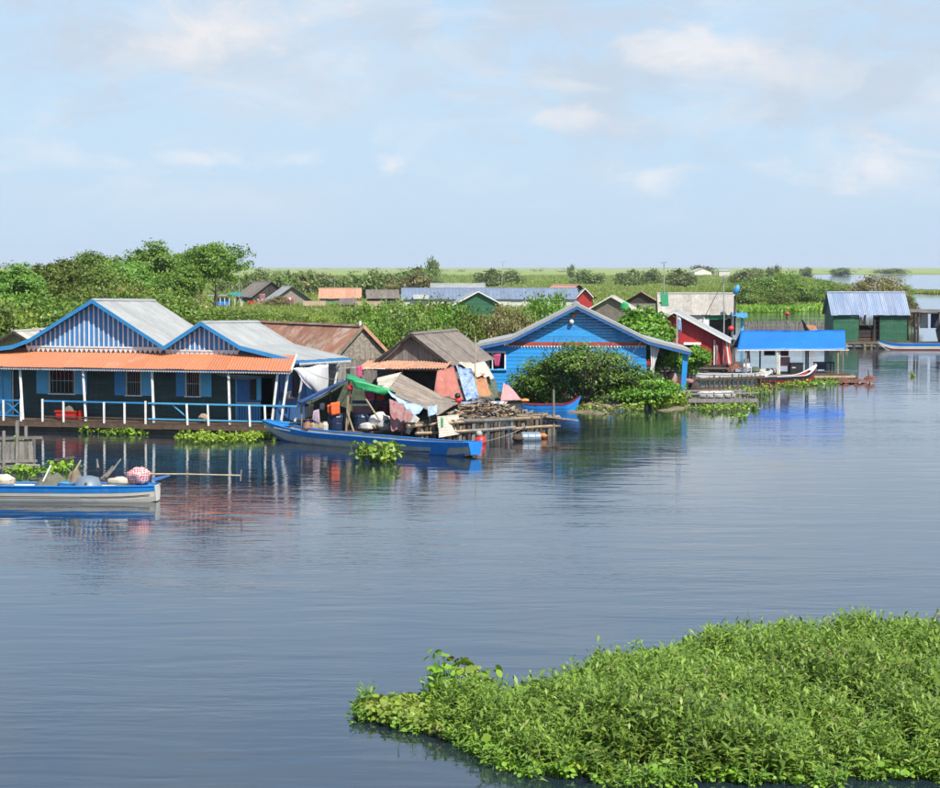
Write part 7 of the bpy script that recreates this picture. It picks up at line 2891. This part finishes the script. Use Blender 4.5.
def herb(centers, hts, rs, n_leaf=12, ll=.18):
    """Upright herbs with long lance leaves: each leaf two bent quads."""
    n = len(centers)
    ci = np.repeat(np.arange(n), n_leaf)
    N_ = len(ci)
    f = np.tile(np.linspace(.22, 1.0, n_leaf), n)
    lean = rs.normal(size=(n, 3)) * np.array([.16, .16, 0])
    stem = centers[ci] + (lean[ci] * f[:, None] ** 1.5 + np.array([0, 0, 1]) * f[:, None]) * hts[ci][:, None]
    ang = np.tile(np.arange(n_leaf) * 2.4, n) + rs.uniform(0, 6.28, n)[ci] + rs.normal(size=N_) * .3
    el = rs.uniform(-.1, .75, N_) + .25 * (f - .5) + .35 * (f > .93)
    d = np.stack([np.cos(ang) * np.cos(el), np.sin(ang) * np.cos(el), np.sin(el)], 1)
    side = np.stack([-np.sin(ang), np.cos(ang), np.zeros(N_)], 1)
    side = unit(side + rs.normal(size=(N_, 3)) * .25)
    l = (ll * rs.uniform(.6, 1.25, N_) * (1.1 - .35 * f) * (.7 + .6 * rs.uniform(0, 1, n))[ci])[:, None]
    w = l * .16
    droop = np.array([0, 0, -1]) * l * rs.uniform(.05, .4, N_)[:, None]
    p0 = stem
    p1 = stem + d * l * .45
    p2 = stem + d * l * 1.0 + droop
    v = np.stack([p0 - side * w * .25, p0 + side * w * .25, p1 + side * w, p1 - side * w, p2], 1).reshape(-1, 3)
    b = np.arange(N_)[:, None] * 5
    q = np.concatenate([b + np.array([0, 1, 2, 3])], 0)
    tri = b + np.array([3, 2, 4])
    tone = np.clip(.5 * rs.uniform(0, 1, n)[ci] + .5 * rs.uniform(0, 1, N_), 0, 1)
    tint = np.repeat(np.stack([tone, rs.uniform(0, 1, N_), tone], 1), 5, axis=0)
    tri4 = np.concatenate([tri[:, :2], tri[:, 2:], tri[:, 2:]], 1)
    # stalk of each herb
    top = centers + (lean + np.array([0, 0, 1])) * hts[:, None]
    s = np.array([.006, 0, 0])
    v2 = np.stack([centers - s, centers + s, top + s * .5, top - s * .5], 1).reshape(-1, 3)
    q2 = np.arange(4 * n).reshape(n, 4) + len(v)
    t2 = np.tile(np.array([[.5, .2, .5]]), (4 * n, 1))
    return v, q, tri, v2, q2, tint, t2


def mesh_mixed(name, v, q, tri, m, tint):
    me = bpy.data.meshes.new(name)
    me.vertices.add(len(v))
    me.vertices.foreach_set('co', v.astype(np.float32).ravel())
    nl = q.size + tri.size
    me.loops.add(nl)
    me.loops.foreach_set('vertex_index', np.concatenate([q.ravel(), tri.ravel()]).astype(np.int32))
    me.polygons.add(len(q) + len(tri))
    ls = np.concatenate([np.arange(len(q)) * 4, q.size + np.arange(len(tri)) * 3]).astype(np.int32)
    lt = np.concatenate([np.full(len(q), 4), np.full(len(tri), 3)]).astype(np.int32)
    me.polygons.foreach_set('loop_start', ls)
    me.polygons.foreach_set('loop_total', lt)
    me.update(calc_edges=True)
    at = me.attributes.new('tint', 'FLOAT_COLOR', 'POINT')
    a = np.ones((len(v), 4), dtype=np.float32)
    a[:, :3] = tint
    at.data.foreach_set('color', a.ravel())
    me.materials.append(MATS[m])
    return me


pxx = PW / 2 + F_PX * X / Y
pyy = HOR + F_PX * CAM_H / Y
sel = (ed > .12) & (pxx > 428) & ~((pxx < 492) & (pyy < 716))
cs = np.stack([X[sel], Y[sel], np.full(sel.sum(), .0)], 1)
e = ed[sel]
xx, yy = cs[:, 0], cs[:, 1]
hump = .5 + .35 * np.sin(xx * 1.15 + 1.0 + .8 * np.sin(yy * .45)) * np.sin(yy * .62 + .6 * xx) + .28 * np.sin(xx * 2.9 + yy * 1.3 + 2 * np.sin(xx)) + .2 * np.sin(xx * 5.3 - yy * 2.1)
keep = rs.uniform(0, 1, len(cs)) < np.clip(.35 + .75 * hump, .12, 1)
cs, e, hump = cs[keep][:8600], e[keep][:8600], hump[keep][:8600]
ht = np.clip(.12 + .36 * np.clip(e / 1.3, 0, 1) + .24 * hump + rs.normal(size=len(cs)) * .09, .12, .95) * .9
v, q, tri, v2, q2, t1, t2 = herb(cs, ht, rs)
o = bpy.data.objects.new('floating_meadow', mesh_mixed('floating_meadow', np.concatenate([v, v2]), np.concatenate([q, q2]), tri, 'leaf_mat', np.concatenate([t1, t2])))
COL.objects.link(o)
tag(o, 'dense meadow of leafy green herbs floating in the right foreground', 'water plants', kind='stuff')
# a second, larger-leaved herb standing in drifts
dr = np.sin(xx[keep][:8600] * .9 + 2.0) * np.sin(yy[keep][:8600] * .5 + xx[keep][:8600] * .4) + rs.normal(size=len(cs)) * .3
k2 = np.where(dr > .55)[0][:1300]
v, q, tri, v2, q2, t1, t2 = herb(cs[k2] + rs.normal(size=(len(k2), 3)) * np.array([.05, .05, 0]), ht[k2] * rs.uniform(.9, 1.2, len(k2)), rs, 12, .25)
o = bpy.data.objects.new('tall_herbs', mesh_mixed('tall_herbs', np.concatenate([v, v2]), np.concatenate([q, q2]), tri, 'leaf_herb', np.concatenate([t1, t2])))
COL.objects.link(o)
tag(o, 'drifts of darker longer-leaved herbs within the foreground meadow', 'water plants', kind='stuff')
# taller wispy shoots above the meadow
k = rs.choice(len(cs), 60, replace=False)
sh = cs[k]
v, q, t = tufts(sh, rs.uniform(.85, 1.25, len(sh)), np.full(len(sh), .05), 1, rs, np.full(len(sh), .008))
o = bpy.data.objects.new('grass_shoots', np_mesh('grass_shoots', v, q, 'grass', t))
COL.objects.link(o)
tag(o, 'thin grass shoots standing above the foreground meadow', 'grass', kind='stuff')
# dead brown stems caught in the meadow
k = rs.choice(len(cs), 240, replace=False)
v, q, t = tufts(cs[k], ht[k] * rs.uniform(.9, 1.25, 240), np.full(240, .08), 2, rs, np.full(240, .014))
o = bpy.data.objects.new('dead_stems', np_mesh('dead_stems', v, q, 'twig', t))
COL.objects.link(o)
tag(o, 'dry brown stems scattered through the foreground meadow', 'stems', kind='stuff')
# small white blossoms
k = rs.choice(len(cs), 90, replace=False)
fl = cs[k].copy()
fl[:, 2] = ht[k] * rs.uniform(.85, 1.05, len(k))
v, q = leaf_quads(np.repeat(fl, 3, 0) + rs.normal(size=(270, 3)) * .012, unit(rs.normal(size=(270, 3)) + np.array([0, -.5, 1])), rs.uniform(.02, .04, 270), rs, .7)
o = bpy.data.objects.new('blossoms', np_mesh('blossoms', v, q, 'cloth_pink'))
COL.objects.link(o)
tag(o, 'tiny pale pink blossoms dotting the foreground meadow', 'blossoms', kind='stuff')
# hyacinth fringe round the meadow's edge
sel = (ed < .55) & (np.sin(X * 2.3) + np.sin(X * 5.1 + 1) + rs.normal(size=len(X)) * .6 > .25)
idx = np.where(sel)[0][:1000]
cs2 = np.stack([X[idx], Y[idx], np.full(len(idx), -.01)], 1)
v, q, t = rosettes(cs2, rs, 8, .068, .16, .10)
o = bpy.data.objects.new('meadow_fringe', np_mesh('meadow_fringe', v, q, 'leaf_weed', t))
COL.objects.link(o)
tag(o, 'small round-leaved water plants fringing the foreground meadow', 'water plants', kind='stuff')
# ragged outliers drifting off the meadow's edge
Xo = rs.uniform(xs.min() - .05, xs.max(), 30000)
Yo = rs.uniform(ys.min() - 1.0, ys.max() + .6, 30000)
oo = ~inside(Xo, Yo, FMW)
Xo, Yo = Xo[oo], Yo[oo]
eo = edge_dist(Xo, Yo, FMW)
ok = eo < np.clip(.28 + .30 * np.sin(Xo * 2.7 + 1) + .25 * np.sin(Xo * 6.3 + Yo * 1.7), 0, .8) * rs.uniform(.2, 1, len(Xo))
co = np.stack([Xo[ok], Yo[ok], np.full(ok.sum(), -.01)], 1)[:900]
v, q, tri, v2, q2, t1, t2 = herb(co[::2], rs.uniform(.10, .38, len(co[::2])), rs, 9, .16)
o = bpy.data.objects.new('straggling_herbs', mesh_mixed('straggling_herbs', np.concatenate([v, v2]), np.concatenate([q, q2]), tri, 'leaf_mat', np.concatenate([t1, t2])))
COL.objects.link(o)
tag(o, 'straggling herbs trailing into the water round the foreground meadow', 'water plants', kind='stuff')
v, q, t = rosettes(co[1::2], rs, 6, .06, .10, .09)
o = bpy.data.objects.new('straggling_pads', np_mesh('straggling_pads', v, q, 'leaf_weed', t))
COL.objects.link(o)
tag(o, 'loose small pads drifting at the foreground meadow edge', 'water plants', kind='stuff')
sel = (X < G(450, 715).x) & (ed > .02)
idx = np.where(sel)[0][:800]
cs2 = np.stack([X[idx], Y[idx], np.full(len(idx), .0)], 1)
v, q, t = rosettes(cs2, rs, 9, .075, .17, .12)
o = bpy.data.objects.new('meadow_tip', np_mesh('meadow_tip', v, q, 'leaf_olive', t))
COL.objects.link(o)
tag(o, 'low tip of small yellow-green leaves at the left end of the foreground meadow', 'water plants', kind='stuff')
# large-leaved hyacinth plants at the meadow's left shoulder
for i, (x, y, hh, lab) in enumerate(((436, 707, .80, 'tall large-leaved hyacinth, leftmost above the meadow tip'), (450, 705, .66, 'large-leaved hyacinth second from the meadow tip'), (464, 704, .70, 'large-leaved hyacinth with reddish leaves at the meadow shoulder'),
                                     (480, 704, .62, 'large-leaved hyacinth next to the herbs'), (443, 716, .42, 'low large-leaved hyacinth in front of the tall one'), (575, 774, .25, 'yellow-green hyacinth at the front edge of the meadow'),
                                     (497, 756, .25, 'small hyacinth at the meadow front corner'), (458, 712, .5, 'mid-height large-leaved hyacinth in the middle of the shoulder'), (472, 713, .48, 'large-leaved hyacinth half hidden by herbs at the shoulder'))):
    rr = np.random.RandomState(80 + i)
    p = G(x, y)
    c = np.array([[p.x + rr.normal() * .08, p.y + rr.normal() * .08, .0] for _ in range(6)])
    c[:, :2] += rr.normal(size=(6, 2)) * np.array([.1, .25]) * (1 if hh > .3 else .2)
    v, q, t = rosettes(c, rr, 9, .125 if hh > .3 else .10, hh * .85, .15)
    rt_ = bpy.data.objects.new('hyacinth_plant', np_mesh('hyacinth_plant', v - np.array([p.x, p.y, 0]), q, 'leaf_red' if i == 2 else 'leaf_weed', t))
    COL.objects.link(rt_)
    rt_.location = (p.x, p.y, 0)
    tag(rt_, lab, 'water plant')

# ------------------------------------------------------------------ haze

hz = bpy.data.materials.new('haze')
hz.use_nodes = True
ht_ = hz.node_tree
ht_.nodes.clear()
ho = N(ht_, 'ShaderNodeOutputMaterial')
hv = N(ht_, 'ShaderNodeVolumePrincipled', inp={'Color': (.80, .88, 1.0, 1), 'Density': 0.00007, 'Anisotropy': 0.0})
L(ht_, hv.outputs[0], ho.inputs['Volume'])
MATS['haze'] = hz
mb = MB()
x0, x1, y0, y1, z0, z1 = -9800, 9800, -300, 14800, -1.0, 75.0
mb.hexa([V((x0, y0, z0)), V((x1, y0, z0)), V((x1, y1, z0)), V((x0, y1, z0)), V((x0, y0, z1)), V((x1, y0, z1)), V((x1, y1, z1)), V((x0, y1, z1))])
tag(mb.build('haze', 'haze'), 'thin pale haze over the lake and plain', 'haze', kind='stuff')
print('objects', len(bpy.data.objects))
